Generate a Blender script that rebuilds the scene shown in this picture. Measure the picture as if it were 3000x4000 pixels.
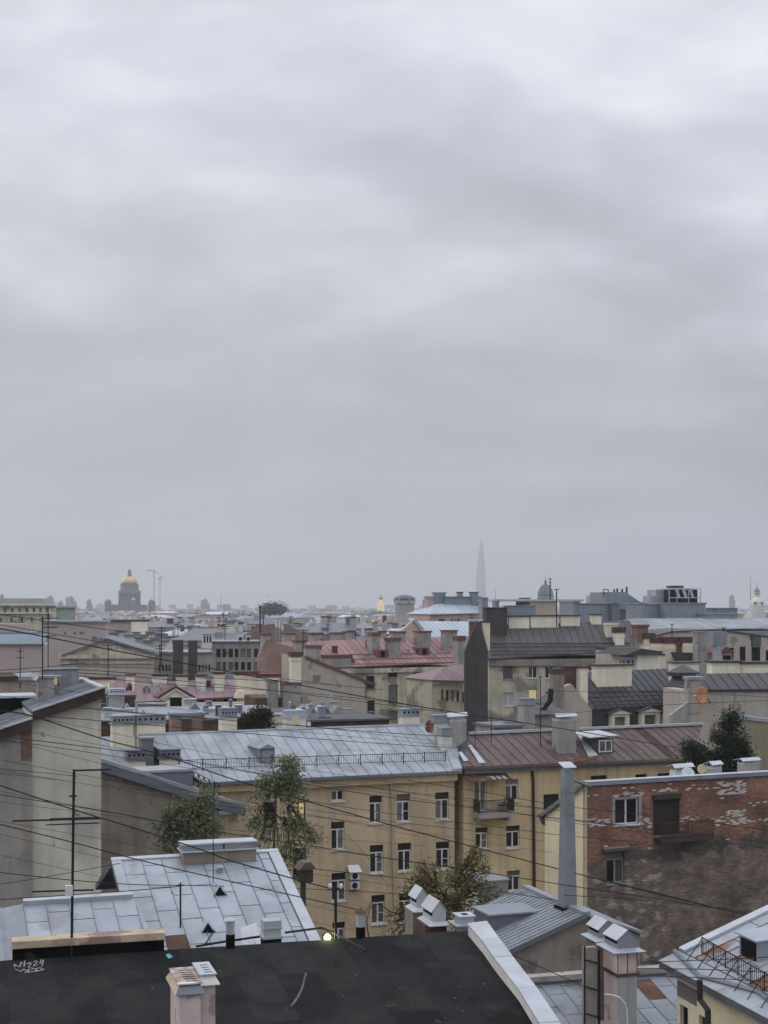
import bpy, math, random
from mathutils import Vector, Matrix, noise as mnoise
R = math.radians
rnd = random.Random(7)
for o in list(bpy.data.objects): bpy.data.objects.remove(o)
S = bpy.context.scene
COL = S.collection
# ------------------------------------------------------------------ camera
F, CX, HY, CZ = 5690.0, 1500.0, 2370.0, 30.0      # focal length and principal line in photo pixels, eye height in metres
cam = bpy.data.cameras.new('camera'); camo = bpy.data.objects.new('camera', cam); COL.objects.link(camo)
camo.location = (0, 0, CZ); camo.rotation_euler = (R(90), 0, 0)
cam.sensor_fit = 'VERTICAL'; cam.sensor_height = 24.0; cam.sensor_width = 18.0
cam.lens = 24.0 * F / 4000.0; cam.shift_y = (HY - 2000.0) / 4000.0
cam.clip_start = 0.5; cam.clip_end = 30000
S.camera = camo
# ------------------------------------------------------------------ world: overcast evening sky over a Nishita base
W = bpy.data.worlds.new('World'); S.world = W; W.use_nodes = True
nt = W.node_tree; nt.nodes.clear()
SUN_EL, SUN_ROT = 24.0, -62.0
def wn(t, **k):
    n = nt.nodes.new(t)
    for a, b in k.items(): setattr(n, a, b)
    return n
def lk(a, b): nt.links.new(a, b)
def wmath(op, a, b=None, c=None):
    n = wn('ShaderNodeMath', operation=op)
    for i, x in enumerate((a, b, c)):
        if x is None: continue
        if isinstance(x, (int, float)): n.inputs[i].default_value = x
        else: lk(x, n.inputs[i])
    return n.outputs[0]
sky = wn('ShaderNodeTexSky', sky_type='NISHITA', sun_disc=False, sun_elevation=R(SUN_EL), sun_rotation=R(SUN_ROT), air_density=1.5, dust_density=4.0)
bg1 = wn('ShaderNodeBackground'); bg1.inputs[1].default_value = 0.06; lk(sky.outputs[0], bg1.inputs[0])
tc = wn('ShaderNodeTexCoord'); sep = wn('ShaderNodeSeparateXYZ'); lk(tc.outputs['Generated'], sep.inputs[0])
zc = wmath('MAXIMUM', sep.outputs[2], 0.0)
den = wmath('ADD', zc, 0.30)
px_ = wmath('DIVIDE', sep.outputs[0], den); py_ = wmath('DIVIDE', sep.outputs[1], den)
cmb = wn('ShaderNodeCombineXYZ'); lk(px_, cmb.inputs[0]); lk(py_, cmb.inputs[1])
def wnoise(scale, detail, rough, off, dist=0.0):
    mp = wn('ShaderNodeMapping'); mp.inputs['Location'].default_value = off; mp.inputs['Scale'].default_value = (0.8, 1.0, 1.0)
    lk(cmb.outputs[0], mp.inputs[0])
    n = wn('ShaderNodeTexNoise'); n.inputs['Scale'].default_value = scale; n.inputs['Detail'].default_value = detail
    n.inputs['Roughness'].default_value = rough; n.inputs['Distortion'].default_value = dist
    lk(mp.outputs[0], n.inputs['Vector']); return n.outputs[0]
n1 = wnoise(1.7, 3.0, 0.5, (5.3, 2.9, 0.3), 0.5)
n2 = wnoise(4.2, 4.0, 0.5, (7.7, 4.2, 2.0), 0.4)
n3 = wnoise(11.0, 6.0, 0.6, (1.2, 8.8, 5.0), 0.3)
nn = wmath('ADD', wmath('ADD', wmath('MULTIPLY', n1, 0.56), wmath('MULTIPLY', n2, 0.34)), wmath('MULTIPLY', n3, 0.10))
el = wn('ShaderNodeMapRange'); el.inputs['From Min'].default_value = 0.0; el.inputs['From Max'].default_value = 0.40; lk(zc, el.inputs[0])
tot = wmath('ADD', wmath('MULTIPLY', wmath('SUBTRACT', nn, 0.5), 2.2), wmath('ADD', wmath('MULTIPLY', el.outputs[0], 0.60), 0.22))
rp = wn('ShaderNodeValToRGB'); lk(tot, rp.inputs[0])
cr = rp.color_ramp; cr.interpolation = 'B_SPLINE'
cr.elements[0].position = 0.0; cr.elements[0].color = (0.232, 0.245, 0.278, 1)
cr.elements[1].position = 1.0; cr.elements[1].color = (0.73, 0.76, 0.82, 1)
for p, c in ((0.3, (0.302, 0.316, 0.358, 1)), (0.55, (0.392, 0.408, 0.460, 1)), (0.8, (0.54, 0.562, 0.628, 1))):
    e = cr.elements.new(p); e.color = c
# the cloud layer is thinner and warmer towards the low sun in the west (left)
wsun = Vector((-0.80, 0.60, 0.05)).normalized()
dp = wn('ShaderNodeVectorMath', operation='DOT_PRODUCT'); lk(tc.outputs['Generated'], dp.inputs[0]); dp.inputs[1].default_value = wsun
wf = wn('ShaderNodeMapRange'); wf.inputs['From Min'].default_value = 0.35; wf.inputs['From Max'].default_value = 1.0; wf.inputs['To Max'].default_value = 0.8; lk(dp.outputs['Value'], wf.inputs[0])
wm = wn('ShaderNodeMix', data_type='RGBA'); lk(wmath('MULTIPLY', wf.outputs[0], wmath('MAXIMUM', wmath('SUBTRACT', 1.0, wmath('MULTIPLY', zc, 3.2)), 0.0)), wm.inputs[0]); lk(rp.outputs[0], wm.inputs[6]); wm.inputs[7].default_value = (0.55, 0.535, 0.50, 1)
bg2 = wn('ShaderNodeBackground'); lk(wm.outputs[2], bg2.inputs[0])
# an overcast sky goes on brightening towards the zenith (CIE overcast: 1 + 2 sin e)
lk(wmath('MAXIMUM', wmath('MULTIPLY', wmath('ADD', wmath('MULTIPLY', zc, 4.0), 1.0), 0.397), 1.0), bg2.inputs[1])
mx = wn('ShaderNodeMixShader'); mx.inputs[0].default_value = 0.93
lk(bg1.outputs[0], mx.inputs[1]); lk(bg2.outputs[0], mx.inputs[2])
wo = wn('ShaderNodeOutputWorld'); lk(mx.outputs[0], wo.inputs[0])
# ------------------------------------------------------------------ sun behind the clouds
sl = bpy.data.lights.new('sun', 'SUN'); sl.energy = 0.5; sl.angle = R(35); sl.color = (1.0, 0.95, 0.88)
so = bpy.data.objects.new('sun', sl); COL.objects.link(so)
sd = Vector((math.sin(R(SUN_ROT)) * math.cos(R(SUN_EL)), math.cos(R(SUN_ROT)) * math.cos(R(SUN_EL)), math.sin(R(SUN_EL))))
so.rotation_euler = sd.to_track_quat('Z', 'Y').to_euler(); so.location = (-40, 20, 90)
vs = S.view_settings; vs.view_transform = 'Standard'; vs.look = 'None'; vs.exposure = 0.42; vs.gamma = 1.0; vs.use_curve_mapping = False
S.cycles.use_denoising = True
S.cycles.max_bounces = 5; S.cycles.volume_bounces = 1; S.cycles.diffuse_bounces = 3

# ------------------------------------------------------------------ geometry helpers
def P(px, py, D): return Vector(((px - CX) / F * D, D, CZ - (py - HY) / F * D))
class Fr:
    """a plane with axes u (along), v (up) and n = u x v (towards the viewer's side); hit() finds where a photo ray meets it"""
    def __init__(s, o, u, v): s.o = Vector(o); s.u = Vector(u).normalized(); s.v = Vector(v).normalized(); s.n = s.u.cross(s.v)
    def pt(s, u, v, w=0.0): return s.o + s.u * u + s.v * v + s.n * w
    def hp(s, px, py):
        d = Vector(((px - CX) / F, 1.0, -(py - HY) / F)); c = Vector((0, 0, CZ))
        return c + d * ((s.o - c).dot(s.n) / d.dot(s.n))
    def hit(s, px, py):
        q = s.hp(px, py) - s.o
        return q.dot(s.u), q.dot(s.v)
    def off(s, w): return Fr(s.o + s.n * w, s.u, s.v)
def facade_fr(px, py, D, yaw): return Fr(P(px, py, D), (math.cos(R(yaw)), math.sin(R(yaw)), 0), (0, 0, 1))
def roof_fr(o, yaw, pitch):
    y, p = R(yaw), R(pitch)
    return Fr(o, (math.cos(y), math.sin(y), 0), (-math.sin(y) * math.cos(p), math.cos(y) * math.cos(p), math.sin(p)))
def rect(fr, r):
    """photo rectangle (left, top, right, bottom) -> u0,u1,v0,v1 on the plane"""
    cx, cy = (r[0] + r[2]) / 2, (r[1] + r[3]) / 2
    return fr.hit(r[0], cy)[0], fr.hit(r[2], cy)[0], fr.hit(cx, r[3])[1], fr.hit(cx, r[1])[1]

class MB:
    def __init__(s): s.v = []; s.f = []; s.c = None; s.smooth = False
    def add(s, vs, fs, col=None):
        n = len(s.v); s.v += [tuple(x) for x in vs]; s.f += [tuple(i + n for i in f) for f in fs]
        if s.c is not None: s.c += [col or (1, 1, 1)] * len(fs)
        return s
    def hexa(s, p, col=None): return s.add(p, [(3, 2, 1, 0), (4, 5, 6, 7), (0, 1, 5, 4), (1, 2, 6, 5), (2, 3, 7, 6), (3, 0, 4, 7)], col)
    def bx(s, fr, u0, u1, v0, v1, w0, w1, col=None):
        q = [fr.pt(u, v, w) for w in (w0, w1) for (u, v) in ((u0, v0), (u1, v0), (u1, v1), (u0, v1))]
        return s.hexa(q, col)
    def prism(s, poly, vec, col=None):
        n = len(poly); a = [Vector(p) for p in poly]; b = [p + Vector(vec) for p in a]
        return s.add(a + b, [tuple(range(n - 1, -1, -1)), tuple(range(n, 2 * n))] + [(i, (i + 1) % n, n + (i + 1) % n, n + i) for i in range(n)], col)
    def quad(s, a, b, c, d, col=None): return s.add([a, b, c, d], [(0, 1, 2, 3)], col)
    def tube(s, pts, r, n=6):
        pts = [Vector(p) for p in pts]; rs = r if isinstance(r, (list, tuple)) else [r] * len(pts)
        vs = []; fs = []
        for i, p in enumerate(pts):
            t = (pts[min(i + 1, len(pts) - 1)] - pts[max(i - 1, 0)]).normalized()
            a = t.cross(Vector((0, 0, 1)) if abs(t.z) < 0.9 else Vector((0, 1, 0))).normalized(); b = t.cross(a)
            for k in range(n):
                th = 2 * math.pi * k / n
                vs.append(p + (a * math.cos(th) + b * math.sin(th)) * rs[i])
        for i in range(len(pts) - 1):
            for k in range(n): fs.append((i * n + k, i * n + (k + 1) % n, (i + 1) * n + (k + 1) % n, (i + 1) * n + k))
        m = (len(pts) - 1) * n
        fs += [tuple(range(n - 1, -1, -1)), tuple(range(m, m + n))]
        return s.add(vs, fs)
    def lathe(s, c, prof, n=24, ph=0.0, axis=None):
        c = Vector(c); vs = []; fs = []
        if axis is None: ax, ay, az = Vector((1, 0, 0)), Vector((0, 1, 0)), Vector((0, 0, 1))
        else:
            az = Vector(axis).normalized(); ax = az.cross(Vector((0, 0, 1)) if abs(az.z) < .9 else Vector((0, 1, 0))).normalized(); ay = az.cross(ax)
        for (r, z) in prof:
            for k in range(n):
                th = 2 * math.pi * k / n + ph
                vs.append(c + ax * (r * math.cos(th)) + ay * (r * math.sin(th)) + az * z)
        for i in range(len(prof) - 1):
            for k in range(n): fs.append((i * n + k, i * n + (k + 1) % n, (i + 1) * n + (k + 1) % n, (i + 1) * n + k))
        m = (len(prof) - 1) * n
        fs += [tuple(range(n - 1, -1, -1)), tuple(range(m, m + n))]
        return s.add(vs, fs)

def mk(name, mb, mat, loc=(0, 0, 0), parent=None):
    me = bpy.data.meshes.new(name); l = Vector(loc)
    me.from_pydata([(x - l.x, y - l.y, z - l.z) for x, y, z in mb.v], [], mb.f)
    if mb.smooth:
        me.polygons.foreach_set('use_smooth', [True] * len(me.polygons))
    if mb.c is not None:
        at = me.attributes.new('Col', 'FLOAT_COLOR', 'FACE')
        at.data.foreach_set('color', [k for c in mb.c for k in (c[0], c[1], c[2], 1.0)])
    me.materials.append(mat)
    o = bpy.data.objects.new(name, me); COL.objects.link(o)
    if parent is not None: o.parent = parent
    else: o.location = l
    return o
class Thing:
    def __init__(s, name, label, cat, loc, group=None):
        s.o = bpy.data.objects.new(name, None); COL.objects.link(s.o); s.loc = Vector(loc); s.o.location = s.loc
        s.o.empty_display_size = 0.3
        s.o['label'] = label; s.o['category'] = cat
        if group: s.o['group'] = group
    def part(s, name, mb, mat, parent=None, label=None, kind=None):
        o = mk(name, mb, mat, s.loc, parent or s.o)
        if label: o['label'] = label
        if kind: o['kind'] = kind
        return o
def single(name, label, cat, mb, mat, group=None):
    xs = [v[0] for v in mb.v]; ys = [v[1] for v in mb.v]; zs = [v[2] for v in mb.v]
    o = mk(name, mb, mat, ((min(xs) + max(xs)) / 2, (min(ys) + max(ys)) / 2, min(zs)))
    o['label'] = label; o['category'] = cat
    if group: o['group'] = group
    return o
def structure(name, mb, mat, kind='structure'):
    o = mk(name, mb, mat); o['kind'] = kind; return o

# ------------------------------------------------------------------ materials
MATS = {}
def mat(name, col, rough=0.85, metal=0.0, var=0.18, scale=0.5, streak=0.0, scol=(0.05, 0.045, 0.04), rv=0.08, bump=0.15, bscale=14.0, patch=None, pthr=0.6, pscale=0.35, attr=False, emit=None, spec=0.4, peel=None, plthr=0.64, plscale=0.8):
    if name in MATS: return MATS[name]
    m = bpy.data.materials.new(name); m.use_nodes = True; MATS[name] = m
    t = m.node_tree; N = t.nodes; L = t.links
    b = N['Principled BSDF']
    b.inputs['Roughness'].default_value = rough; b.inputs['Metallic'].default_value = metal
    b.inputs['Specular IOR Level'].default_value = spec
    geo = N.new('ShaderNodeNewGeometry')
    def noise(sc, det=4.0, scl=None):
        n = N.new('ShaderNodeTexNoise'); n.inputs['Scale'].default_value = sc; n.inputs['Detail'].default_value = det
        if scl:
            mp = N.new('ShaderNodeMapping'); mp.inputs['Scale'].default_value = scl
            L.new(geo.outputs['Position'], mp.inputs[0]); L.new(mp.outputs[0], n.inputs['Vector'])
        else: L.new(geo.outputs['Position'], n.inputs['Vector'])
        return n.outputs[0]
    def mrange(v, a, b_, c=0.0, d=1.0):
        r = N.new('ShaderNodeMapRange'); r.inputs['From Min'].default_value = a; r.inputs['From Max'].default_value = b_
        r.inputs['To Min'].default_value = c; r.inputs['To Max'].default_value = d; L.new(v, r.inputs[0]); return r.outputs[0]
    def mix(f, a, c, blend='MIX'):
        x = N.new('ShaderNodeMix'); x.data_type = 'RGBA'; x.blend_type = blend
        if isinstance(f, float): x.inputs[0].default_value = f
        else: L.new(f, x.inputs[0])
        for k, q in ((6, a), (7, c)):
            if isinstance(q, tuple): x.inputs[k].default_value = (*q[:3], 1)
            else: L.new(q, x.inputs[k])
        return x.outputs[2]
    if attr:
        at = N.new('ShaderNodeAttribute'); at.attribute_name = 'Col'
        base = mix(1.0, at.outputs['Color'], tuple(col), 'MULTIPLY')
    else: base = tuple(col)
    lo = 1 - var; hi = 1 + var
    f1 = mrange(noise(scale, 5.0), 0.3, 0.7, lo, hi)
    f2 = mrange(noise(scale * 9, 3.0), 0.3, 0.7, 1 - var * .4, 1 + var * .4)
    mm = N.new('ShaderNodeMath'); mm.operation = 'MULTIPLY'; L.new(f1, mm.inputs[0]); L.new(f2, mm.inputs[1]); f = mm.outputs[0]
    if rv:
        oi = N.new('ShaderNodeObjectInfo'); r = mrange(oi.outputs['Random'], 0, 1, 1 - rv, 1 + rv)
        m2 = N.new('ShaderNodeMath'); m2.operation = 'MULTIPLY'; L.new(f, m2.inputs[0]); L.new(r, m2.inputs[1]); f = m2.outputs[0]
    cb = N.new('ShaderNodeCombineXYZ')
    for i in range(3): L.new(f, cb.inputs[i])
    c = mix(1.0, base, cb.outputs[0], 'MULTIPLY')
    if patch:
        pm = mrange(noise(pscale, 6.0), pthr, pthr + 0.09)
        c = mix(pm, c, tuple(patch))
    if peel:
        c = mix(mrange(noise(plscale, 9.0), plthr, plthr + 0.025), c, tuple(peel))
    if streak:
        sm = mrange(noise(1.0, 5.0, (1.6, 1.6, 0.16)), 0.48, 0.72, 0.0, streak)
        c = mix(sm, c, tuple(scol))
    L.new(c, b.inputs['Base Color'])
    if bump:
        bp = N.new('ShaderNodeBump'); bp.inputs['Strength'].default_value = bump; bp.inputs['Distance'].default_value = 0.02
        L.new(noise(bscale, 4.0), bp.inputs['Height']); L.new(bp.outputs[0], b.inputs['Normal'])
    if emit:
        b.inputs['Emission Color'].default_value = (*emit[:3], 1); b.inputs['Emission Strength'].default_value = emit[3]
    return m
ZINC = mat('zinc', (0.355, 0.385, 0.425), 0.5, 0.25, 0.15, 0.7, rv=0.07, bump=0.25, bscale=1.6, streak=0.3, scol=(0.30, 0.30, 0.31), patch=(0.29, 0.295, 0.31), pthr=0.56, pscale=0.8, peel=(0.27, 0.20, 0.16), plthr=0.70, plscale=1.3)
ZINC2 = mat('zinc_dull', (0.275, 0.298, 0.332), 0.55, 0.2, 0.13, 0.6, rv=0.09, bump=0.1, bscale=2.0, streak=0.3, scol=(0.16, 0.15, 0.15), patch=(0.20, 0.205, 0.22), pthr=0.56, pscale=0.7, peel=(0.22, 0.15, 0.11), plthr=0.68, plscale=1.2)
ZINCD = mat('zinc_dark', (0.165, 0.18, 0.21), 0.5, 0.2, 0.12, 0.6, rv=0.06, bump=0.08, bscale=3)
GALV = mat('galvanized', (0.44, 0.47, 0.515), 0.42, 0.4, 0.10, 1.2, rv=0.06, bump=0.06, bscale=4)
WTIN = mat('white_tin', (.47, .495, .535), 0.5, 0.1, 0.10, 1.2, rv=0.05, bump=0.06, bscale=4, streak=0.25, scol=(0.35, 0.28, 0.22))
DECK = mat('roof_deck', (0.10, 0.10, 0.11), 0.9, 0, 0.2, 0.6)
BROWN = mat('brown_roof', (0.125, 0.085, 0.078), 0.6, 0.1, 0.22, 0.5, rv=0.14, streak=0.25, scol=(0.05, 0.035, 0.032), peel=(0.21, 0.17, 0.155), plthr=0.67, plscale=0.9)
DBROWN = mat('dark_brown_roof', (0.082, 0.07, 0.075), 0.5, 0.15, 0.15, 0.4, rv=0.10, streak=0.2, scol=(0.05, 0.04, 0.045))
SLATE = mat('slate_roof', (0.062, 0.06, 0.069), 0.5, 0.15, 0.15, 0.4, rv=0.10, streak=0.2, scol=(0.035, 0.03, 0.035))
RED = mat('red_roof', (0.3, 0.175, 0.172), 0.6, 0.05, 0.18, 0.3, rv=0.12, streak=0.25, scol=(0.16, 0.07, 0.06))
REDD = mat('red_flashing', (0.17, 0.065, 0.06), 0.6, 0.0, 0.15, 0.8)
MAUVE = mat('mauve_roof', (0.275, 0.19, 0.205), 0.6, 0.05, 0.14, 0.3, rv=0.10)
MAUVED = mat('maroon_flashing', (0.12, 0.035, 0.042), 0.6, 0.0, 0.15, 0.8)
FELT = mat('felt', (0.024, 0.024, 0.025), 0.93, 0, 0.25, 0.45, rv=0.3, bump=0.5, bscale=40, patch=(0.032, 0.031, 0.030), pthr=0.52, pscale=0.7, spec=0.08, streak=0.6, scol=(0.013, 0.0125, 0.012), peel=(0.055, 0.05, 0.046), plthr=0.70, plscale=2.2)
FELTW = mat('felt_upstand', (0.008, 0.0085, 0.009), 0.9, 0, 0.3, 1.2, rv=0.0, bump=0.4, bscale=20, patch=(0.032, 0.032, 0.032), pthr=0.62, pscale=2.0, spec=0.05)
OCHRE = mat('ochre_plaster', (.56, .44, .285), 0.92, 0, 0.17, 0.35, patch=(0.40, 0.335, 0.255), pthr=0.60, pscale=0.28, streak=0.65, scol=(0.35, 0.275, 0.20), rv=0.0, bump=0.25, peel=(0.34, 0.30, 0.25), plthr=0.68, plscale=0.5)
OCHRE2 = mat('yellow_ochre_plaster', (0.6, 0.475, 0.285), 0.92, 0, 0.16, 0.4, patch=(0.42, 0.35, 0.25), pthr=0.62, pscale=0.3, streak=0.65, scol=(0.36, 0.285, 0.195), rv=0.0, bump=0.25, peel=(0.36, 0.31, 0.25), plthr=0.68, plscale=0.5)
YELLOW = mat('yellow_plaster', (0.72, 0.63, 0.44), 0.92, 0, 0.10, 0.5, streak=0.22, scol=(0.33, 0.27, 0.2), rv=0.03)
CREAM = mat('cream_plaster', (0.8, 0.75, 0.6), 0.92, 0, 0.10, 0.8, streak=0.18, scol=(0.36, 0.30, 0.2), rv=0.06)
DCREAM = mat('dirty_cream_plaster', (0.56, 0.51, 0.39), 0.94, 0, 0.22, 0.3, streak=0.4, scol=(0.17, 0.15, 0.12), rv=0.03, patch=(0.27, 0.25, 0.225), pthr=0.55, pscale=0.22, peel=(0.28, 0.25, 0.22), plthr=0.60, plscale=0.35)
BEIGE = mat('beige_plaster', (0.58, 0.55, 0.455), 0.93, 0, 0.14, 0.3, streak=0.5, scol=(0.36, 0.33, 0.265), rv=0.0, bump=0.3, patch=(0.42, 0.40, 0.345), pthr=0.58, pscale=0.25, peel=(0.40, 0.37, 0.32), plthr=0.65, plscale=0.8)
GBROWN = mat('grey_brown_plaster', (0.29, 0.255, 0.22), 0.95, 0, 0.22, 0.3, streak=0.45, scol=(0.105, 0.09, 0.075), rv=0.02, patch=(0.25, 0.205, 0.16), pthr=0.56, pscale=0.3, peel=(0.18, 0.15, 0.13), plthr=0.60, plscale=0.6)
DIRTY = mat('dirty_grey_plaster', (0.32, 0.29, 0.26), 0.95, 0, 0.22, 0.45, streak=0.5, scol=(0.13, 0.115, 0.10), rv=0.0, patch=(0.40, 0.31, 0.21), pthr=0.56, pscale=0.33, peel=(0.20, 0.125, 0.10), plthr=0.66, plscale=0.7)
CONC = mat('concrete', (0.34, 0.325, 0.305), 0.95, 0, 0.18, 0.7, streak=0.4, scol=(0.13, 0.12, 0.11), rv=0.08, peel=(0.20, 0.155, 0.13), plthr=0.63, plscale=0.9)
TAUPE = mat('taupe_plaster', (0.46, 0.41, 0.35), 0.95, 0, 0.13, 0.2, streak=0.35, scol=(0.20, 0.175, 0.15), rv=0.04, peel=(0.28, 0.245, 0.21), plthr=0.62, plscale=0.4)
GREYW = mat('grey_wall', (0.38, 0.37, 0.36), 0.95, 0, 0.13, 0.2, streak=0.3, scol=(0.19, 0.18, 0.17), rv=0.06)
BLACKW = mat('black_firewall', (0.072, 0.064, 0.062), 0.95, 0, 0.25, 0.4, streak=0.4, scol=(0.03, 0.027, 0.026), rv=0.0)
PINK = mat('pink_plaster', (0.5, 0.37, 0.34), 0.93, 0, 0.12, 0.8, streak=0.3, scol=(0.26, 0.19, 0.165), rv=0.04)
PINKN = mat('pink_chimney', (0.6, 0.48, 0.455), 0.93, 0, 0.13, 1.2, streak=0.35, scol=(0.22, 0.17, 0.15), rv=0.02, bump=0.4, peel=(0.36, 0.30, 0.28), plthr=0.60, plscale=1.6)
PPINK = mat('pale_pink_plaster', (0.46, 0.38, 0.365), 0.93, 0, 0.07, 0.2, rv=0.02)
PEACH = mat('peach_plaster', (0.52, 0.425, 0.34), 0.93, 0, 0.08, 0.3, rv=0.03)
OFFW = mat('offwhite_plaster', (0.68, 0.665, 0.61), 0.93, 0, 0.10, 0.8, streak=0.3, scol=(0.36, 0.34, 0.30), rv=0.04)
BRICKR = mat('brick_red', (0.23, 0.125, 0.1), 0.95, 0, 0.25, 1.4, rv=0.18)
BRICKP = mat('pinkish_brick', (0.34, 0.225, 0.19), 0.95, 0, 0.2, 0.5, rv=0.05, streak=0.3, scol=(0.16, 0.12, 0.1))
BRICKD = mat('dark_brick', (0.10, 0.062, 0.052), 0.95, 0, 0.25, 1.0, rv=0.12)
BRICKS = mat('wall_bricks', (1.25, 1.22, 1.2), 0.95, 0, 0.30, 0.55, attr=True, rv=0.0, bump=0.3, streak=0.25, scol=(0.08, 0.066, 0.056))
BRICKW = mat('limewashed_brick', (0.6, 0.555, 0.53), 0.95, 0, 0.15, 2.0, rv=0.16)
MORTAR = mat('mortar', (0.15, 0.12, 0.105), 0.95, 0, 0.3, 0.6)
WFRAME = mat('white_frame', (0.66, 0.66, 0.66), 0.5, 0, 0.05, 1.0, rv=0.05, bump=0)
GFRAME = mat('grey_frame', (0.26, 0.25, 0.23), 0.7, 0, 0.1, 1.0, rv=0.05, bump=0)
DFRAME = mat('dark_frame', (0.05, 0.045, 0.04), 0.7, 0, 0.1, 1.0, rv=0.05, bump=0)
def glassmat(name, c, rough=0.12, emit=None): return mat(name, c, rough, 0, 0.3, 1.1, rv=0.5, bump=0, spec=0.35, emit=emit)
GLASS = glassmat('window_glass', (0.020, 0.020, 0.022))
GLASS2 = glassmat('curtained_glass', (0.13, 0.122, 0.115), 0.3)
GLASSL = glassmat('lit_glass', (0.4, 0.3, 0.12), 0.3, (1.0, 0.80, 0.40, 0.3))
DARK = mat('dark_void', (0.012, 0.012, 0.012), 0.95, 0, 0.2, 1, bump=0, spec=0.1)
IRON = mat('black_iron', (0.018, 0.017, 0.017), 0.7, 0.2, 0.2, 1, rv=0.1, bump=0)
RUSTD = mat('dark_rust', (0.060, 0.036, 0.028), 0.95, 0, 0.35, 1.5, rv=0.1, patch=(0.13, 0.07, 0.045), pthr=0.6, pscale=1.4)
CABLE = mat('cable_rubber', (0.020, 0.019, 0.020), 0.8, 0, 0.1, 1, rv=0.1, bump=0)
RUST = mat('rust', (0.12, 0.062, 0.04), 0.95, 0, 0.35, 1.2, rv=0.1, patch=(0.30, 0.25, 0.22), pthr=0.6, pscale=1.2)
PIPEG = mat('cream_pipe', (0.46, 0.40, 0.24), 0.6, 0, 0.1, 1, rv=0.03)
PIPEB = mat('brown_pipe', (0.035, 0.028, 0.028), 0.6, 0, 0.2, 1)
DISHW = mat('white_dish', (0.62, 0.64, 0.67), 0.5, 0, 0.05, 1)
DISHO = mat('orange_dish', (0.42, 0.22, 0.115), 0.7, 0, 0.12, 0.8)
DISHR = mat('rusty_dish', (0.15, 0.055, 0.03), 0.8, 0, 0.4, 2.5, patch=(0.40, 0.36, 0.33), pthr=0.62, pscale=2.5)
DISHT = mat('tan_dish', (0.55, 0.44, 0.28), 0.7, 0, 0.15, 1.5)
GOLD = mat('gold', (0.64, 0.47, 0.22), 0.45, 0.55, 0.08, 0.05, bump=0, rv=0)
STONE = mat('cathedral_stone', (0.15, 0.145, 0.145), 0.9, 0, 0.08, 0.05, bump=0, rv=0.03)
COPPER = mat('green_copper', (0.115, 0.165, 0.135), 0.7, 0, 0.15, 0.2, bump=0, rv=0)
TOWER = mat('tower_glass', (0.07, 0.085, 0.11), 0.3, 0.2, 0.08, 0.01, bump=0, rv=0)
LIGHTW = mat('warm_light', (1, 0.9, 0.6), 0.5, 0, 0, 1, bump=0, rv=0, emit=(1.0, 0.9, 0.65, 4.0))
FLOOD = mat('flood_light', (1, 1, 0.5), 0.5, 0, 0, 1, bump=0, rv=0, emit=(0.92, 1.0, 0.30, 7.0))
LEAF = mat('leaf', (1, 1, 1), 0.85, 0, 0.25, 0.9, attr=True, rv=0.0, bump=0, spec=0.08)
_t = LEAF.node_tree; _pb = _t.nodes['Principled BSDF']; _tl = _t.nodes.new('ShaderNodeBsdfTranslucent'); _mx = _t.nodes.new('ShaderNodeMixShader'); _mx.inputs[0].default_value = 0.35
_t.links.new(_pb.inputs['Base Color'].links[0].from_socket, _tl.inputs[0]); _t.links.new(_pb.outputs[0], _mx.inputs[1]); _t.links.new(_tl.outputs[0], _mx.inputs[2]); _t.links.new(_mx.outputs[0], _t.nodes['Material Output'].inputs[0])
BARK = mat('bark', (0.06, 0.048, 0.038), 0.95, 0, 0.3, 3)
ASPH = mat('asphalt', (0.05, 0.05, 0.052), 0.95, 0, 0.2, 0.05, bump=0)
TEAL = mat('teal_roof', (0.20, 0.265, 0.30), 0.6, 0.1, 0.15, 0.2, rv=0.08)
PALEBL = mat('pale_blue_roof', (0.43, 0.49, 0.545), 0.5, 0.15, 0.08, 0.2, rv=0.06)
GREYBOX = mat('blue_grey_cladding', (0.235, 0.265, 0.30), 0.6, 0.1, 0.07, 0.3, rv=0.05, bump=0.03)
CHALK = mat('chalk_paint', (.34, .34, .33), 0.9, 0, 0.3, 6, bump=0)
MINT = mat('mint_paint', (0.12, 0.42, 0.36), 0.9, 0, 0.3, 6, bump=0)
CAPST = mat('coping_plaster', (0.52, 0.41, 0.29), 0.93, 0, 0.25, 1.2, rv=0.03, patch=(0.28, 0.19, 0.16), pthr=0.55, pscale=1.1)

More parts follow.
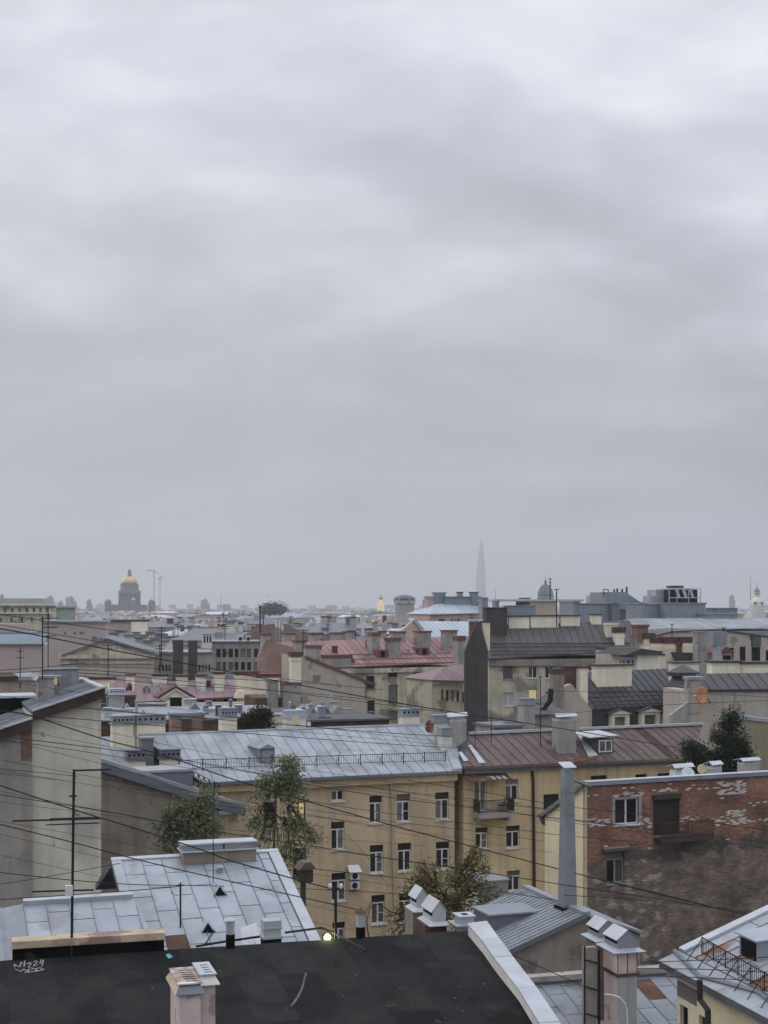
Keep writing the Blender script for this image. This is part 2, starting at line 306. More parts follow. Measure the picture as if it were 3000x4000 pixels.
# ------------------------------------------------------------------ building helpers
def clip_axis(poly, ax, lim, keep_gt):
    out = []; n = len(poly)
    for i in range(n):
        a, b = poly[i], poly[(i + 1) % n]
        ia = (a[ax] >= lim) if keep_gt else (a[ax] <= lim); ib = (b[ax] >= lim) if keep_gt else (b[ax] <= lim)
        if ia: out.append(a)
        if ia != ib:
            t = (lim - a[ax]) / (b[ax] - a[ax]); out.append((a[0] + (b[0] - a[0]) * t, a[1] + (b[1] - a[1]) * t))
    return out
def area(p): return abs(sum(p[i][0] * p[(i + 1) % len(p)][1] - p[(i + 1) % len(p)][0] * p[i][1] for i in range(len(p)))) / 2
def sheets(th, parent, fr, poly, du, m, dv=None, gap=0.014, t=0.012, rw=0.03, rh=0.05, name='roof_sheet', jit=0.003, special=None, u_off=0.0, lean=0.0):
    us = [p[0] for p in poly]; v_ = [p[1] for p in poly]; k = 0
    u = min(us) + u_off
    while u < max(us) - 0.02:
        ua, ub = u, min(u + du, max(us)); u += du; k += 1
        st = clip_axis(clip_axis(poly, 0, ua + gap / 2, True), 0, ub - gap / 2, False)
        if len(st) < 3 or area(st) < 0.01: continue
        if dv:
            lo, hi = min(v_), max(v_); rows = []; v = lo + (-dv * 0.5 if k % 2 else -dv * 0.12)
            while v < hi: rows.append((v, v + dv)); v += dv
        else: rows = [(-1e6, 1e6)]
        for (va, vb) in rows:
            q = clip_axis(clip_axis(st, 1, va + gap / 2, True), 1, vb - gap / 2, False) if dv else st
            if len(q) < 3 or area(q) < 0.004: continue
            mb = MB(); w = t + rnd.uniform(0, jit); sl_ = rnd.uniform(-jit, jit)
            cu = (ua + ub) / 2
            top = [fr.pt(p[0], p[1], w + sl_ * (p[0] - cu) / du) for p in q]; bot = [fr.pt(p[0], p[1], -0.004) for p in q]
            n = len(q)
            mb.add(top + bot, [tuple(range(n))] + [(i, n + i, n + (i + 1) % n, (i + 1) % n) for i in range(n)])
            if rh:
                ed = [p[1] for p in q if abs(p[0] - min(x[0] for x in q)) < 0.02]
                if len(ed) >= 2: mb.bx(fr, ua - rw / 2, ua + rw / 2, min(ed), max(ed), -0.004, rh)
            mm = m
            if special:
                s_ = special(sum(p[0] for p in q) / n, sum(p[1] for p in q) / n)
                if s_: mm = s_
            th.part(name, mb, mm, parent)
def facade(th, fr, u0, u1, v0, v1, wins, m, reveal=0.22, name='wall', parent=None):
    us = sorted(set([u0, u1] + [x for w in wins for x in (w[0], w[1]) if u0 < x < u1]))
    vv = sorted(set([v0, v1] + [x for w in wins for x in (w[2], w[3]) if v0 < x < v1]))
    mb = MB()
    for i in range(len(us) - 1):
        for j in range(len(vv) - 1):
            cu, cv = (us[i] + us[i + 1]) / 2, (vv[j] + vv[j + 1]) / 2
            if any(w[0] < cu < w[1] and w[2] < cv < w[3] for w in wins): continue
            mb.quad(fr.pt(us[i], vv[j]), fr.pt(us[i + 1], vv[j]), fr.pt(us[i + 1], vv[j + 1]), fr.pt(us[i], vv[j + 1]))
    for (a, b, c, d) in wins:
        for (p, q) in (((a, c), (b, c)), ((b, c), (b, d)), ((b, d), (a, d)), ((a, d), (a, c))):
            mb.quad(fr.pt(*p), fr.pt(*q), fr.pt(*q, -reveal), fr.pt(*p, -reveal))
    for (p, q) in (((u0, v0), (u1, v0)), ((u1, v0), (u1, v1)), ((u1, v1), (u0, v1)), ((u0, v1), (u0, v0))):
        mb.quad(fr.pt(*p), fr.pt(*q), fr.pt(*q, -0.4), fr.pt(*p, -0.4))
    return th.part(name, mb, m, parent)
def window(th, fr, w, style='t', fm=None, gm=None, w0=-0.15, sill=True, arch=False):
    u0, u1, v0, v1 = w; fm = fm or WFRAME; gm = gm or GLASS
    H = v1 - v0; Wd = u1 - u0; b = min(0.075, Wd * 0.09); mb = MB()
    panes = []
    if style == 't':       # dark fanlight over two casements in white
        vt = v1 - H * 0.26
        mb.bx(fr, u0, u0 + b, v0, vt, w0 - .05, w0 + .03); mb.bx(fr, u1 - b, u1, v0, vt, w0 - .05, w0 + .03)
        mb.bx(fr, u0 + b, u1 - b, v0, v0 + b, w0 - .05, w0 + .028); mb.bx(fr, u0 + b, u1 - b, vt - b, vt, w0 - .05, w0 + .028)
        mu = (u0 + u1) / 2; mb.bx(fr, mu - b * .62, mu + b * .62, v0 + b, vt - b, w0 - .05, w0 + .034)
        if rnd.random() < 0.35: mb.bx(fr, mu + b * .62, u1 - b, v0 + H * .36, v0 + H * .36 + b * .5, w0 - .05, w0 + .026)
        panes = [(u0 + b, mu - b * .62, v0 + b, vt - b), (mu + b * .62, u1 - b, v0 + b, vt - b), (u0, u1, vt, v1)]
    elif style == '2':     # full white frame, two lights
        mu = (u0 + u1) / 2
        mb.bx(fr, u0, u0 + b, v0, v1, w0 - .05, w0 + .03); mb.bx(fr, u1 - b, u1, v0, v1, w0 - .05, w0 + .03)
        mb.bx(fr, u0 + b, u1 - b, v0, v0 + b, w0 - .05, w0 + .028); mb.bx(fr, u0 + b, u1 - b, v1 - b, v1, w0 - .05, w0 + .028)
        mb.bx(fr, mu - b * .6, mu + b * .6, v0 + b, v1 - b, w0 - .05, w0 + .034)
        panes = [(u0 + b, mu - b * .6, v0 + b, v1 - b), (mu + b * .6, u1 - b, v0 + b, v1 - b)]
    else:                  # plain: thin frame, one light
        mb.bx(fr, u0, u0 + b, v0, v1, w0 - .05, w0 + .03); mb.bx(fr, u1 - b, u1, v0, v1, w0 - .05, w0 + .03)
        mb.bx(fr, u0 + b, u1 - b, v0, v0 + b, w0 - .05, w0 + .028); mb.bx(fr, u0 + b, u1 - b, v1 - b, v1, w0 - .05, w0 + .028)
        panes = [(u0 + b, u1 - b, v0 + b, v1 - b)]
    wo_ = th.part('window', mb, fm)
    for q in panes:
        pm = gm
        if gm is GLASS and rnd.random() < 0.3: pm = GLASS2
        th.part('pane', MB().bx(fr, q[0], q[1], q[2], q[3], w0 - .035, w0 - .015), pm, wo_)
    if sill: th.part('sill', MB().bx(fr, u0 - .06, u1 + .06, v0 - .09, v0 - .005, -0.05, 0.10), fm if fm is not DFRAME else CONC, wo_)
    return wo_
def windows(th, fr, rects, style='t', fm=None, gm=None, sill=True):
    ws = []
    for r in rects:
        w = rect(fr, r[:4]); ws.append(w)
        st = r[4] if len(r) > 4 else style
        g = r[5] if len(r) > 5 else gm; f_ = r[6] if len(r) > 6 else fm
        window(th, fr, w, st, f_, g, sill=sill)
    return ws
def chimney(th, r, D=None, plane=None, depth=0.6, m=None, cap='slab', cm=None, yaw=22.0, ext=0.7, holes=0, capf=0.22, name='chimney', parent=None, ov=0.08):
    """r = photo rectangle of the front face incl. cap; stands on plane (or at distance D)"""
    cx = (r[0] + r[2]) / 2
    if plane is not None: D = plane.hp(cx, r[3]).y
    fr = facade_fr(cx, r[3], D, yaw)
    u0, u1, v0, v1 = rect(fr, r); m = m or CREAM; cm = cm or ZINC2
    H = v1 - v0; ch = min(H * capf, 0.9); vb = v1 - ch
    c = th.part(name, MB().bx(fr, u0, u1, v0 - ext, vb, -depth, 0), m, parent)
    mb = MB()
    if cap == 'slab':
        mb.bx(fr, u0 - ov * .4, u1 + ov * .4, vb - ch * .9, vb - ch * .45, -depth - ov * .4, ov * .4) if m in (CREAM, OFFW) else None
        if mb.v: th.part('moulding', mb, m, c if parent is None else None)
        mb = MB().bx(fr, u0 - ov, u1 + ov, vb, v1, -depth - ov, ov)
    elif cap == 'tray':
        mb.bx(fr, u0 - ov, u1 + ov, vb, vb + ch * .3, -depth - ov, ov); mb.bx(fr, u0, u1, vb + ch * .3, v1 - ch * .15, -depth, 0); mb.bx(fr, u0 - ov * .5, u1 + ov * .5, v1 - ch * .15, v1, -depth - ov * .5, ov * .5)
    elif cap == 'holes':
        mb.bx(fr, u0 - ov * 1.5, u1 + ov * 1.5, vb, vb + .05, -depth - ov * 1.5, ov * 1.5)
        mb.bx(fr, u0 - ov * .2, u1 + ov * .2, vb + .05, v1 - .04, -depth, ov * .2); mb.bx(fr, u0 - ov, u1 + ov, v1 - .04, v1, -depth - ov, ov)
    elif cap == 'cowl':
        e = (u1 - u0) * .18
        mb.bx(fr, u0, u1, vb, vb + ch * .25, -depth, 0)
        for k in range(4):
            uu = u0 + (u1 - u0) * (k + .1) / 3.4
            mb.bx(fr, uu, uu + .06, vb + ch * .25, vb + ch * .6, -.06, -.01); mb.bx(fr, uu, uu + .06, vb + ch * .25, vb + ch * .6, -depth + .01, -depth + .06)
        for s in (-1, 1):
            mu = (u0 + u1) / 2
            a = fr.pt(u0 - e, vb + ch * .6, .14); b = fr.pt(u1 + e, vb + ch * .75, .14)
        mb.prism([fr.pt(u0 - e, vb + ch * .55, .16), fr.pt(u1 + e * .2, vb + ch * .62, .16), fr.pt(u1 + e, v1, -depth * .5), fr.pt(u0 - e * .2, v1 - ch * .06, -depth * .5)], (0, 0, .025))
        mb.prism([fr.pt(u0 - e * .2, v1 - ch * .06, -depth * .5), fr.pt(u1 + e, v1, -depth * .5), fr.pt(u1 + e, vb + ch * .6, -depth - .16), fr.pt(u0 - e, vb + ch * .55, -depth - .16)], (0, 0, .025))
    if cap != 'none':
        co = th.part('chimney_cap', mb, cm, c if parent is None else parent)
        if cap == 'holes' and holes:
            pass
            for k in range(holes):
                uu = u0 + (u1 - u0) * (k + .5) / holes; rr = min(.09, (u1 - u0) / holes * .3)
                th.part('vent_hole', MB().lathe(fr.pt(uu, (vb + v1) / 2, ov * .2 - .01), [(rr, 0), (rr, .014)], 10, axis=fr.n), DARK, c if parent is None else parent)
    return fr, (u0, u1, v0, v1, vb)
def house(th, A, D, B, RL, RR, yaw, pitch, wm, rm, du=0.6, zb=0.0, wins=(), wstyle='t', over=0.35, dv=None, sh=True, deckm=None, gut=None, fm=None, gm=None, cornice=None, rh=0.05, special=None, back=True, seam_u=0.0, walls=True, backf=1.0):
    """eave corners A (photo px at distance D) and B, ridge ends RL, RR on one roof plane; wall set back by the overhang"""
    o = P(A[0], A[1], D); rf = roof_fr(o, yaw, pitch)
    ub, vb_ = rf.hit(*B); l = rf.hit(*RL); r = rf.hit(*RR)
    poly = [(0, 0), (ub, vb_), r, l]
    cp, sp = math.cos(R(pitch)), math.sin(R(pitch))
    fw = Fr(o, rf.u, (0, 0, 1)); hr = max(l[1], r[1])
    E0 = rf.pt(0, 0); E1 = rf.pt(ub, vb_); R0 = rf.pt(*l); R1 = rf.pt(*r)
    dep = hr * cp * (1 + backf)
    bk = Vector((fw.n.x, fw.n.y, 0)) * -dep
    E3 = E0 + bk; E2 = E1 + bk
    t = -0.10
    dz = Vector((0, 0, t))
    mb = MB()
    vsx = [E0, E1, E2, E3, R0, R1]
    mb.add(vsx + [E0 + dz, E1 + dz, E2 + dz, E3 + dz], [(0, 1, 5, 4), (2, 3, 4, 5), (1, 2, 5), (3, 0, 4), (0, 6, 7, 1), (1, 7, 8, 2), (2, 8, 9, 3), (3, 9, 6, 0), (9, 8, 7, 6)])
    roof = th.part('roof', mb, deckm or (rm if D > 105 else DECK) if sh else rm)
    if sh: sheets(th, roof, rf.off(0.006), poly, du, rm, dv=dv, rh=rh, special=special, u_off=seam_u)
    fo = fw.off(-over)
    H = o.z - zb
    ws = []
    if walls:
        ws = windows(th, fo, wins, wstyle, fm, gm) if wins else []
        ins = over * .5
        wall = facade(th, fo, ins, ub - ins, -H, t - .0, ws, wm)
        core = MB(); core.bx(fo, ins + .02, ub - ins - .02, -H, t - .02, -dep + 2 * over, -0.35)
        if abs(l[0]) < 0.8 and sh is not None:
            g = [fo.pt(ins + .02, t - .02, -.02), fo.pt(ins + .02, t - .02, -dep + 2 * over), fo.pt(ins + .02, R0.z - o.z - .12, -dep / 2 + over)]
            core.prism(g, fw.u * 0.3)
        if abs(ub - r[0]) < 0.8:
            g = [fo.pt(ub - ins - .02, t - .02, -.02), fo.pt(ub - ins - .02, t - .02, -dep + 2 * over), fo.pt(ub - ins - .02, R1.z - o.z - .12, -dep / 2 + over)]
            core.prism(g, fw.u * -0.3)
        th.part('rear_wall', core, wm)
        if cornice:
            cm_, ch_ = cornice
            th.part('cornice', MB().bx(fo, ins - .05, ub - ins + .05, t - ch_, t - .003, .003, over * .7), cm_)
    if gut: 
        th.part('gutter', MB().prism([E0 + Vector((0, 0, -.02)) + fw.n * .01, E1 + Vector((0, 0, -.02)) + fw.n * .01, E1 + Vector((0, 0, -.16)) + fw.n * .01, E0 + Vector((0, 0, -.16)) + fw.n * .01], fw.n * .12), gut)
    return dict(rf=rf, fo=fo, fw=fw, ub=ub, l=l, r=r, H=H, dep=dep, roof=roof, E=(E0, E1, E2, E3), R=(R0, R1))
def ground_loc(v): return (v.x, v.y, 0.0)
def box_on(px0, py0, px1, py1, D, depth, yaw, ext=0.0):
    fr = facade_fr((px0 + px1) / 2, py1, D, yaw); u0, u1, v0, v1 = rect(fr, (px0, py0, px1, py1))
    return fr, u0, u1, v0 - ext, v1

def clutter(th, rf, u0, u1, v0, v1, n, seed, roof=None, mats=None):
    """small vents, hatches and stub pipes on a roof slope"""
    rg = random.Random(seed); fw = Fr(rf.o, rf.u, (0, 0, 1))
    for i in range(n):
        b = rf.pt(rg.uniform(u0, u1), rg.uniform(v0, v1)); f = Fr(b, rf.u, (0, 0, 1)); m = rg.choice(mats or (ZINC2, ZINCD, GALV, BRICKD, CONC)); k = rg.random()
        if k < .45:
            w = rg.uniform(.15, .35); h = rg.uniform(.4, .9); o = th.part('roof_vent', MB().bx(f, -w, w, -.4, h, -w, w), m, roof); th.part('vent_lid', MB().bx(f, -w - .08, w + .08, h, h + .06, -w - .08, w + .08), rg.choice((WTIN, ZINC2, DECK)), roof)
        elif k < .75:
            r = rg.uniform(.08, .14); h = rg.uniform(.5, 1.1); th.part('vent_pipe', MB().lathe(b - Vector((0, 0, .3)), [(r, 0), (r, h + .3), (r * 1.5, h + .32), (r * 1.5, h + .38), (.02, h + .5)], 8), m, roof)
        else:
            w = rg.uniform(.4, .6); th.part('roof_hatch', MB().prism([f.pt(-w, -.2, .5), f.pt(w, -.2, .5), f.pt(0, .55, .5)], f.n * -1.2), m, roof)
# ================================================================== the setting
gm_ = MB(); gm_.quad((-9000, -300, 0), (9000, -300, 0), (9000, 12000, 0), (-9000, 12000, 0)); structure('ground', gm_, ASPH)

# ================================================================== felt-roofed building right below the camera
yF = 16.0
oF = P(1829, 3636, 37.0)
felt = Thing('felt_roofed_building', 'building with a black felt roof and pale metal-capped parapet in the foreground', 'building', (oF.x - 4, oF.y - 2, 0))
rF = roof_fr(oF, yF, 8.0)
uL = rF.hit(-500, 3790)[0]; vB = -8.5
e_top = rF.hit(1860, 3636); e_bot = rF.hit(2095, 3998)
ux = lambda v: e_top[0] + (e_bot[0] - e_top[0]) * (v - e_top[1]) / (e_bot[1] - e_top[1])
polyF = [(uL, vB), (ux(vB), vB), (ux(0.0), 0.0), (uL, 0.0)]
mb = MB(); mb.prism([rF.pt(u, v, -.005) for u, v in polyF], (0, 0, -.25))
back = Vector((-math.sin(R(yF)), math.cos(R(yF)), 0))
q0, q1 = rF.pt(uL, 0, -.005), rF.pt(ux(0), 0, -.005)
mb.prism([q0, q1, q1 + back * 5 + Vector((0, 0, -1.3)), q0 + back * 5 + Vector((0, 0, -1.3))], (0, 0, -.25))
roofF = felt.part('roof', mb, FELT)
fF = Fr(oF, rF.u, (0, 0, 1))
felt.part('wall', MB().bx(fF, uL + .3, -.1, -oF.z, -1.2, -4.5, 8.0), CONC)
# felt strips, two laps up the slope
k = 0; u = uL
lap = rF.hit(1200, 3797)[1]
while u < ux(vB):
    for (va, vb2) in ((vB, lap - 2.6), (lap - 2.6, lap), (lap, 0.0)):
        q = clip_axis(clip_axis(clip_axis(clip_axis(polyF, 0, u - .05, True), 0, u + 1.0, False), 1, va - .06, True), 1, vb2, False)
        if len(q) > 2 and area(q) > .02:
            w = .008 + (.006 if k % 2 else 0) + (0.004 if va == vB else 0) + rnd.uniform(0, .002)
            felt.part('felt_strip', MB().prism([rF.pt(a, b, w - .008) for a, b in q], rF.n * .008), FELT, roofF)
    u += 1.0; k += 1
mb = MB()
fg_ = random.Random(3)
for i in range(45):   # grit and leaves blown over the felt
    q = rF.pt(fg_.uniform(-10, 1.5), fg_.uniform(-6, -.2), .02); s_ = fg_.uniform(.012, .035); mb.lathe(q, [(s_, 0), (s_ * .6, s_ * .5)], 5, ph=i)
felt.part('roof_debris', mb, mat('grit', (.10, .095, .085), .9, 0, .4, 5, bump=0), roofF, kind='stuff')
# parapet on the right with sheet caps
Lp = [(1829, 3607), (1885, 3672), (1932, 3738), (2027, 3860), (2112, 3998), (2215, 4165)]
Rp = [(1897, 3598), (1945, 3665), (1998, 3737), (2089, 3855), (2181, 3993), (2290, 4158)]
rT = rF.off(.30)
Lw = [rT.hp(*p) for p in Lp]; Rw = [rT.hp(*p) for p in Rp]
mb = MB()
for i in range(5): mb.hexa([a + Vector((0, 0, -1.6)) for a in (Lw[i], Rw[i], Rw[i + 1], Lw[i + 1])] + [a + Vector((0, 0, -.03)) for a in (Lw[i], Rw[i], Rw[i + 1], Lw[i + 1])])
par = felt.part('parapet', mb, OFFW)
for i in range(5):
    d = (Lw[i + 1] - Lw[i]).normalized() * .012; s = (Rw[i] - Lw[i]).normalized() * .03
    lo = Vector((0, 0, -.028)); hi = Vector((0, 0, .012 + .004 * (i % 2)))
    b4 = (Lw[i] - s + d, Rw[i] + s + d, Rw[i + 1] + s - d, Lw[i + 1] - s - d)
    felt.part('coping_sheet', MB().hexa([a + lo for a in b4] + [a + hi for a in b4]), WTIN, par)
# raised black upstand with plaster coping at the left
uw0, uw1 = fF.hit(50, 3720)[0], fF.hit(641, 3700)[0]
fR = Fr(fF.pt(0, 0, .02), fF.u, fF.v)
vt = fR.hit(345, 3660)[1]; vc = fR.hit(345, 3688)[1]
ups = felt.part('upstand', MB().bx(fR, uw0, uw1, -.35, vc, -.45, .0), FELTW)
for a, b in ((uw0 - .02, uw0 + (uw1 - uw0) * .5), (uw0 + (uw1 - uw0) * .5 + .008, uw1 + .02)):
    felt.part('coping', MB().bx(fR, a, b, vc + .003, vt, -.48, .05), CAPST, ups)
# graffiti on the felt near the upstand
gsc = lambda x, y: rF.off(.024).hp(30 + x * .1808, 3620 + y * .1808)
strokes = [[(155, 870), (140, 810), (200, 845), (265, 865), (280, 770)], [(285, 795), (320, 768)], [(372, 738), (355, 860)], [(315, 815), (430, 795)], [(495, 770), (430, 802), (512, 795)], [(515, 795), (445, 870)],
           [(560, 765), (600, 735), (645, 760), (550, 850), (655, 828)], [(722, 715), (700, 780), (772, 718)], [(690, 795), (765, 798)], [(778, 715), (745, 840)],
           [(165, 918), (230, 945), (290, 968), (345, 915), (410, 962), (460, 918), (440, 990)], [(365, 988), (440, 990)], [(455, 885), (530, 892)], [(510, 932), (560, 900), (640, 910), (580, 950), (650, 948)], [(650, 892), (732, 872)], [(700, 908), (788, 920), (730, 945)], [(440, 986), (650, 960), (780, 922)]]
mb = MB()
for s in strokes:
    pts = [gsc(*p) for p in s]
    for a, b in zip(pts, pts[1:]):
        d = (b - a).normalized(); sdv = d.cross(rF.n).normalized() * .011
        mb.hexa([a - sdv - d * .01, a + sdv - d * .01, b + sdv + d * .01, b - sdv + d * .01] + [x + rF.n * .004 for x in (a - sdv - d * .01, a + sdv - d * .01, b + sdv + d * .01, b - sdv + d * .01)])
felt.part('graffiti', mb, CHALK, roofF, label='scrawled white chalk graffiti')
def paint_patch(pts, m, nm):
    felt.part(nm, MB().prism([rF.off(.022).hp(*p) for p in pts], rF.n * .003), m, roofF)
paint_patch([(648, 3728), (662, 3726), (676, 3738), (660, 3744), (652, 3738)], MINT, 'paint_splash')
mb = MB()
sp_ = [(1196, 3800), (1190, 3822), (1184, 3846), (1178, 3866), (1164, 3894), (1146, 3920), (1137, 3930)]
for (a, b), ww in zip(zip(sp_, sp_[1:]), (5, 4, 5, 6, 6, 5)):
    mb.hexa([rF.off(.022).hp(a[0] - ww, a[1]), rF.off(.022).hp(a[0] + ww, a[1]), rF.off(.022).hp(b[0] + ww - 1, b[1]), rF.off(.022).hp(b[0] - ww, b[1])] + [rF.off(.025).hp(a[0] - ww, a[1]), rF.off(.025).hp(a[0] + ww, a[1]), rF.off(.025).hp(b[0] + ww - 1, b[1]), rF.off(.025).hp(b[0] - ww, b[1])])
felt.part('scuff_mark', mb, mat('scuff', (0.095, 0.088, 0.082), 0.95, 0, 0.5, 9, bump=0), roofF)
# double pink chimney with slotted caps: two narrow deep stacks side by side
D0 = 29.3
cfr = facade_fr(742, 3884, D0, yF)
def stack(f, x0, x1, ytop, dep, capm, skm, slots, dx=0):
    """stack body, flared skirt and a flat slotted plate; f is the front plane, ytop the photo row of the plate's front edge"""
    u0, u1 = f.hit(x0, 3890)[0], f.hit(x1, 3890)[0]; zt = f.hit((x0 + x1) / 2, ytop)[1]
    c = felt.part('chimney', MB().bx(f, u0, u1, -3.4, zt - .17, -dep, 0), PINKN)
    felt.part('chimney_neck', MB().bx(f, u0 + .02, u1 - .02, zt - .17, zt - .01, -dep + .04, -.04), capm, c)
    e = .09
    lo_ = [(u0 - e, zt - .21, e), (u1 + e, zt - .21, e), (u1 + e, zt - .21, -dep - e), (u0 - e, zt - .21, -dep - e)]; hi_ = [(u0 + .015, zt - .03, -.03), (u1 - .015, zt - .03, -.03), (u1 - .015, zt - .03, -dep + .03), (u0 + .015, zt - .03, -dep + .03)]
    for i in range(4):
        j = (i + 1) % 4
        felt.part('chimney_skirt', MB().prism([f.pt(*lo_[i]), f.pt(*lo_[j]), f.pt(*hi_[j]), f.pt(*hi_[i])], (0, 0, .014)), skm[i], c)
    felt.part('chimney_cap', MB().bx(f, u0 - .03, u1 + .03, zt - .012, zt + .012, -dep - .03, .03), capm, c)
    for k in range(slots):
        w_ = -.12 - k * (dep - .2) / slots; felt.part('vent_slot', MB().bx(f, u0 + (u1 - u0) * .34, u1 - .05, zt + .012, zt + .016, w_ - .045, w_), DARK, c)
RTIN = mat('rusted_tin', (0.34, 0.25, 0.21), 0.85, 0, 0.35, 2.5, patch=(0.62, 0.64, 0.68), pthr=0.50, pscale=1.6)
stack(cfr, 700, 784, 3842, 1.30, RTIN, (ZINCD, ZINC2, WTIN, CAPST), 6)
stack(cfr.off(-.42), 784.5, 841, 3806, 1.0, WTIN, (OFFW, OFFW, WTIN, WTIN), 4)
# pipes and vents along the ridge
def ridge_pipe(px0, px1, py0, py1, hat, blk):
    D = rF.hp((px0 + px1) / 2, py1).y if py1 > 3700 else fF.hp((px0 + px1) / 2, py1).y
    c = P((px0 + px1) / 2, py1, D); r = (px1 - px0) / 2 / F * D; h = (py1 - py0) / F * D
    o = felt.part('vent_pipe', MB().lathe(c + Vector((0, 0, h * blk)), [(r, 0), (r, h * (1 - blk))], 14), GALV)
    felt.part('pipe_sleeve', MB().lathe(c + Vector((0, 0, -.3)), [(r * 1.04, 0), (r * 1.04, h * blk + .3)], 14), FELTW, o)
    if hat: felt.part('pipe_hood', MB().lathe(c + Vector((0, 0, h - .03)), [(r * 1.5, 0), (r * 1.3, .03), (.01, hat)], 14), GALV if hat < .1 else RUST, o)
ridge_pipe(883, 917, 3590, 3702, .07, .48)
ridge_pipe(1391, 1426, 3560, 3668, .12, .45)
fr, u0, u1, v0, v1 = box_on(1030, 3598, 1100, 3690, 36.0, .4, yF)
vb_o = felt.part('vent_box', MB().bx(fr, u0, u1, v0 - .3, v0 + .14, -.4, 0), FELTW)
mb = MB().bx(fr, u0 - .03, u1 + .03, v0 + .14, v0 + .20, -.45, .04); mb.bx(fr, u0 + .01, u1 - .01, v0 + .20, v1 - .2, -.38, 0); mb.bx(fr, u0 - .02, u1 + .02, v1 - .2, v1 - .16, -.42, .03); mb.bx(fr, u0, u1, v1 - .16, v1, -.4, 0)
felt.part('vent_hood', mb, GALV, vb_o)
# hooded chimney pair at the right end of the ridge
def hood(th, ch, fr, u0, u1, v0, h, dep, m, sk=.16):
    """sheet-metal cowl: skirt, box with slots on its sides under a gabled top"""
    mu = (u0 + u1) / 2; e = v0 + h * .62
    mb = MB()
    mb.prism([fr.pt(u0, v0 + .05, 0), fr.pt(u1, v0 + .05, 0), fr.pt(u1, e, 0), fr.pt(mu, v0 + h, 0), fr.pt(u0, e, 0)], fr.n * -.02)
    mb.prism([fr.pt(u0, v0 + .05, -dep), fr.pt(u1, v0 + .05, -dep), fr.pt(u1, e, -dep), fr.pt(mu, v0 + h, -dep), fr.pt(u0, e, -dep)], fr.n * .02)
    lo = v0 + h * .34
    for (ux_, s) in ((u0, 1), (u1, -1)): mb.bx(fr, min(ux_, ux_ + s * .02), max(ux_, ux_ + s * .02), v0 + .05, lo, -dep + .02, -.02)
    hd = th.part('chimney_hood', mb, m, ch)
    for (ux_, s) in ((u0, -1), (u1, 1)):
        th.part('hood_roof', MB().prism([fr.pt(mu, v0 + h + .01, .03), fr.pt(ux_ + s * .05, e - .05, .03), fr.pt(ux_ + s * .05, e - .05, -dep - .03), fr.pt(mu, v0 + h + .01, -dep - .03)], (0, 0, .015)), WTIN if s < 0 else m, ch)
    th.part('hood_void', MB().bx(fr, u0 + .04, u1 - .04, lo - .02, e - .02, -dep + .04, -.04), DARK, ch)
    a = [(u0 - sk, v0 - .0, sk), (u1 + sk, v0, sk), (u1 + sk, v0, -dep - sk), (u0 - sk, v0, -dep - sk)]; b = [(u0, v0 + .08, 0), (u1, v0 + .08, 0), (u1, v0 + .08, -dep), (u0, v0 + .08, -dep)]
    mb = MB().add([fr.pt(*x) for x in a + b] + [fr.pt(x[0], x[1] - .02, x[2]) for x in a], [(0, 1, 5, 4), (1, 2, 6, 5), (2, 3, 7, 6), (3, 0, 4, 7), (0, 8, 9, 1), (1, 9, 10, 2), (2, 10, 11, 3), (3, 11, 8, 0), (8, 11, 10, 9)])
    th.part('hood_skirt', mb, WTIN if m is not GREYBOX else GALV, ch)
DH = 37.6
hf = facade_fr(1722, 3612, DH, yF)
g = lambda px, py=3600: hf.hit(px, py)
ch = felt.part('chimney', MB().bx(hf, g(1660)[0], g(1745)[0], -.8, -.005, -.9, .0), BRICKD)
hood(felt, ch, hf, g(1690)[0], g(1742)[0], .0, .60, .85, WTIN, .12)
hf2 = facade_fr(1640, 3558, DH + 1.1, yF); g2 = lambda px: hf2.hit(px, 3550)[0]
ch = felt.part('chimney', MB().bx(hf2, g2(1612), g2(1668), -1.2, -.005, -.7, .0), GBROWN)
hood(felt, ch, hf2, g2(1628), g2(1672), .0, .58, .6, GALV, .12)
fr, u0, u1, v0, v1 = box_on(1798, 3570, 1850, 3640, DH - .4, .5, yF)
ch = felt.part('vent_box', MB().bx(fr, u0, u1, v0 - .3, v1 - .08, -.45, 0), GALV)
felt.part('vent_skirt', MB().bx(fr, u0 - .14, u1 + .1, v1 - .30, v1 - .27, -.6, .1), WTIN, ch)
felt.part('vent_lid', MB().bx(fr, u0 - .05, u1 + .05, v1 - .08, v1 - .05, -.5, .05), WTIN, ch)
felt.part('vent_hole', MB().bx(fr, u0 + .12, u1 - .1, v1 - .049, v1 - .04, -.3, -.12), DARK, ch)
felt.part('low_wall', MB().bx(hf, g(1738)[0], g(1800)[0], -.7, -.22, -.3, -.02), GBROWN)

# ================================================================== zinc roofs at the left foreground
yZ = 18.5
oZ = P(434, 3362, 48.0)
z1 = Thing('zinc_roofed_house', 'low house under a pale zinc sheet roof with triangular vents, beside the beige firewall', 'house', ground_loc(oZ))
rZ = roof_fr(oZ, yZ, 20.0)
tr_ = rZ.hit(1086, 3326); v_lo = -7.4
ud = tr_[0]
polyZ = [(0, v_lo), (ud, v_lo), (ud, tr_[1]), (0, 0)]
mb = MB().prism([rZ.pt(a, b, -.006) for a, b in polyZ], (0, 0, -.2))
bz = Vector((-math.sin(R(yZ)), math.cos(R(yZ)), 0))
mb.prism([rZ.pt(0, 0, -.006), rZ.pt(ud, tr_[1], -.006), rZ.pt(ud, tr_[1], 0) + bz * 4 + Vector((0, 0, -1.5)), rZ.pt(0, 0, 0) + bz * 4 + Vector((0, 0, -1.5))], (0, 0, -.2))
roofZ = z1.part('roof', mb, DECK)
rust_at = rZ.hit(722, 3665); ru2 = rZ.hit(930, 3595)
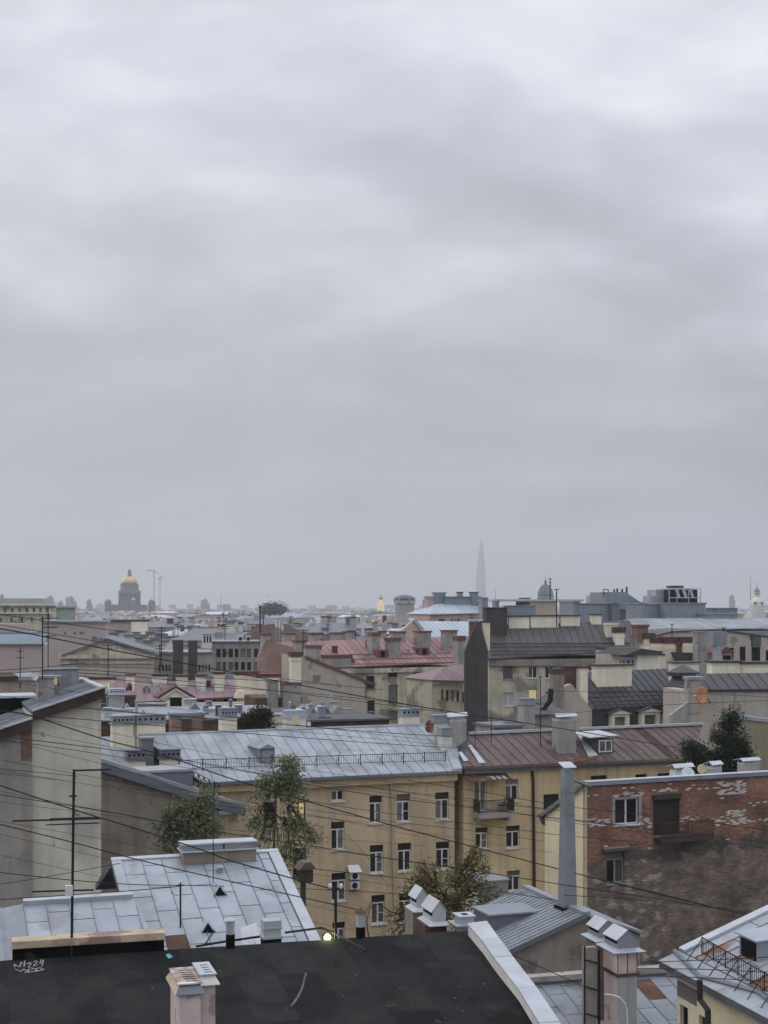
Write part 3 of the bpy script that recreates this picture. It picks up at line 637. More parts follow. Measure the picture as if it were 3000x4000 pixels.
def spZ(u, v):
    if abs(u - rust_at[0]) < .34 and abs(v - rust_at[1]) < .72: return RUST
    return None
uf0 = rZ.hit(475, 3366)[0]; uf1 = rZ.hit(1045, 3330)[0]
sheets(z1, roofZ, rZ, [(uf0, v_lo), (uf1, v_lo), (uf1, tr_[1] * .9), (uf0, 0)], .66, ZINC, dv=1.42, rh=.055, rw=.02, gap=.04, special=spZ, jit=.006)
for a, b in ((0, uf0 - .02), (uf1 + .02, ud)):
    for va, vb2 in ((v_lo, -5.0), (-4.99, -2.5), (-2.49, 0)):
        z1.part('edge_flashing', MB().bx(rZ, a, b, va, vb2, -.004, .06), WTIN if a > 1 else ZINC, roofZ)
z1.part('ridge_cap', MB().bx(rZ, 0, ud, -.08, .10, -.01, .07), WTIN, roofZ)
fZ = Fr(oZ, rZ.u, (0, 0, 1))
z1.part('wall', MB().bx(fZ, .15, ud - .15, -oZ.z, -2.3, -3.5, 6.6), DIRTY)
# long chimney block on the ridge
D = rZ.hp(857, 3372).y
fr, u0, u1, v0, v1 = box_on(716, 3290, 1001, 3372, D, .7, yZ)
c = z1.part('chimney', MB().bx(fr, u0, u1, v0 - .5, v0 + .42, -.7, 0), GBROWN)
for a, b in ((u0 - .06, (u0 + u1) / 2 + .12), ((u0 + u1) / 2 + .135, u1 + .06)):
    z1.part('cap_tray', MB().bx(fr, a, b, v0 + .42, v0 + .46, -.82, .12), WTIN, c)
    z1.part('cap_tray', MB().bx(fr, a + .02, b - .02, v0 + .47, v1 - .05, -.62, .02), ZINC2, c)
z1.part('cap_top', MB().bx(fr, u0 - .05, u1 + .03, v1 - .05, v1, -.72, .06), WTIN, c)
z1.part('chimney_foot', MB().bx(fr, u0 - .03, u1 + .03, v0 - .5, v0 + .03, -.75, .03), ZINCD, c)
def tri_vent(th, roof, rf, px, py, w, h, m):
    b = rf.hp(px, py); f = Fr(b, rf.u, (0, 0, 1)); bk_ = Vector((-f.n.x, -f.n.y, 0))
    a0, a1, ap = f.pt(-w / 2, 0), f.pt(w / 2, 0), f.pt(0, h)
    rear = b + bk_ * (h / math.tan(R(20)) * .98) + Vector((0, 0, h))
    mb = MB(); mb.add([a0, a1, ap, rear], [(0, 2, 3), (2, 1, 3), (0, 3, 1)])
    fw_ = f.off(.03); e = .06
    for s in (-1, 1): mb.prism([fw_.pt(s * (w / 2 + e), -.02), fw_.pt(0, h + e * .8), ap + Vector((0, 0, e * .8)) - f.n * .1, f.pt(s * (w / 2 + e), -.02, -.1)], (0, 0, .012))
    v = th.part('roof_vent', mb, m, roof)
    th.part('vent_opening', MB().prism([f.pt(-w / 2 + .02, .0, .004), f.pt(w / 2 - .02, .0, .004), f.pt(0, h - .02, .004)], f.n * .012), DARK, roof)
tri_vent(z1, roofZ, rZ, 860, 3500, .38, .30, ZINC); tri_vent(z1, roofZ, rZ, 814, 3644, .38, .30, ZINC)
D = rZ.hp(862, 3415).y; fr, u0, u1, v0, v1 = box_on(852, 3386, 870, 3415, D, .2, yZ)
c = z1.part('roof_vent', MB().bx(fr, u0, u1, v0 - .1, v1 - .05, -.16, 0), ZINC2, roofZ); z1.part('vent_lid', MB().bx(fr, u0 - .04, u1 + .04, v1 - .05, v1, -.2, .04), WTIN, roofZ)
# low white hatch
q = [rZ.hp(936, 3625), rZ.hp(1030, 3618), rZ.hp(1028, 3690), rZ.hp(945, 3695)]; ap = (rZ.hp(1000, 3640) + Vector((0, 0, .28)))
z1.part('roof_hatch', MB().add(q + [ap], [(0, 1, 4), (1, 2, 4), (2, 3, 4), (3, 0, 4), (3, 2, 1, 0)]), WTIN, roofZ)

oY = P(92, 3532, 41.0)
z2 = Thing('zinc_roofed_shed', 'lower zinc sheet roof with a hipped left end, tucked between felt roof and beige firewall', 'house', ground_loc(oY))
rY = roof_fr(oY, yZ, 20.0)
tR = rY.hit(518, 3512); br = rY.hit(640, 3725)
polyY = [(0, -5.2), (br[0] + .1, -5.2), (br[0], br[1]), (tR[0], tR[1]), (0, 0)]
mb = MB().prism([rY.pt(a, b, -.006) for a, b in polyY], (0, 0, -.2))
roofY = z2.part('roof', mb, DECK)
sheets(z2, roofY, rY, polyY, .62, ZINC, dv=1.2, rh=.05, rw=.02, gap=.036, jit=.006)
z2.part('ridge_cap', MB().bx(rY, -.02, tR[0], -.10, .06, -.01, .16), WTIN, roofY)
z2.part('ridge_wall', MB().bx(Fr(oY, rY.u, (0, 0, 1)), 0, tR[0], -1.2, .02, -.25, -.02), ZINC2)
hp_ = [rY.pt(0, 0), rY.pt(0, -5.2), rY.pt(-3.2, -5.2, -.1), rY.pt(-3.2, -.75, -.25)]
fh = Fr(rY.pt(0, 0), rY.u, rY.v)
h2 = z2.part('hip_roof', MB().prism([p + Vector((0, 0, -.01)) for p in hp_], (0, 0, -.2)), DECK)
sheets(z2, h2, Fr(rY.pt(-3.2, -5.2, -.10), (rY.pt(0, -5.2) - rY.pt(-3.2, -5.2, -.1)), rY.v), [(0, 0), (3.19, 0), (3.19, 5.2), (0, 4.45)], .64, ZINC2, dv=None, rh=.05, rw=.03)
z2.part('wall', MB().bx(Fr(oY, rY.u, (0, 0, 1)), -3.0, tR[0] - .2, -oY.z, -1.9, .6, 4.6), DIRTY)

# ================================================================== beige firewall building, left
yB = 18.0
oB = P(395, 2712, 65.0)
bf = Thing('firewall_building', 'tall beige blank firewall with a rusty-edged ribbed roof and antenna-laden chimney', 'building', ground_loc(oB))
fB = Fr(oB, (math.cos(R(yB)), math.sin(R(yB)), 0), (0, 0, 1))
k0 = fB.hit(125, 2801); zb_ = -oB.z
pl = [(k0[0], zb_), (0, zb_), (0, 0), k0]
bf.part('wall', MB().prism([fB.pt(a, b, 0) for a, b in pl], fB.n * -11), BEIGE)
l0 = fB.hit(-420, 3010); k1 = fB.hit(125, 2845)
pl2 = [(l0[0], zb_), (k0[0] - .002, zb_), (k0[0] - .002, k1[1]), l0]
fB2 = fB.off(.12)
bf.part('wall', MB().prism([fB2.pt(a, b, 0) for a, b in pl2], fB.n * -9), DIRTY, label='stained grey plaster firewall section')
# exposed brick pilaster, laid course by course
bu0, bu1, bv0, bv1 = rect(fB2, (82, 2838, 124, 2970))
pil = bf.part('pilaster', MB().bx(fB2, bu0, bu1, bv0, bv1, -.05, .02), MORTAR)
v = bv0; r_ = 0
while v < bv1 - .05:
    x = bu0 - (.13 if r_ % 2 else 0)
    while x < bu1:
        a, b = max(x, bu0), min(x + .245, bu1)
        if b - a > .05 and not (r_ < 4 and rnd.random() < .4): bf.part('brick', MB().bx(fB2, a, b, v, v + .062, .012, .035 + rnd.uniform(0, .02)), BRICKR, pil)
        x += .258
    v += .075; r_ += 1
# roof: slope rising to the right, ribs up the slope, rusty fascia
pit = math.atan2(k0[1] - 0, k0[0] - 0) if False else math.atan2(-k0[1], -k0[0])
ru = Vector((math.cos(R(yB)) * math.cos(pit), math.sin(R(yB)) * math.cos(pit), math.sin(pit)))
bkB = Vector((-math.sin(R(yB)), math.cos(R(yB)), 0))
rB = Fr(fB.pt(0, .25, .35), ru, bkB)     # u up the slope to the right, v into the depth
Lr = -k0[0] / math.cos(pit)
def slope_roof(u0, u1, dz, fas, dep, nm):
    f = Fr(rB.pt(0, 0) + Vector((0, 0, dz)), ru, bkB)
    r = bf.part('roof', MB().prism([f.pt(u0, 0), f.pt(u1, 0), f.pt(u1, dep), f.pt(u0, dep)], (0, 0, -.12)), DECK)
    v = 0.0
    while v < dep - .1:
        d = min(.55, dep - v)
        bf.part('roof_sheet', MB().bx(f, u0, u1, v + .012, v + d - .012, .0, .02 + rnd.uniform(0, .006)).bx(f, u0, u1, v - .02, v + .02, 0, .06), ZINC2 if rnd.random() < .8 else ZINCD, r); v += d
    bf.part('fascia', MB().bx(Fr(f.pt(0, 0), ru, (0, 0, 1)), u0, u1, -.42, -.005, .0, .06), fas, r)
    bf.part('edge_strip', MB().bx(f, u0, u1, -.10, .08, .022, .10), WTIN, r)
    return r
rA = slope_roof(-Lr, .12, 0, RUSTD, 9.0, 'a')
rC = slope_roof(l0[0] / math.cos(pit), -Lr - .05, -.32, RUSTD, 7.5, 'b')
bf.part('ridge_flashing', MB().bx(Fr(rB.pt(.12, 0), bkB, (0, 0, 1)), 0, 9.0, -.25, .08, -.22, .06), WTIN, rA)
bf.part('pilaster_cap', MB().bx(fB2, bu0 - .06, bu1 + .06, bv1, bv1 + .30, -.1, .14), ZINC2, pil)
# big chimney with zinc head
chf, cd = chimney(bf, (148, 2640, 212, 2742), D=67.5, depth=.9, m=CONC, cap='slab', cm=CONC, yaw=yB, ext=1.2, capf=.08)
chimney(bf, (170, 2612, 308, 2690), D=70.5, depth=1.0, m=ZINC2, cap='slab', cm=ZINCD, yaw=yB, ext=1.6, capf=.06)
chimney(bf, (212, 2640, 232, 2735), D=68.2, depth=.5, m=GBROWN, cap='slab', cm=CONC, yaw=yB, ext=1.2, capf=.06)
# upper wall behind at the left with a dark coping box
fU = facade_fr(70, 2735, 76.0, yB)
u0, u1, v0, v1 = rect(fU, (-250, 2660, 148, 2790))
ub2 = Thing('neighbouring_attic', 'grey-brown attic wall with a rusty coping rising behind the ribbed roof', 'building', ground_loc(fU.o))
ub2.part('wall', MB().bx(fU, u0, u1, v0 - 20, v1, -5, 0), GBROWN)
ub2.part('coping', MB().bx(fU, u0, fU.hit(70, 2700)[0], v1, v1 + .22, -5, .12), RUSTD)
ub2.part('coping', MB().bx(fU, fU.hit(70, 2700)[0] + .01, u1, v1, v1 + .2, -5, .1), ZINC2)
fU2 = facade_fr(70, 2780, 70.0, yB); u0, u1, v0, v1 = rect(fU2, (-250, 2728, 146, 2785))
ub2.part('parapet_box', MB().bx(fU2, u0, u1, v0 - 2, v1, -2.5, 0), FELTW)
ub2.part('parapet_edge', MB().bx(fU2, u0, u1, v1, v1 + .10, -2.5, .08), WTIN)

# ================================================================== grey-brown firewall wing with sloping zinc roof
yO = 22.5
oG = P(395, 2979, 78.0)
gf = Thing('firewall_wing', 'grey-brown stained firewall wing with a zinc-edged roof sloping down to the right', 'building', ground_loc(oG))
fG = Fr(oG, (math.cos(R(yO)), math.sin(R(yO)), 0), (0, 0, 1))
gL = fG.hit(330, 2960); gM = fG.hit(850, 3122); gE = fG.hit(951, 3158)
gf.part('wall', MB().prism([fG.pt(a, b) for a, b in ((gL[0], -oG.z), (gM[0], -oG.z), gM, gL)], fG.n * -6), GBROWN)
gdir = (fG.pt(*gE) - fG.pt(*gL)).normalized(); gback = Vector((-fG.n.x, -fG.n.y, 0))
gr = Fr(fG.pt(*gL) + fG.n * .3, gdir, gback); glen = (fG.pt(*gE) - fG.pt(*gL)).length
roofG = gf.part('roof', MB().bx(gr, 0, glen, 0, 6.4, .0, .14), DECK)
u = 0.0
while u < glen - .1:
    gf.part('roof_sheet', MB().bx(gr, u + .01, min(u + .7, glen) - .01, .3, 6.35, .145, .16).bx(gr, u - .015, u + .015, .3, 6.35, .145, .2), ZINC2, roofG); u += .7
gf.part('edge_flashing', MB().bx(gr, 0, glen, -.06, .26, .06, .24), ZINC, roofG)
gf.part('fascia', MB().bx(Fr(gr.pt(0, 0), gdir, (0, 0, 1)), 0, glen, -.42, .05, -.02, .05), ZINCD, roofG)
gf.part('end_slab', MB().bx(fG, fG.hit(852, 3160)[0], gE[0] + .05, gE[1] - .24, gE[1] - .02, -.6, .25), WTIN)
gf.part('end_wall', MB().bx(fG, gM[0] + .002, gE[0] - .25, -oG.z, gE[1] - .24, -5.5, -.15), OCHRE)
# raised zinc-clad box behind the slope
fr, u0, u1, v0, v1 = box_on(527, 3016, 753, 3085, 82.0, 2, yO, ext=1.5)
gf.part('roof_box', MB().bx(fr, u0, u1, v0, v1, -2.2, 0), ZINCD); gf.part('box_lid', MB().bx(fr, u0 - .06, u1 + .06, v1, v1 + .13, -2.3, .1), ZINC)
# black iron stair lattice
fr, u0, u1, v0, v1 = box_on(755, 3012, 858, 3112, 83.0, 1, yO)
mb = MB()
for k in range(6):
    t = k / 5; a = fr.pt(u0 + (u1 - u0) * t, v1 - (v1 - v0) * t * .55, 0); b = a + Vector((0, 0, -.75))
    mb.tube([a, b], .025, 5)
    if k < 5:
        t2 = (k + 1) / 5; a2 = fr.pt(u0 + (u1 - u0) * t2, v1 - (v1 - v0) * t2 * .55, 0)
        for pq in ((a, a2), (b, a2 + Vector((0, 0, -.75))), (a, a2 + Vector((0, 0, -.75))), (b, a2), ((a + b) / 2, a2 + Vector((0, 0, -.37)))): mb.tube(pq, .022, 5)
gf.part('iron_stair', mb, IRON)

# ================================================================== ochre apartment block (left part) with zinc roof
A_ = (790, 3058)
oa = Thing('apartment_block', 'long ochre apartment block with grey zinc roof and iron snow railing', 'building', ground_loc(P(1322, 3036, 92)))
Dl = 92 / (1 + .0) ; 
DA = facade_fr(1322, 3036, 92.0, yO).hp(790, 3060).y
winsA = [(1293, 3087, 1344, 3128, '2'), (1443, 3108, 1493, 3215), (1293, 3210, 1346, 3319), (1445, 3301, 1498, 3410), (1295, 3410, 1351, 3519), (1451, 3496, 1504, 3608), (1549, 3102, 1602, 3210), (1554, 3293, 1607, 3403), (1559, 3490, 1605, 3600),
         (1700, 3095, 1754, 3201), (1703, 3288, 1756, 3395), (1299, 3602, 1348, 3700), (1030, 3131, 1083, 3239, '1', None, GFRAME), (1141, 3133, 1194, 3222, '2', GLASSL, DFRAME), (1144, 3314, 1197, 3432, '1', None, DFRAME)]
def spA(u, v): return ZINC2 if rnd.random() < .05 else None
HA = house(oa, A_, DA, (1803, 3011), (545, 2872), (1768, 2828), yO, 20, OCHRE, ZINC, du=.78, wins=winsA, over=.5, dv=None, gut=ZINCD, cornice=(OCHRE, .55), rh=.06, special=spA)
rfA, foA = HA['rf'], HA['fo']
# ridge cap and eave valley sheets
oa.part('ridge_cap', MB().tube([HA['R'][0] + Vector((0, 0, .03)), HA['R'][1] + Vector((0, 0, .03))], .10, 6), ZINC, HA['roof'])
# snow railing: posts, rails and balusters
p0, p1 = rfA.hit(700, 3012), rfA.hit(1740, 2978)
npost = 13; pr = []
rail = oa.part('railing', MB().tube([rfA.pt(*p0) + Vector((0, 0, .66)), rfA.pt(*p1) + Vector((0, 0, .66))], .022, 5).tube([rfA.pt(*p0) + Vector((0, 0, .14)), rfA.pt(*p1) + Vector((0, 0, .14))], .018, 5), IRON)
for k in range(npost):
    a = rfA.pt(*p0).lerp(rfA.pt(*p1), k / (npost - 1))
    oa.part('railing_post', MB().tube([a, a + Vector((0, 0, .74))], .034, 5).tube([a + Vector((0, 0, .6)), a - rfA.v * -.5], .018, 4), IRON, rail)
    if k < npost - 1:
        b = rfA.pt(*p0).lerp(rfA.pt(*p1), (k + 1) / (npost - 1))
        for j in range(1, 9):
            c = a.lerp(b, j / 9); oa.part('baluster', MB().tube([c + Vector((0, 0, .14)), c + Vector((0, 0, .66))], .010, 4), IRON, rail)
# roof dormer
D = rfA.hp(1045, 2982).y
fr, u0, u1, v0, v1 = box_on(1016, 2922, 1073, 2984, D, 1.5, yO)
dm = oa.part('dormer', MB().bx(fr, u0, u1, v0 - .3, v1, -2.2, 0), ZINCD)
oa.part('dormer_roof', MB().prism([fr.pt(u0 - .12, v1 - .02, .15), fr.pt(u1 + .12, v1 - .02, .15), fr.pt((u0 + u1) / 2, v1 + .26, .15)], fr.n * -2.6), ZINC2, dm)
oa.part('dormer_hatch', MB().bx(fr, u0 + .12, u1 - .12, v0 + .05, v1 - .15, .003, .03), ZINC2, dm)
# chimneys along the roof
for r, kw in (((441, 2796, 521, 2862), dict(cap='holes', holes=5, m=CREAM, cm=ZINC2, capf=.5)), ((535, 2792, 646, 2868), dict(cap='holes', holes=5, m=CREAM, cm=ZINC2, capf=.45)),
              ((1118, 2775, 1196, 2848), dict(cap='tray', m=OFFW, cm=GALV, capf=.42)), ((1572, 2768, 1639, 2824), dict(cap='holes', holes=4, m=CREAM, cm=ZINC2, capf=.52)),
              ((866, 2766, 926, 2855), dict(cap='holes', holes=5, m=CREAM, cm=ZINC2, capf=.4))):
    chimney(oa, r, D=HA['R'][0].lerp(HA['R'][1], (r[0] - 545) / 1220).y + .4, depth=.8, yaw=yO, ext=1.0, **kw)
chimney(oa, (497, 2930, 569, 2996), plane=rfA, depth=.7, yaw=yO, m=CREAM, cap='holes', holes=4, cm=ZINCD, capf=.62)
chimney(oa, (633, 2927, 704, 3010), plane=rfA, depth=.7, yaw=yO, m=CREAM, cap='holes', holes=4, cm=ZINCD, capf=.46)
chimney(oa, (553, 2880, 600, 2960), plane=rfA, depth=.8, yaw=yO, m=ZINCD, cap='slab', cm=ZINC, capf=.08)
chimney(oa, (1726, 2842, 1766, 2932), plane=rfA, depth=.7, yaw=yO, m=OFFW, cap='tray', cm=ZINC2, capf=.35)
chimney(oa, (1694, 2792, 1752, 2900), plane=rfA, depth=.7, yaw=yO, m=OFFW, cap='tray', cm=ZINC2, capf=.30)
# left lower roof piece between the firewall and the main roof
wl = Thing('roof_wing', 'small dark zinc roof wing between beige firewall and the ochre block', 'building', ground_loc(P(470, 2960, 95)))
HW = house(wl, (330, 2990), 93.0, (560, 2985), (330, 2882), (548, 2872), yO, 20, OCHRE, ZINC2, du=.7, over=.3)
# downpipe and corner stain strip
dp_ = [foA.hp(1524, 3030) + foA.n * .12, foA.hp(1527, 3070) + foA.n * .1, foA.hp(1540, 3560) + foA.n * .1]
oa.part('downpipe', MB().tube(dp_, .085, 8), PIPEG); oa.part('pipe_head', MB().lathe(foA.hp(1524, 3046) + foA.n * .15, [(.09, 0), (.2, .22), (.2, .32)], 10), PIPEG)
# gable flashing at the right end of the zinc roof
oa.part('gable_flashing', MB().prism([rfA.hp(1745, 2935), rfA.hp(1775, 2932), rfA.hp(1806, 3008), rfA.hp(1770, 3012)], (0, 0, .12)), ZINC, HA['roof'])

# ================================================================== ochre block, right part, brown roof
ob = Thing('apartment_block', 'yellow-ochre apartment block with brown iron roof, rusty awning and small balcony', 'building', ground_loc(P(2200, 3000, 96)))
DBb = HA['fw'].hp(1812, 3004).y
winsB = [(1974, 3044, 2025, 3128), (1857, 3232, 1906, 3314), (1977, 3225, 2031, 3311), (1877, 3406, 1909, 3435, '1', None, DFRAME), (1980, 3401, 2032, 3480), (2123, 3102, 2184, 3167, '1', None, DFRAME), (2308, 3029, 2371, 3052, '1', None, DFRAME), (2482, 3024, 2528, 3044, '1', None, DFRAME), (2569, 3020, 2617, 3040, '1', None, DFRAME), (1853, 3051, 1901, 3162, '2')]
def spB(u, v):
    x = rnd.random()
    return RUSTD if x < .05 else None
HB = house(ob, (1810, 2996), DBb, (2700, 2962), (1829, 2871), (2745, 2833), yO, 20, OCHRE2, BROWN, du=.72, wins=winsB, over=.45, gut=BROWN, cornice=(ZINCD, .38), rh=.06, special=spB)
rfB, foB = HB['rf'], HB['fo']
for a, b in ((0.0, .38), (.46, 1.0)):
    A1 = HB['R'][0].lerp(HB['R'][1], a); B1 = HB['R'][0].lerp(HB['R'][1], b)
    ob.part('ridge_cap', MB().prism([A1 + Vector((0, 0, .05)), B1 + Vector((0, 0, .05)), B1 + Vector((0, 0, .22)), A1 + Vector((0, 0, .22))], HB['fw'].n * .22), WTIN, HB['roof'])
for pts in ([(1829, 2912), (1840, 2910), (1897, 2980), (1872, 2982)], [(2257, 2872), (2268, 2872), (2336, 2950), (2300, 2958)], [(1790, 2938), (1804, 2937), (1830, 2972), (1812, 2974)]):
    ob.part('flashing', MB().prism([rfB.off(.065).hp(*p) for p in pts], (0, 0, .02)), WTIN, HB['roof'])
for pts in ([(2205, 2972), (2260, 2955), (2330, 2952), (2330, 2962), (2215, 2985)], [(2130, 2890), (2165, 2890), (2180, 2900), (2140, 2902)]):
    ob.part('flashing', MB().prism([rfB.off(.065).hp(*p) for p in pts], (0, 0, .02)), RUST, HB['roof'])
# firebreak chimney, second chimney with slatted tin covers, dormer window
chimney(ob, (1756, 2785, 1822, 2935), D=HB['R'][0].y - 1.0, depth=.8, yaw=yO, m=CONC, cap='cowl', cm=WTIN, capf=.22, ext=2.0)
chimney(ob, (2181, 2788, 2250, 2945), plane=rfB, depth=.9, yaw=yO, m=CONC, cap='cowl', cm=WTIN, capf=.18)
D = rfB.hp(2365, 2942).y
fr, u0, u1, v0, v1 = box_on(2332, 2886, 2396, 2942, D, 1.4, yO)
dm = ob.part('dormer', MB().bx(fr, u0, u1, v0 - .3, v1, -2.0, 0), DBROWN)
ob.part('dormer_roof', MB().prism([fr.pt(u0 - .7, v1 + .10, .2), fr.pt(u1 + .3, v1 + .18, .2), fr.pt(u1 + .2, v1 + .34, -2.2), fr.pt(u0 - .9, v1 + .30, -2.2)], (0, 0, .06)), WTIN, dm)
wf_ = MB(); a0, a1, b0, b1 = u0 + .12, u1 - .12, v0 + .08, v1 - .08
for q in ((a0, a0 + .08, b0, b1), (a1 - .08, a1, b0, b1), (a0 + .08, a1 - .08, b0, b0 + .08), (a0 + .08, a1 - .08, b1 - .08, b1), ((a0 + a1) / 2 - .04, (a0 + a1) / 2 + .04, b0 + .08, b1 - .08)): wf_.bx(fr, *q, .003, .05)
ob.part('dormer_window', wf_, WFRAME, dm); ob.part('pane', MB().bx(fr, a0 + .08, a1 - .08, b0 + .08, b1 - .08, .003, .02), GLASS2, dm)
# downpipe, awning, balcony
pp = [foB.hp(2075, 3000) + foB.n * .14, foB.hp(2080, 3050) + foB.n * .1, foB.hp(2085, 3500) + foB.n * .1]
ob.part('downpipe', MB().tube(pp, .10, 8), PIPEB); ob.part('pipe_head', MB().lathe(foB.hp(2077, 3010) + foB.n * .18, [(.12, 0), (.24, .25), (.24, .36)], 10), ZINC2)
aw = [foB.hp(1808, 3030), foB.hp(1975, 3024)]
awn = ob.part('awning', MB().prism([aw[0] + Vector((0, 0, .05)), aw[1] + Vector((0, 0, .05)), aw[1] + foB.n * 1.0 + Vector((0, 0, -.25)), aw[0] + foB.n * 1.0 + Vector((0, 0, -.25))], (0, 0, .03)), RUST)
for k in range(3):
    t = .55 + k * .13; a = aw[0].lerp(aw[1], t); b = aw[0].lerp(aw[1], t + .07)
    ob.part('awning_sheet', MB().prism([a + foB.n * .5 + Vector((0, 0, -.06)), b + foB.n * .5 + Vector((0, 0, -.06)), b + foB.n * 1.02 + Vector((0, 0, -.20)), a + foB.n * 1.02 + Vector((0, 0, -.20))], (0, 0, .03)), WTIN, awn)
u0, u1, v0, v1 = rect(foB, (1848, 3168, 1985, 3188))
bal = ob.part('balcony', MB().bx(foB, u0, u1, v0, v1 - .02, .01, .95).bx(foB, u0 + .2, u0 + .4, v0 - .3, v0, .01, .6).bx(foB, u1 - .4, u1 - .2, v0 - .3, v0, .01, .6), CONC)
mb = MB(); hh = .85
for w_ in (.03, .9): mb.bx(foB, u0 + .02, u0 + .06, v1, v1 + hh, w_ - .02, w_ + .02); mb.bx(foB, u1 - .06, u1 - .02, v1, v1 + hh, w_ - .02, w_ + .02)
mb.bx(foB, u0 + .02, u1 - .02, v1 + hh - .04, v1 + hh, .88, .92); mb.bx(foB, u0 + .02, u1 - .02, v1 + .08, v1 + .11, .885, .915)
for s in (u0 + .02, u1 - .05): mb.bx(foB, s, s + .03, v1 + hh - .04, v1 + hh, .05, .88)
rl = ob.part('balcony_rail', mb, IRON, bal)
for k in range(1, 22):
    uu = u0 + (u1 - u0) * k / 22; ob.part('baluster', MB().bx(foB, uu - .008, uu + .008, v1 + .11, v1 + hh - .04, .892, .908), IRON, bal)
for s in (u0 + .03, u1 - .045):
    ob.part('balcony_screen', MB().bx(foB, s, s + .012, v1 + .05, v1 + hh - .05, .06, .86), BRICKD, bal)
# chair on the balcony
ch_l = foB.pt(u0 + (u1 - u0) * .74, v1, .45)
cht = Thing('balcony_chair', 'dark metal armchair standing on the small ochre balcony', 'chair', ch_l)
cfw = Fr(ch_l, foB.u, (0, 0, 1))
cht.part('seat', MB().bx(cfw, -.24, .24, .40, .44, -.22, .22), IRON)
for s in (-.22, .2):
    for w_ in (-.2, .18): cht.part('leg', MB().bx(cfw, s, s + .03, 0, .4, w_, w_ + .03), IRON)
cht.part('backrest', MB().tube([cfw.pt(.24, .42, -.2), cfw.pt(.30, .9, -.2), cfw.pt(.30, .9, .2), cfw.pt(.24, .42, .2)], .02, 5).tube([cfw.pt(.28, .7, -.2), cfw.pt(.28, .7, .2)], .015, 5), IRON)
cht.part('armrest', MB().tube([cfw.pt(.28, .64, .22), cfw.pt(-.2, .62, .22), cfw.pt(-.22, .4, .22)], .018, 5), IRON)

# ================================================================== brick building at the right
yR = 24.0
oR = P(2295, 3066, 78.0)
br = Thing('brick_building', 'weathered red brick building with limewashed patches and a blue-grey metal coping', 'building', ground_loc(oR))
fR_ = Fr(oR, (math.cos(R(yR)), math.sin(R(yR)), 0), (0, 0, 1))
uR = fR_.hit(3330, 3010)[0]
w1 = rect(fR_, (2402, 3118, 2495, 3220)); w2 = rect(fR_, (2553, 3103, 2656, 3262)); w3 = rect(fR_, (2371, 3322, 2440, 3450)); w4 = rect(fR_, (2407, 3607, 2462, 3660))
wsR = [w1, w2, w3, w4]
facade(br, fR_.off(-.03), 0, uR, -oR.z, 0, wsR, MORTAR, reveal=.3)
bk_ = Vector((-fR_.n.x, -fR_.n.y, 0))
wallR = br.part('side_wall', MB().prism([fR_.pt(0, -oR.z, -.06), fR_.pt(0, 0, -.06), fR_.pt(0, 0, -.25), fR_.pt(0, -2.3, -4.5), fR_.pt(0, -oR.z, -4.5)], fR_.u * .35), YELLOW)
br.part('inner_wall', MB().bx(fR_, .4, uR - .1, -oR.z, -2.4, -4.4, -.5).bx(fR_, .4, uR - .1, -2.4, -.3, -.7, -.5), DARK)
# thin yellow skin on the left flank
br.part('rear_wall', MB().bx(fR_, .05, uR - .05, -oR.z, -2.4, -4.6, -4.45), YELLOW)
# bricks: one joined mesh for the courses, the pale ones singly
mb = MB(); mb.c = []; pale = []
zt = fR_.hit(2600, 3283)[1]
patches = [rect(fR_, r) for r in ((2800, 3052, 2910, 3105), (2830, 3165, 2915, 3222), (2780, 3190, 2850, 3225), (2500, 3190, 2552, 3235), (2296, 3195, 2380, 3242), (2545, 3078, 2700, 3092), (2296, 3088, 2330, 3112), (2390, 3095, 2520, 3112), (2660, 3190, 2720, 3215), (2915, 3200, 3000, 3208), (2930, 3130, 3000, 3136), (2720, 3075, 2800, 3082), (2690, 3110, 2720, 3118), (2430, 3085, 2450, 3100), (2420, 3095, 2440, 3107))]
v = -.09; row = 0
vend = fR_.hit(2600, 3800)[1]
while v > vend:
    x = -(.13 if row % 2 else 0)
    while x < uR - .02:
        a, b = max(x, .0), min(x + .245, uR)
        x += .259
        cu_, cv_ = (a + b) / 2, v + .03
        if b - a < .06 or any(w[0] - .10 < cu_ < w[1] + .10 and w[2] - .03 < cv_ < w[3] + .03 for w in wsR): continue
        nz = mnoise.noise(Vector((cu_ * .55, cv_ * .8, 3.3))); n2 = mnoise.noise(Vector((cu_ * 1.7, cv_ * 2.2, 9.1)))
        pr_ = 0.0
        for i, p in enumerate(patches):
            if p[0] < cu_ < p[1] and p[2] < cv_ < p[3]: pr_ = .62 if i < 2 else .38
        top = cv_ + n2 * .8 + nz * .7 > zt - .1 + (0.0 if cu_ > 2.2 else -1.2 + .4 * cu_)
        if top and rnd.random() < pr_ + .008:
            pale.append((a, b, v)); continue
        if top: c = (.215 + .06 * nz, .118 + .035 * nz, .086 + .026 * nz)
        else:
            g_ = .150 + .06 * n2 + .04 * nz; c = (g_ * 1.08, g_ * .85, g_ * .70)
            if n2 > .25 and cu_ < 5: c = (.30, .26, .24)
            if cv_ > zt - .9 + n2 * .5 and nz < .15: c = (.095, .080, .070)
        j = rnd.uniform(.75, 1.25); c = tuple(k * j for k in c)
        mb.bx(fR_, a, b, v, v + .064, -.025, .004 + rnd.uniform(0, .012), c)
    v -= .075; row += 1
o = br.part('brickwork', mb, BRICKS, kind='stuff')
rnd.shuffle(pale)
for (a, b, v) in pale[:300]: br.part('brick', MB().bx(fR_, a, b, v, v + .064, -.025, .016 + rnd.uniform(0, .008)), BRICKW, o)
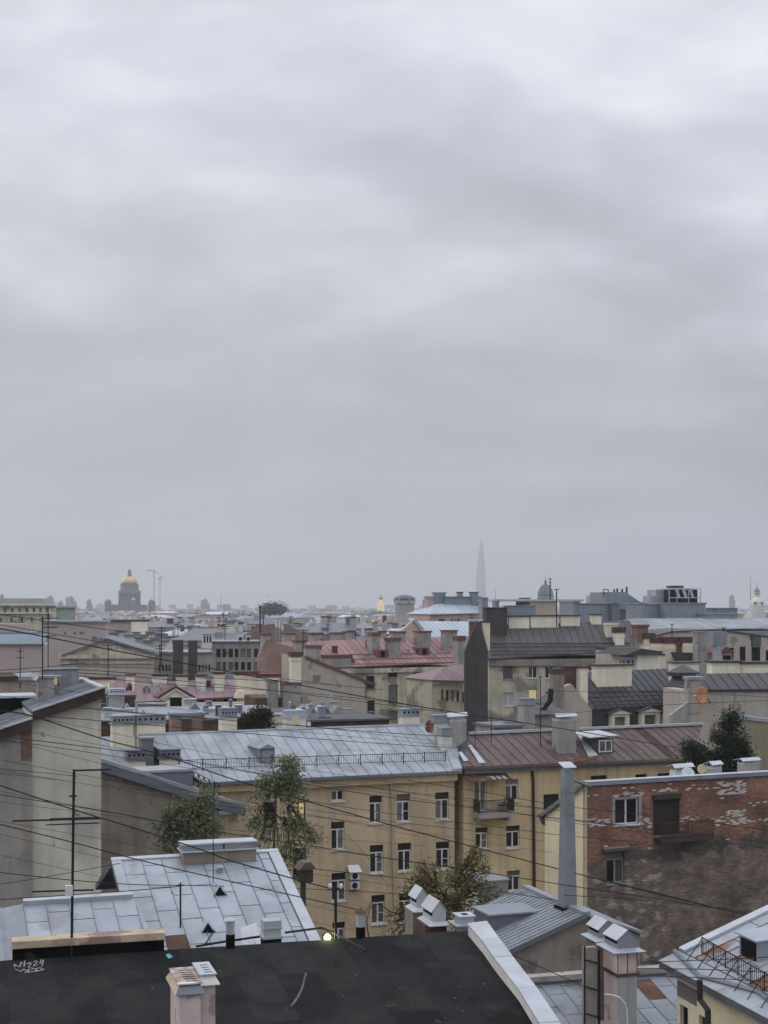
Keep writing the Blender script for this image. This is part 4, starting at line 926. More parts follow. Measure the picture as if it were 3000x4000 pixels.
# coping
for k in range(5):
    a, b = uR * k / 5 + .005, uR * (k + 1) / 5 - .005
    br.part('coping_sheet', MB().bx(fR_, a - (.08 if k == 0 else 0), b, -.04, .16, -.35, .14), ZINC2)
    br.part('coping_sheet', MB().bx(fR_, a - (.08 if k == 0 else 0), b, .161, .19, -.4, .16), WTIN)
sl0 = fR_.pt(0, .1, -.25); sl1 = fR_.pt(0, -2.15, -4.7)
rfv = (sl1 - sl0)
roofR = br.part('roof', MB().prism([sl0 - fR_.u * .12, sl0 + fR_.u * uR, sl1 + fR_.u * uR, sl1 - fR_.u * .12], (0, 0, .08)), ZINC2)
br.part('side_flashing', MB().prism([sl0 - fR_.u * .14, sl1 - fR_.u * .14, sl1 - fR_.u * .14 + Vector((0, 0, -.22)), sl0 - fR_.u * .14 + Vector((0, 0, -.22))], fR_.u * -.06), ZINCD, roofR)
br.part('eave_corbel', MB().prism([sl1 + Vector((0, 0, -.05)) - fR_.u * .15, sl1 + Vector((0, 0, -.05)) + fR_.u * .5, sl1 + Vector((0, 0, -.75)) + fR_.u * .5 - rfv.normalized() * .3, sl1 + Vector((0, 0, -.75)) - fR_.u * .05 - rfv.normalized() * .3], bk_ * .35), BRICKD, roofR)
# windows, shutter, balcony
window(br, fR_.off(-.03), w1, '2', WFRAME, GLASS, w0=-.12, sill=True)
mbx = MB()
for q in ((w1[0] - .17, w1[0], w1[2] - .1, w1[3] + .06), (w1[1], w1[1] + .17, w1[2] - .1, w1[3] + .06), (w1[0], w1[1], w1[3], w1[3] + .06)): mbx.bx(fR_, *q, -.03, .022)
br.part('window_surround', mbx, CONC)
sh_ = br.part('roller_shutter', MB().bx(fR_, w2[0], w2[1], w2[2], w2[3], -.2, -.14), DARK)
v = w2[2] + .02
while v < w2[3] - .3: br.part('shutter_slat', MB().bx(fR_, w2[0] + .02, w2[1] - .02, v, v + .10, -.139, -.125), mat('shutter', (.030, .024, .023), .6, 0, .1, 1, rv=.1, bump=0), sh_); v += .115
br.part('shutter_box', MB().bx(fR_, w2[0] - .05, w2[1] + .05, w2[3] - .26, w2[3] + .02, -.1, .1), DFRAME, sh_)
u0, u1, v0, v1 = rect(fR_, (2552, 3262, 2755, 3276))
bal = br.part('balcony', MB().bx(fR_, u0, u1, v0 - .05, v1, .02, .8), DFRAME)
DRED = mat('dark_red_paint', (.085, .036, .033), .7, 0, .2, 1)
mb = MB(); hh = .82
for uu in (u0 + .02, (u0 + u1) / 2, u1 - .04): mb.bx(fR_, uu, uu + .04, v1, v1 + hh, .74, .78)
for uu in (u0 + .02, u1 - .04): mb.bx(fR_, uu, uu + .04, v1 + hh - .04, v1 + hh, .03, .74)
mb.bx(fR_, u0 + .02, u1 - .02, v1 + hh, v1 + hh + .04, .73, .79); mb.bx(fR_, u0 + .02, u1 - .02, v1 + .06, v1 + .10, .74, .78)
br.part('balcony_rail', mb, DRED, bal)
k = 0; uu = u0 + .08
while uu < u1 - .06: br.part('baluster', MB().bx(fR_, uu, uu + .022, v1 + .10, v1 + hh, .75, .77), DRED, bal); uu += .085
window(br, fR_.off(-.03), w3, 't', GFRAME, GLASS, w0=-.14, sill=True)
cz = w3[3]
br.part('canopy', MB().prism([fR_.pt(w3[0] - .35, cz + .12, .01), fR_.pt(w3[1] + .3, cz + .12, .01), fR_.pt(w3[1] + .3, cz + .0, .38), fR_.pt(w3[0] - .35, cz + .0, .38)], (0, 0, .05)), DFRAME)
br.part('canopy_tile', MB().bx(fR_, w3[0] - .3, w3[1] + .25, cz + .12, cz + .2, .0, .12), BRICKP)
window(br, fR_.off(-.03), w4, '2', YELLOW, GLASS, w0=-.1, sill=False)
fch, cd = chimney(br, (2640, 2985, 2705, 3060), D=84, depth=.6, m=OFFW, cap='cowl', cm=WTIN, yaw=yR, capf=.4, ext=2.5)
chimney(br, (2782, 2975, 2820, 3045), D=85, depth=.6, m=CONC, cap='cowl', cm=WTIN, yaw=yR, capf=.4, ext=2.5)
chimney(br, (2905, 2962, 2965, 3045), D=85, depth=.6, m=CONC, cap='cowl', cm=WTIN, yaw=yR, capf=.28, ext=2.5)

# ================================================================== gabled annex with ribbed roof and tall flue
yH = 19.0
ap = P(2290, 3570, 56.0)
hx = Thing('gabled_annex', 'small gabled annex with ribbed grey metal roof and a tall sheet-metal flue', 'building', ground_loc(ap))
fH = Fr(ap, (math.cos(R(yH)), math.sin(R(yH)), 0), (0, 0, 1))
bH = Vector((-math.sin(R(yH)), math.cos(R(yH)), 0))
lf = fH.hit(1985, 3712); dH = 5.6; rt = (2.6, -.9)
hx.part('wall', MB().prism([fH.pt(lf[0] + .15, -ap.z, -.2), fH.pt(rt[0] - .15, -ap.z, -.2), fH.pt(rt[0] - .15, rt[1] - .1, -.2), fH.pt(0, -.12, -.2), fH.pt(lf[0] + .15, lf[1] - .1, -.2)], bH * (dH - .3)), GBROWN)
slv = (fH.pt(0, 0) - fH.pt(*lf)).normalized(); sll = math.hypot(*lf)
rH = Fr(fH.pt(*lf), bH, -slv)   # u = depth, v = down; n flips
rH = Fr(fH.pt(*lf) + bH * dH, -bH, slv)
roofH = hx.part('roof', MB().prism([rH.pt(0, 0), rH.pt(dH, 0), rH.pt(dH, sll), rH.pt(0, sll)], (0, 0, -.1)), DECK)
u = 0.0
while u < dH - .02:
    hx.part('roof_sheet', MB().bx(rH, u + .006, min(u + .30, dH) - .006, 0, sll, .003, .02).bx(rH, u - .02, u + .03, 0, sll, .003, .055), ZINC2, roofH); u += .30
slr = (fH.pt(*rt) - fH.pt(0, 0)); rHr = Fr(fH.pt(0, 0), slr, bH)
hx.part('roof', MB().prism([rHr.pt(0, 0), rHr.pt(slr.length, 0), rHr.pt(slr.length, dH), rHr.pt(0, dH)], (0, 0, -.1)), ZINC2)
hx.part('ridge_cap', MB().bx(Fr(fH.pt(0, 0), bH, (0, 0, 1)), -.05, dH, -.05, .10, -.16, .16), ZINC2, roofH)
hx.part('verge_board', MB().prism([fH.pt(lf[0] - .1, lf[1] - .02, .06), fH.pt(0, .05, .06), fH.pt(0, -.16, .06), fH.pt(lf[0] - .1, lf[1] - .22, .06)], fH.n * -.06), ZINCD, roofH)
# box dormer at the left of the slope
fr, u0, u1, v0, v1 = box_on(1912, 3572, 2070, 3720, 57.5, 1, yH, ext=1.0)
hx.part('side_box', MB().bx(fr, u0, u1, v0, v1, -1.6, 0), ZINCD); hx.part('box_lid', MB().bx(fr, u0 - .08, u1 + .6, v1, v1 + .07, -1.7, .1), ZINC2)
# flue
b0 = P(2216, 3545, 57.5); t0 = P(2219, 3005, 57.5); rr = .205
fq = Fr(b0, fH.u, (0, 0, 1)); hF = t0.z - b0.z
mbq = MB().add([fq.pt(x * 1.15, -.3, y * 1.15) for x, y in ((-.25, .25), (.25, .25), (.25, -.25), (-.25, -.25))] + [fq.pt(x, hF, y) for x, y in ((-.19, .19), (.19, .19), (.19, -.19), (-.19, -.19))], [(0, 1, 5, 4), (1, 2, 6, 5), (2, 3, 7, 6), (3, 0, 4, 7), (4, 5, 6, 7)])
flue = hx.part('flue', mbq, ZINC2)
for k in range(1, 6): hx.part('flue_joint', MB().bx(fq, -.26 + k * .009, .26 - k * .009, hF * k / 6, hF * k / 6 + .03, -.26 + k * .009, .26 - k * .009), ZINCD, flue)
hx.part('flue_cap', MB().prism([fq.pt(-.28, hF + .08, .28), fq.pt(.28, hF + .08, .28), fq.pt(.28, hF + .25, -.28), fq.pt(-.28, hF + .25, -.28)], (0, 0, .02)), WTIN, flue)
for s in (-.2, .18): hx.part('cap_leg', MB().bx(fq, s, s + .02, hF, hF + .14, -.02, .02), ZINCD, flue)
hx.part('flue_foot', MB().bx(fq, -.4, .4, -.6, .05, -.4, .4), FELTW, flue)
hx.part('flue_brace', MB().tube([fq.pt(.1, hF * .93, 0), fR_.pt(.1, -.1, .1)], .06, 6), ZINCD, flue)

# ================================================================== lower zinc roof and pink chimney, bottom right
yJ = 16.0
oJ = P(2300, 3835, 48.0)
jx = Thing('low_zinc_roof_house', 'low house with worn zinc roof below the brick wall, carrying pink hooded chimneys', 'house', ground_loc(oJ))
rJ = roof_fr(oJ, yJ, 14.0)
uj0, uj1 = rJ.hit(1960, 3850)[0], rJ.hit(2760, 3810)[0]
roofJ = jx.part('roof', MB().prism([rJ.pt(a, b, -.006) for a, b in ((uj0, -6.5), (uj1, -6.5), (uj1, 0), (uj0, 0))], (0, 0, -.2)), DECK)
rs = rJ.hit(2530, 3886)
def spJ(u, v): return RUST if abs(u - rs[0]) < .34 and abs(v - rs[1]) < .6 else None
sheets(jx, roofJ, rJ, [(uj0, -6.5), (uj1, -6.5), (uj1, 0), (uj0, 0)], .64, ZINC2, dv=1.3, rh=.045, gap=.03, special=spJ)
fJ = Fr(oJ, rJ.u, (0, 0, 1))
jx.part('wall', MB().bx(fJ, uj0 + .1, uj1 - .1, -oJ.z, -1.8, -.4, 5.8), GBROWN)
for a, b in ((1960, 2282), (2494, 2700)):
    jx.part('parapet', MB().bx(fJ, rJ.hit(a, 3840)[0], rJ.hit(b, 3825)[0], -.3, .12, -.3, 0), ZINCD); jx.part('coping_sheet', MB().bx(fJ, rJ.hit(a, 3840)[0], rJ.hit(b, 3825)[0], .121, .30, -.36, .06), CONC)
cf = facade_fr(2425, 3722, 44.0, yJ); gx = lambda px, py=3760: cf.hit(px, py)[0]
pa = gx(2372); pm = gx(2412); pe = gx(2491)
vl = cf.hit(2450, 3806)[1]
pc = jx.part('chimney', MB().bx(cf, pm - .0, pe, vl, 0, -1.0, 0).bx(cf, pm + .02, pe - .02, -4, vl, -1.0, -.05), PINKN)
jx.part('chimney_band', MB().bx(cf, pm - .05, pe + .05, vl - .06, vl + .03, -1.05, .05), RUST, pc)
for a, b in ((pm + .03, (pm + pe) / 2 - .004), ((pm + pe) / 2 + .004, pe - .03)): jx.part('cladding_sheet', MB().bx(cf, a, b, -4, vl - .07, -.049, .0), GALV, pc)
for uu in (pm + .01, (pm + pe) / 2, pe - .02): jx.part('rust_strip', MB().bx(cf, uu - .012, uu + .012, vl + .02, -.03, .0, .012), RUST, pc)
hood(jx, pc, cf, gx(2412), gx(2490), .04, .62, .95, GREYBOX, .20)
cf2 = facade_fr(2360, 3678, 45.6, yJ); g3 = lambda px: cf2.hit(px, 3660)[0]
pc2 = jx.part('chimney', MB().bx(cf2, g3(2335), g3(2400), -4.5, -.02, -.9, 0), mat('dark_pink', (.20, .135, .13), .95, 0, .2, 1))
hood(jx, pc2, cf2, g3(2340), g3(2402), .04, .60, .85, GREYBOX, .18)
# slab with iron ladder posts
sf = facade_fr(2310, 3700, 44.6, yJ); g4 = lambda px: sf.hit(px, 3760)[0]
jx.part('slab', MB().bx(sf, g4(2286), g4(2333), -4.5, -.02, -.25, -.05), DIRTY)
ld = jx.part('ladder_post', MB().bx(sf, g4(2280), g4(2280) + .04, -4.5, .05, .0, .05), IRON); jx.part('ladder_post', MB().bx(sf, g4(2334), g4(2334) + .07, -4.5, -.1, .0, .06), IRON)
for k in range(5): jx.part('ladder_rung', MB().tube([sf.pt(g4(2280), -.35 - k * .82, .03), sf.pt(g4(2338), -.52 - k * .82, .03)], .025, 5), IRON, ld)
arc = [P(2362, 3884, 43.7), P(2392, 3886, 43.6), P(2420, 3896, 43.5), P(2442, 3918, 43.5), P(2450, 3945, 43.5), P(2452, 4010, 43.5)]
single('bent_conduit', 'white bent conduit arching beside the pink hooded chimney', 'pipe', MB().tube(arc, .022, 6), WFRAME)

# ================================================================== yellow house with zinc roof, bottom right corner
yK = 15.0
e0 = P(2574, 3754, 43.2); dirE = Vector((math.sin(R(yK)), -math.cos(R(yK)), 0))
kx = Thing('zinc_roofed_house', 'yellow house with a sloping zinc roof, roof railing and dark downpipe', 'house', ground_loc(e0))
ur_ = Vector((math.cos(R(yK)), math.sin(R(yK)), 0))
pk = R(20.6)
rK = Fr(e0, dirE, Vector((ur_.x * math.cos(pk), ur_.y * math.cos(pk), math.sin(pk))))  # u along the eave towards us, v up the slope
Lk, Wk = 11.0, 6.5
roofK = kx.part('roof', MB().prism([rK.pt(0, 0, -.006), rK.pt(Lk, 0, -.006), rK.pt(Lk, Wk, -.006), rK.pt(0, Wk, -.006)], (0, 0, -.18)), DECK)
rsk = [rK.hit(2760, 3755), rK.hit(2960, 3862), rK.hit(2900, 3915), rK.hit(2830, 3800)]
ZR = mat('rust_stained_zinc', (.40, .42, .46), .6, .15, .15, .8, rv=.05, patch=(.24, .14, .09), pthr=.47, pscale=.9)
def spK(u, v):
    for q in rsk:
        if abs(u - q[0]) < .5 and abs(v - q[1]) < .8: return ZR
sheets(kx, roofK, rK, [(.35, .75), (Lk, .75), (Lk, Wk), (.35, Wk)], .62, ZINC, dv=1.5, rh=.05, rw=.02, gap=.036, special=spK, jit=.006)
sheets(kx, roofK, rK, [(.0, 0), (Lk, 0), (Lk, .70), (.0, .70)], .9, ZINC, dv=None, rh=.02, gap=.014)
kx.part('verge_flashing', MB().bx(rK, -.06, .33, .75, Wk, -.004, .10), WTIN, roofK)
gp = [rK.hp(2636, 3722), rK.hp(2680, 3768), rK.hp(2733, 3823), rK.hp(2800, 3838), rK.hp(2960, 3882), rK.hp(3010, 3920)]
gut_ = kx.part('gutter', MB().tube([p + Vector((0, 0, .06)) for p in gp], .065, 6), ZINCD, roofK)
# walls: long yellow one facing left, far gable
fK = Fr(e0, dirE, (0, 0, 1)); fKw = fK.off(-.42)
wk = [rect(fKw, (2656, 3930, 2687, 4010)), rect(fKw, (2730, 3968, 2754, 4040))]
for w in wk: window(kx, fKw, w, '1', DFRAME, GLASS)
facade(kx, fKw, .35, Lk, -e0.z, -.12, wk, YELLOW)
kx.part('rear_wall', MB().bx(fKw, .37, Lk - .1, -e0.z, -.15, -6.0, -.36), YELLOW)
kx.part('eave_band', MB().bx(fKw, .3, Lk, -.30, -.14, .003, .34), CONC)
kx.part('stained_patch', MB().bx(fKw, .36, fKw.hit(2722, 3880)[0], fKw.hit(2660, 3896)[1], -.31, .002, .012), mat('grey_stain', (.17, .155, .14), .95, 0, .3, .9, bump=.3))
dpk = [P(2733, 3828, 39.9), P(2735, 3905, 39.9), P(2765, 3945, 39.7), P(2768, 4100, 39.7)]
kx.part('downpipe', MB().tube(dpk, .085, 8), PIPEB)
# roof railing
qa, qb = rK.hit(2742, 3728), rK.hit(3040, 3905)
ra = rK.pt(*qa); rb = rK.pt(*qb)
rl_ = kx.part('railing', MB().tube([ra + Vector((0, 0, .50)), rb + Vector((0, 0, .50))], .02, 5).tube([ra + Vector((0, 0, .06)), rb + Vector((0, 0, .06))], .016, 5), IRON)
nb = 42
for k in range(nb + 1):
    c = ra.lerp(rb, k / nb); kx.part('baluster' if k % 7 else 'railing_post', MB().tube([c + Vector((0, 0, .0 if k % 7 == 0 else .06)), c + Vector((0, 0, .5))], .009 if k % 7 else .02, 4), IRON, rl_)
    if k % 7 == 0: kx.part('railing_stay', MB().tube([c + Vector((0, 0, .45)), rK.pt(qa[0] + (qb[0] - qa[0]) * k / nb, qa[1] + (qb[1] - qa[1]) * k / nb - .55)], .016, 4), IRON, rl_)
# dormer
bD = rK.hp(2925, 3745); fD = Fr(bD, (0.97 * ur_.x + 0, 0.97 * ur_.y, 0), (0, 0, 1)); fD = Fr(bD, dirE, (0, 0, 1))
dm = kx.part('dormer', MB().bx(fD, -.55, .55, -.2, .62, -2.2, 0), ZINC2)
kx.part('dormer_roof', MB().prism([fD.pt(-.65, .60, .12), fD.pt(.65, .60, .12), fD.pt(.65, .80, -2.4), fD.pt(-.65, .80, -2.4)], (0, 0, .04)), ZINC, dm)
kx.part('dormer_opening', MB().bx(fD, -.42, .42, -.02, .52, .003, .02), DARK, dm)
# ================================================================== mid-ground: mauve roofs
mv = Thing('mauve_roofed_house', 'cream house with mauve iron roof, pediment dormer and many maroon-capped chimneys', 'house', ground_loc(P(700, 2740, 140)))
HM = house(mv, (430, 2748), 138.0, (1010, 2716), (430, 2668), (1010, 2652), 16, 22, CREAM, MAUVE, du=.85, over=.4, gut=MAUVED, cornice=(CREAM, .5), rh=.07)
fr, u0, u1, v0, v1 = box_on(624, 2686, 748, 2727, 135.5, 1, 16)
pd = mv.part('pediment', MB().prism([fr.pt(u0, v0 - .2), fr.pt(u1, v0 - .2), fr.pt(u1, v0 + .1), fr.pt((u0 + u1) / 2, v1), fr.pt(u0, v0 + .1)], fr.n * -2.2), CREAM)
for s, uu in ((-1, u0), (1, u1)):
    mv.part('pediment_roof', MB().prism([fr.pt(uu + s * .3, v0 - .02, .25), fr.pt((u0 + u1) / 2, v1 + .08, .25), fr.pt((u0 + u1) / 2, v1 + .22, .25), fr.pt(uu + s * .3, v0 + .14, .25)], fr.n * -2.8), MAUVED, pd)
    mv.part('raking_cornice', MB().prism([fr.pt(uu + s * .1, v0 - .02, .16), fr.pt((u0 + u1) / 2, v1 - .04, .16), fr.pt((u0 + u1) / 2, v1 - .22, .16), fr.pt(uu - s * .25, v0 - .02, .16)], fr.n * -.14), OFFW, pd)
u0, u1, v0, v1 = rect(fr, (664, 2724, 710, 2764)); mv.part('loft_door', MB().bx(fr, u0, u1, v0, v1, -.6, .02), DARK, pd); mv.part('bay_wall', MB().bx(fr, u0 - .35, u0, v0 - 2, v1, -1, .0).bx(fr, u1, u1 + .35, v0 - 2, v1, -1, 0), CREAM, pd)
rM = HM['rf']
for r, m_, cp_, dd in (((354, 2645, 448, 2705), CREAM, MAUVED, .0), ((497, 2632, 526, 2668), CREAM, MAUVED, 0), ((600, 2632, 651, 2693), CREAM, MAUVED, 0), ((692, 2636, 733, 2680), CREAM, MAUVED, 0), ((770, 2634, 804, 2682), CREAM, MAUVED, 0), ((840, 2624, 874, 2684), CREAM, MAUVED, 0),
                       ((924, 2622, 1007, 2704), CREAM, MAUVED, 0), ((1010, 2632, 1093, 2704), CREAM, MAUVED, 0), ((1139, 2546, 1176, 2664), CREAM, BRICKD, 0)):
    chimney(mv, r, D=143.0, depth=1.0, m=m_, cap='slab', cm=cp_, yaw=16, capf=.16, ext=3.0, ov=.14)
for px, py in ((572, 2700), (790, 2698)):
    q = rM.hp(px, py); mv.part('roof_hatch', MB().lathe(q, [(.45, -.1), (.4, .3), (.05, .7)], 4, ph=R(61)), MAUVED if px < 700 else WTIN, HM['roof'])

# ================================================================== flat roofs with chimneys between mauve house and ochre block
fl = Thing('flat_roofed_house', 'low dark flat-roofed house crowded with brick chimneys behind the ochre block', 'house', ground_loc(P(800, 2830, 118)))
fr = facade_fr(800, 2830, 116.0, 16)
u0, u1, v0, v1 = rect(fr, (330, 2812, 1150, 2900))
fl.part('wall', MB().bx(fr, u0, u1, -(fr.o.z), v1, -14, 0), BRICKD)
fl.part('roof', MB().bx(fr, u0 - .2, u1 + .2, v1, v1 + .12, -14.2, .25), ZINC2)
for r, m_, cp_, cm_, D in (((393, 2712, 429, 2772), BRICKD, 'slab', BRICKD, 128), ((429, 2690, 486, 2772), CONC, 'holes', WTIN, 127), ((487, 2715, 530, 2772), BRICKD, 'slab', DBROWN, 129), ((398, 2770, 520, 2800), WTIN, 'slab', ZINC, 122),
                          ((395, 2812, 440, 2870), BRICKD, 'slab', ZINC2, 114), ((520, 2795, 545, 2868), BRICKD, 'slab', ZINC2, 114), ((670, 2785, 800, 2860), BRICKP, 'slab', ZINC2, 113), ((715, 2800, 748, 2862), BRICKD, 'slab', ZINC2, 112.6), ((800, 2806, 868, 2858), BRICKD, 'slab', ZINCD, 113),
                          ((800, 2766, 926, 2806), PPINK, 'slab', WTIN, 122), ((540, 2748, 650, 2790), GREYW, 'slab', CONC, 130), ((720, 2731, 765, 2770), OFFW, 'holes', WTIN, 131),
                          ((1050, 2790, 1118, 2848), CREAM, 'slab', CONC, 113), ((1195, 2768, 1225, 2815), BRICKD, 'slab', ZINCD, 118)):
    chimney(fl, r, D=D, depth=1.6 if (r[2] - r[0]) > 60 else .9, m=m_, cap=cp_, cm=cm_, yaw=16, capf=.14 if cp_ == 'slab' else .3, ext=3.0, holes=5 if cp_ == 'holes' else 0)
fz = Thing('flat_roofed_house', 'dark flat bitumen roof with low vents and a rounded parapet behind the zinc roof', 'house', ground_loc(P(1370, 2820, 124)))
fr = facade_fr(1370, 2833, 112.0, 22)
u0, u1, v0, v1 = rect(fr, (1205, 2826, 1520, 2840))
fz.part('wall', MB().bx(fr, u0, u1, -fr.o.z, v1 + .2, -14, 0), BRICKD); fz.part('roof', MB().bx(fr, u0 - .1, u1 + .1, v1 + .2, v1 + .35, -14.1, .2), DECK)
for r in ((1305, 2762, 1335, 2800), (1335, 2768, 1378, 2795), (1450, 2780, 1462, 2812)): chimney(fz, r, D=122, depth=.7, m=BRICKD if r[0] != 1335 else OFFW, cap='tray', cm=ZINC2 if r[0] != 1450 else REDD, yaw=22, ext=2.5, capf=.4)
pts = [P(1215 + 4.2 * k, 2812 - 14 * math.sin(k / 70 * math.pi), 125 - 2 * math.sin(k / 70 * math.pi)) for k in range(0, 71, 7)]
fz.part('parapet', MB().tube(pts, .3, 6), ZINCD)
mb = MB()
for k in range(4):
    a = P(1248 + k * 15, 2834, 112.2); mb.tube([a, a + Vector((0, 0, .6))], .03, 5)
mb.tube([P(1248, 2804, 112.2), P(1293, 2803, 112.2)], .03, 5); fz.part('railing', mb, IRON)
cb_ = Thing('concrete_chimney_block', 'pair of weathered concrete chimney stacks on a low dark roof', 'chimney', ground_loc(P(1110, 2750, 136)))
chimney(cb_, (1047, 2655, 1087, 2752), D=134, depth=1.0, m=CONC, cap='slab', cm=CONC, yaw=16, ext=4, capf=.08); chimney(cb_, (1108, 2668, 1176, 2752), D=134, depth=1.2, m=CONC, cap='slab', cm=REDD, yaw=16, ext=4, capf=.07)
cb_.part('wall', MB().bx(facade_fr(1110, 2752, 134, 16), -2.6, 1.8, -21.5, .6, -6, -.6), BRICKD)

# ================================================================== red-roofed building
yD = 25.0
rr_ = Thing('red_roofed_building', 'cream building with a weathered red iron roof and a row of grey chimneys', 'building', ground_loc(P(1590, 2590, 205)))
D0 = facade_fr(1590, 2592, 200.0, yD).hp(1168, 2614).y
wR_ = [(1430, 2640, 1463, 2693, '1', None, DFRAME), (1516, 2623, 1553, 2645, '1', None, DFRAME), (1517, 2676, 1553, 2749, '1', None, DFRAME), (1435, 2736, 1464, 2779, '1', None, DFRAME), (1602, 2637, 1627, 2683, '1', None, DFRAME), (1663, 2636, 1687, 2683, '1', None, DFRAME), (1664, 2731, 1688, 2789, '1', None, DFRAME), (1518, 2776, 1554, 2813, '1', None, DFRAME), (1605, 2734, 1626, 2768, '2')]
HR = house(rr_, (1168, 2614), D0, (1800, 2584), (1045, 2510), (1800, 2486), yD, 23, DCREAM, RED, du=.9, backf=.12, wins=wR_, over=.45, gut=REDD, cornice=(DCREAM, .6), rh=.08)
rfR = HR['rf']
gq = [HR['fo'].hit(*q) for q in ((1009, 2560), (1037, 2497), (1139, 2528), (1180, 2575))]
rr_.part('gable_wall', MB().prism([HR['fo'].pt(gq[0][0], -20, .2), HR['fo'].pt(gq[3][0], -20, .2)] + [HR['fo'].pt(q[0], q[1], .2) for q in reversed(gq)], HR['fo'].n * -.5), BRICKP, label='pinkish brick gable end')
# lower beige firewall wing in front with sloping red edge
fW = facade_fr(1300, 2664, 185.0, yD)
pw = [fW.hit(*p) for p in ((1178, 2560), (1206, 2577), (1423, 2664), (1423, 2690))]
rr_.part('firewall', MB().prism([fW.pt(pw[0][0], -22), fW.pt(pw[2][0], -22), fW.pt(*pw[2]), fW.pt(*pw[1]), fW.pt(*pw[0])], fW.n * -7), TAUPE, label='taupe blank firewall with sloping top')
a, b = fW.pt(*pw[1]), fW.pt(*pw[2]); dd = (b - a).normalized()
rr_.part('sloping_coping', MB().prism([a - dd * .5 + fW.n * .2, b + dd * 1.6 + fW.n * .2, b + dd * 1.6 + fW.n * .2 + Vector((0, 0, .35)), a - dd * .5 + fW.n * .2 + Vector((0, 0, .35))], fW.n * -7), REDD)
rr_.part('air_brick_panel', MB().bx(fW, *rect(fW, (1222, 2636, 1253, 2665)), .003, .03), TAUPE)
for i in range(4):
    for j in range(4): rr_.part('air_hole', MB().bx(fW, *rect(fW, (1223 + i * 7.6, 2638 + j * 6.8, 1228 + i * 7.6, 2642 + j * 6.8)), .02, .045), DARK)
for r, m_, cp_ in (((1028, 2474, 1057, 2515), CONC, REDD), ((1115, 2472, 1153, 2512), CONC, REDD), ((1156, 2500, 1197, 2545), CONC, REDD), ((1197, 2520, 1255, 2580), CONC, REDD), ((1216, 2471, 1259, 2512), CONC, REDD), ((1271, 2558, 1372, 2625), CONC, REDD), ((1303, 2470, 1348, 2508), CONC, REDD), ((1453, 2470, 1484, 2552), CONC, REDD), ((1518, 2490, 1564, 2568), CONC, REDD), ((1537, 2466, 1583, 2500), CONC, REDD), ((1631, 2464, 1684, 2500), CONC, REDD), ((1737, 2461, 1786, 2495), CONC, REDD), ((1788, 2484, 1815, 2592), CONC, REDD)):
    onp = r[3] > 2515
    chimney(rr_, r, plane=rfR if onp and r[3] < 2590 else None, D=208.0 if r[3] <= 2515 else 196.0, depth=1.2, m=m_, cap='slab', cm=cp_, yaw=yD, ext=2.0, capf=.17, ov=.12)
D = rfR.hp(1520, 2575).y
for k, (px, py) in enumerate(((1496, 2570), (1658, 2560))):
    q = rfR.hp(px, py); rr_.part('dormer', MB().bx(facade_fr(px, py, q.y, yD), -.8, .8, -.3, 1.1, -2.5, 0), REDD); rr_.part('dormer_opening', MB().bx(facade_fr(px, py, q.y, yD), -.3, .3, .1, .9, .003, .03), DARK)
# snow guard rails
for t in (.12, .3, .48):
    v = HR['l'][1] * t; a, b = rfR.pt(5.5, v, .12), rfR.pt(HR['ub'] - .3, v, .12)
    rr_.part('snow_guard', MB().tube([a, b], .045, 4), REDD, HR['roof'])
wg = Thing('corner_wing', 'narrow cream wing with a mauve hipped roof and tall slim windows beside the dark firewall', 'building', ground_loc(P(1750, 2650, 185)))
fq_ = facade_fr(1750, 2657, 186.0, yD)
HWg = house(wg, (1686, 2656), 184.0, (1830, 2660), (1735, 2606), (1830, 2590), yD, 24, DCREAM, MAUVE, du=.9, over=.5, gut=REDD, cornice=(DCREAM, .5), wins=[(1723, 2693, 1733, 2738, '1', None, DFRAME), (1742, 2695, 1752, 2738, '1', None, DFRAME), (1763, 2695, 1773, 2738, '1', None, DFRAME), (1784, 2700, 1794, 2742, '1', None, DFRAME), (1804, 2702, 1815, 2748, '1')])

# ================================================================== dark brown roof building with black firewall
yDB = 6.0
db = Thing('dark_roofed_building', 'dirty cream building with dark brown snow-guarded roof and a black gable firewall', 'building', ground_loc(P(2150, 2560, 178)))
D0 = facade_fr(2150, 2556, 178.0, yDB).hp(1905, 2574).y
wD = [(1964, 2589, 2004, 2654, '1', GLASS2, GFRAME), (2064, 2588, 2098, 2649), (2129, 2587, 2162, 2649), (1964, 2705, 2008, 2758, '2', mat('net_curtain', (.42, .44, .46), .6, 0, .1, 2), WFRAME), (2064, 2693, 2098, 2735, '1', GLASSL, GFRAME), (2132, 2702, 2152, 2750), (2284, 2581, 2316, 2622), (2352, 2579, 2386, 2598, '1', None, DFRAME), (2213, 2582, 2248, 2600, '1', None, GFRAME)]
HD = house(db, (1905, 2573), D0, (2521, 2537), (1916, 2445), (2458, 2423), yDB, 30, DCREAM, DBROWN, du=.95, wins=wD, over=.5, gut=DBROWN, cornice=(GBROWN, .8), rh=.08)
rfD = HD['rf']
for t in (.10, .2, .32, .42):
    v = HD['l'][1] * t; a, b = rfD.pt(.5, v, .16), rfD.pt(HD['ub'] * (.96 - .1 * t), v, .16)
    db.part('snow_guard', MB().tube([a, b], .06, 4), mat('guard_rail', (.04, .034, .038), .7), HD['roof'])
fX = facade_fr(1862, 2537, 168.0, yDB)
pol = [fX.hit(*p) for p in ((1817, 2545), (1862, 2425), (1887, 2470), (1906, 2540))]
db.part('firewall', MB().prism([fX.pt(pol[0][0], -24)] + [fX.pt(pol[3][0], -24)] + [fX.pt(*pol[3]), fX.pt(*pol[2]), fX.pt(*pol[1]), fX.pt(*pol[0])], fX.n * -.9), BLACKW, label='black sooty gable firewall')
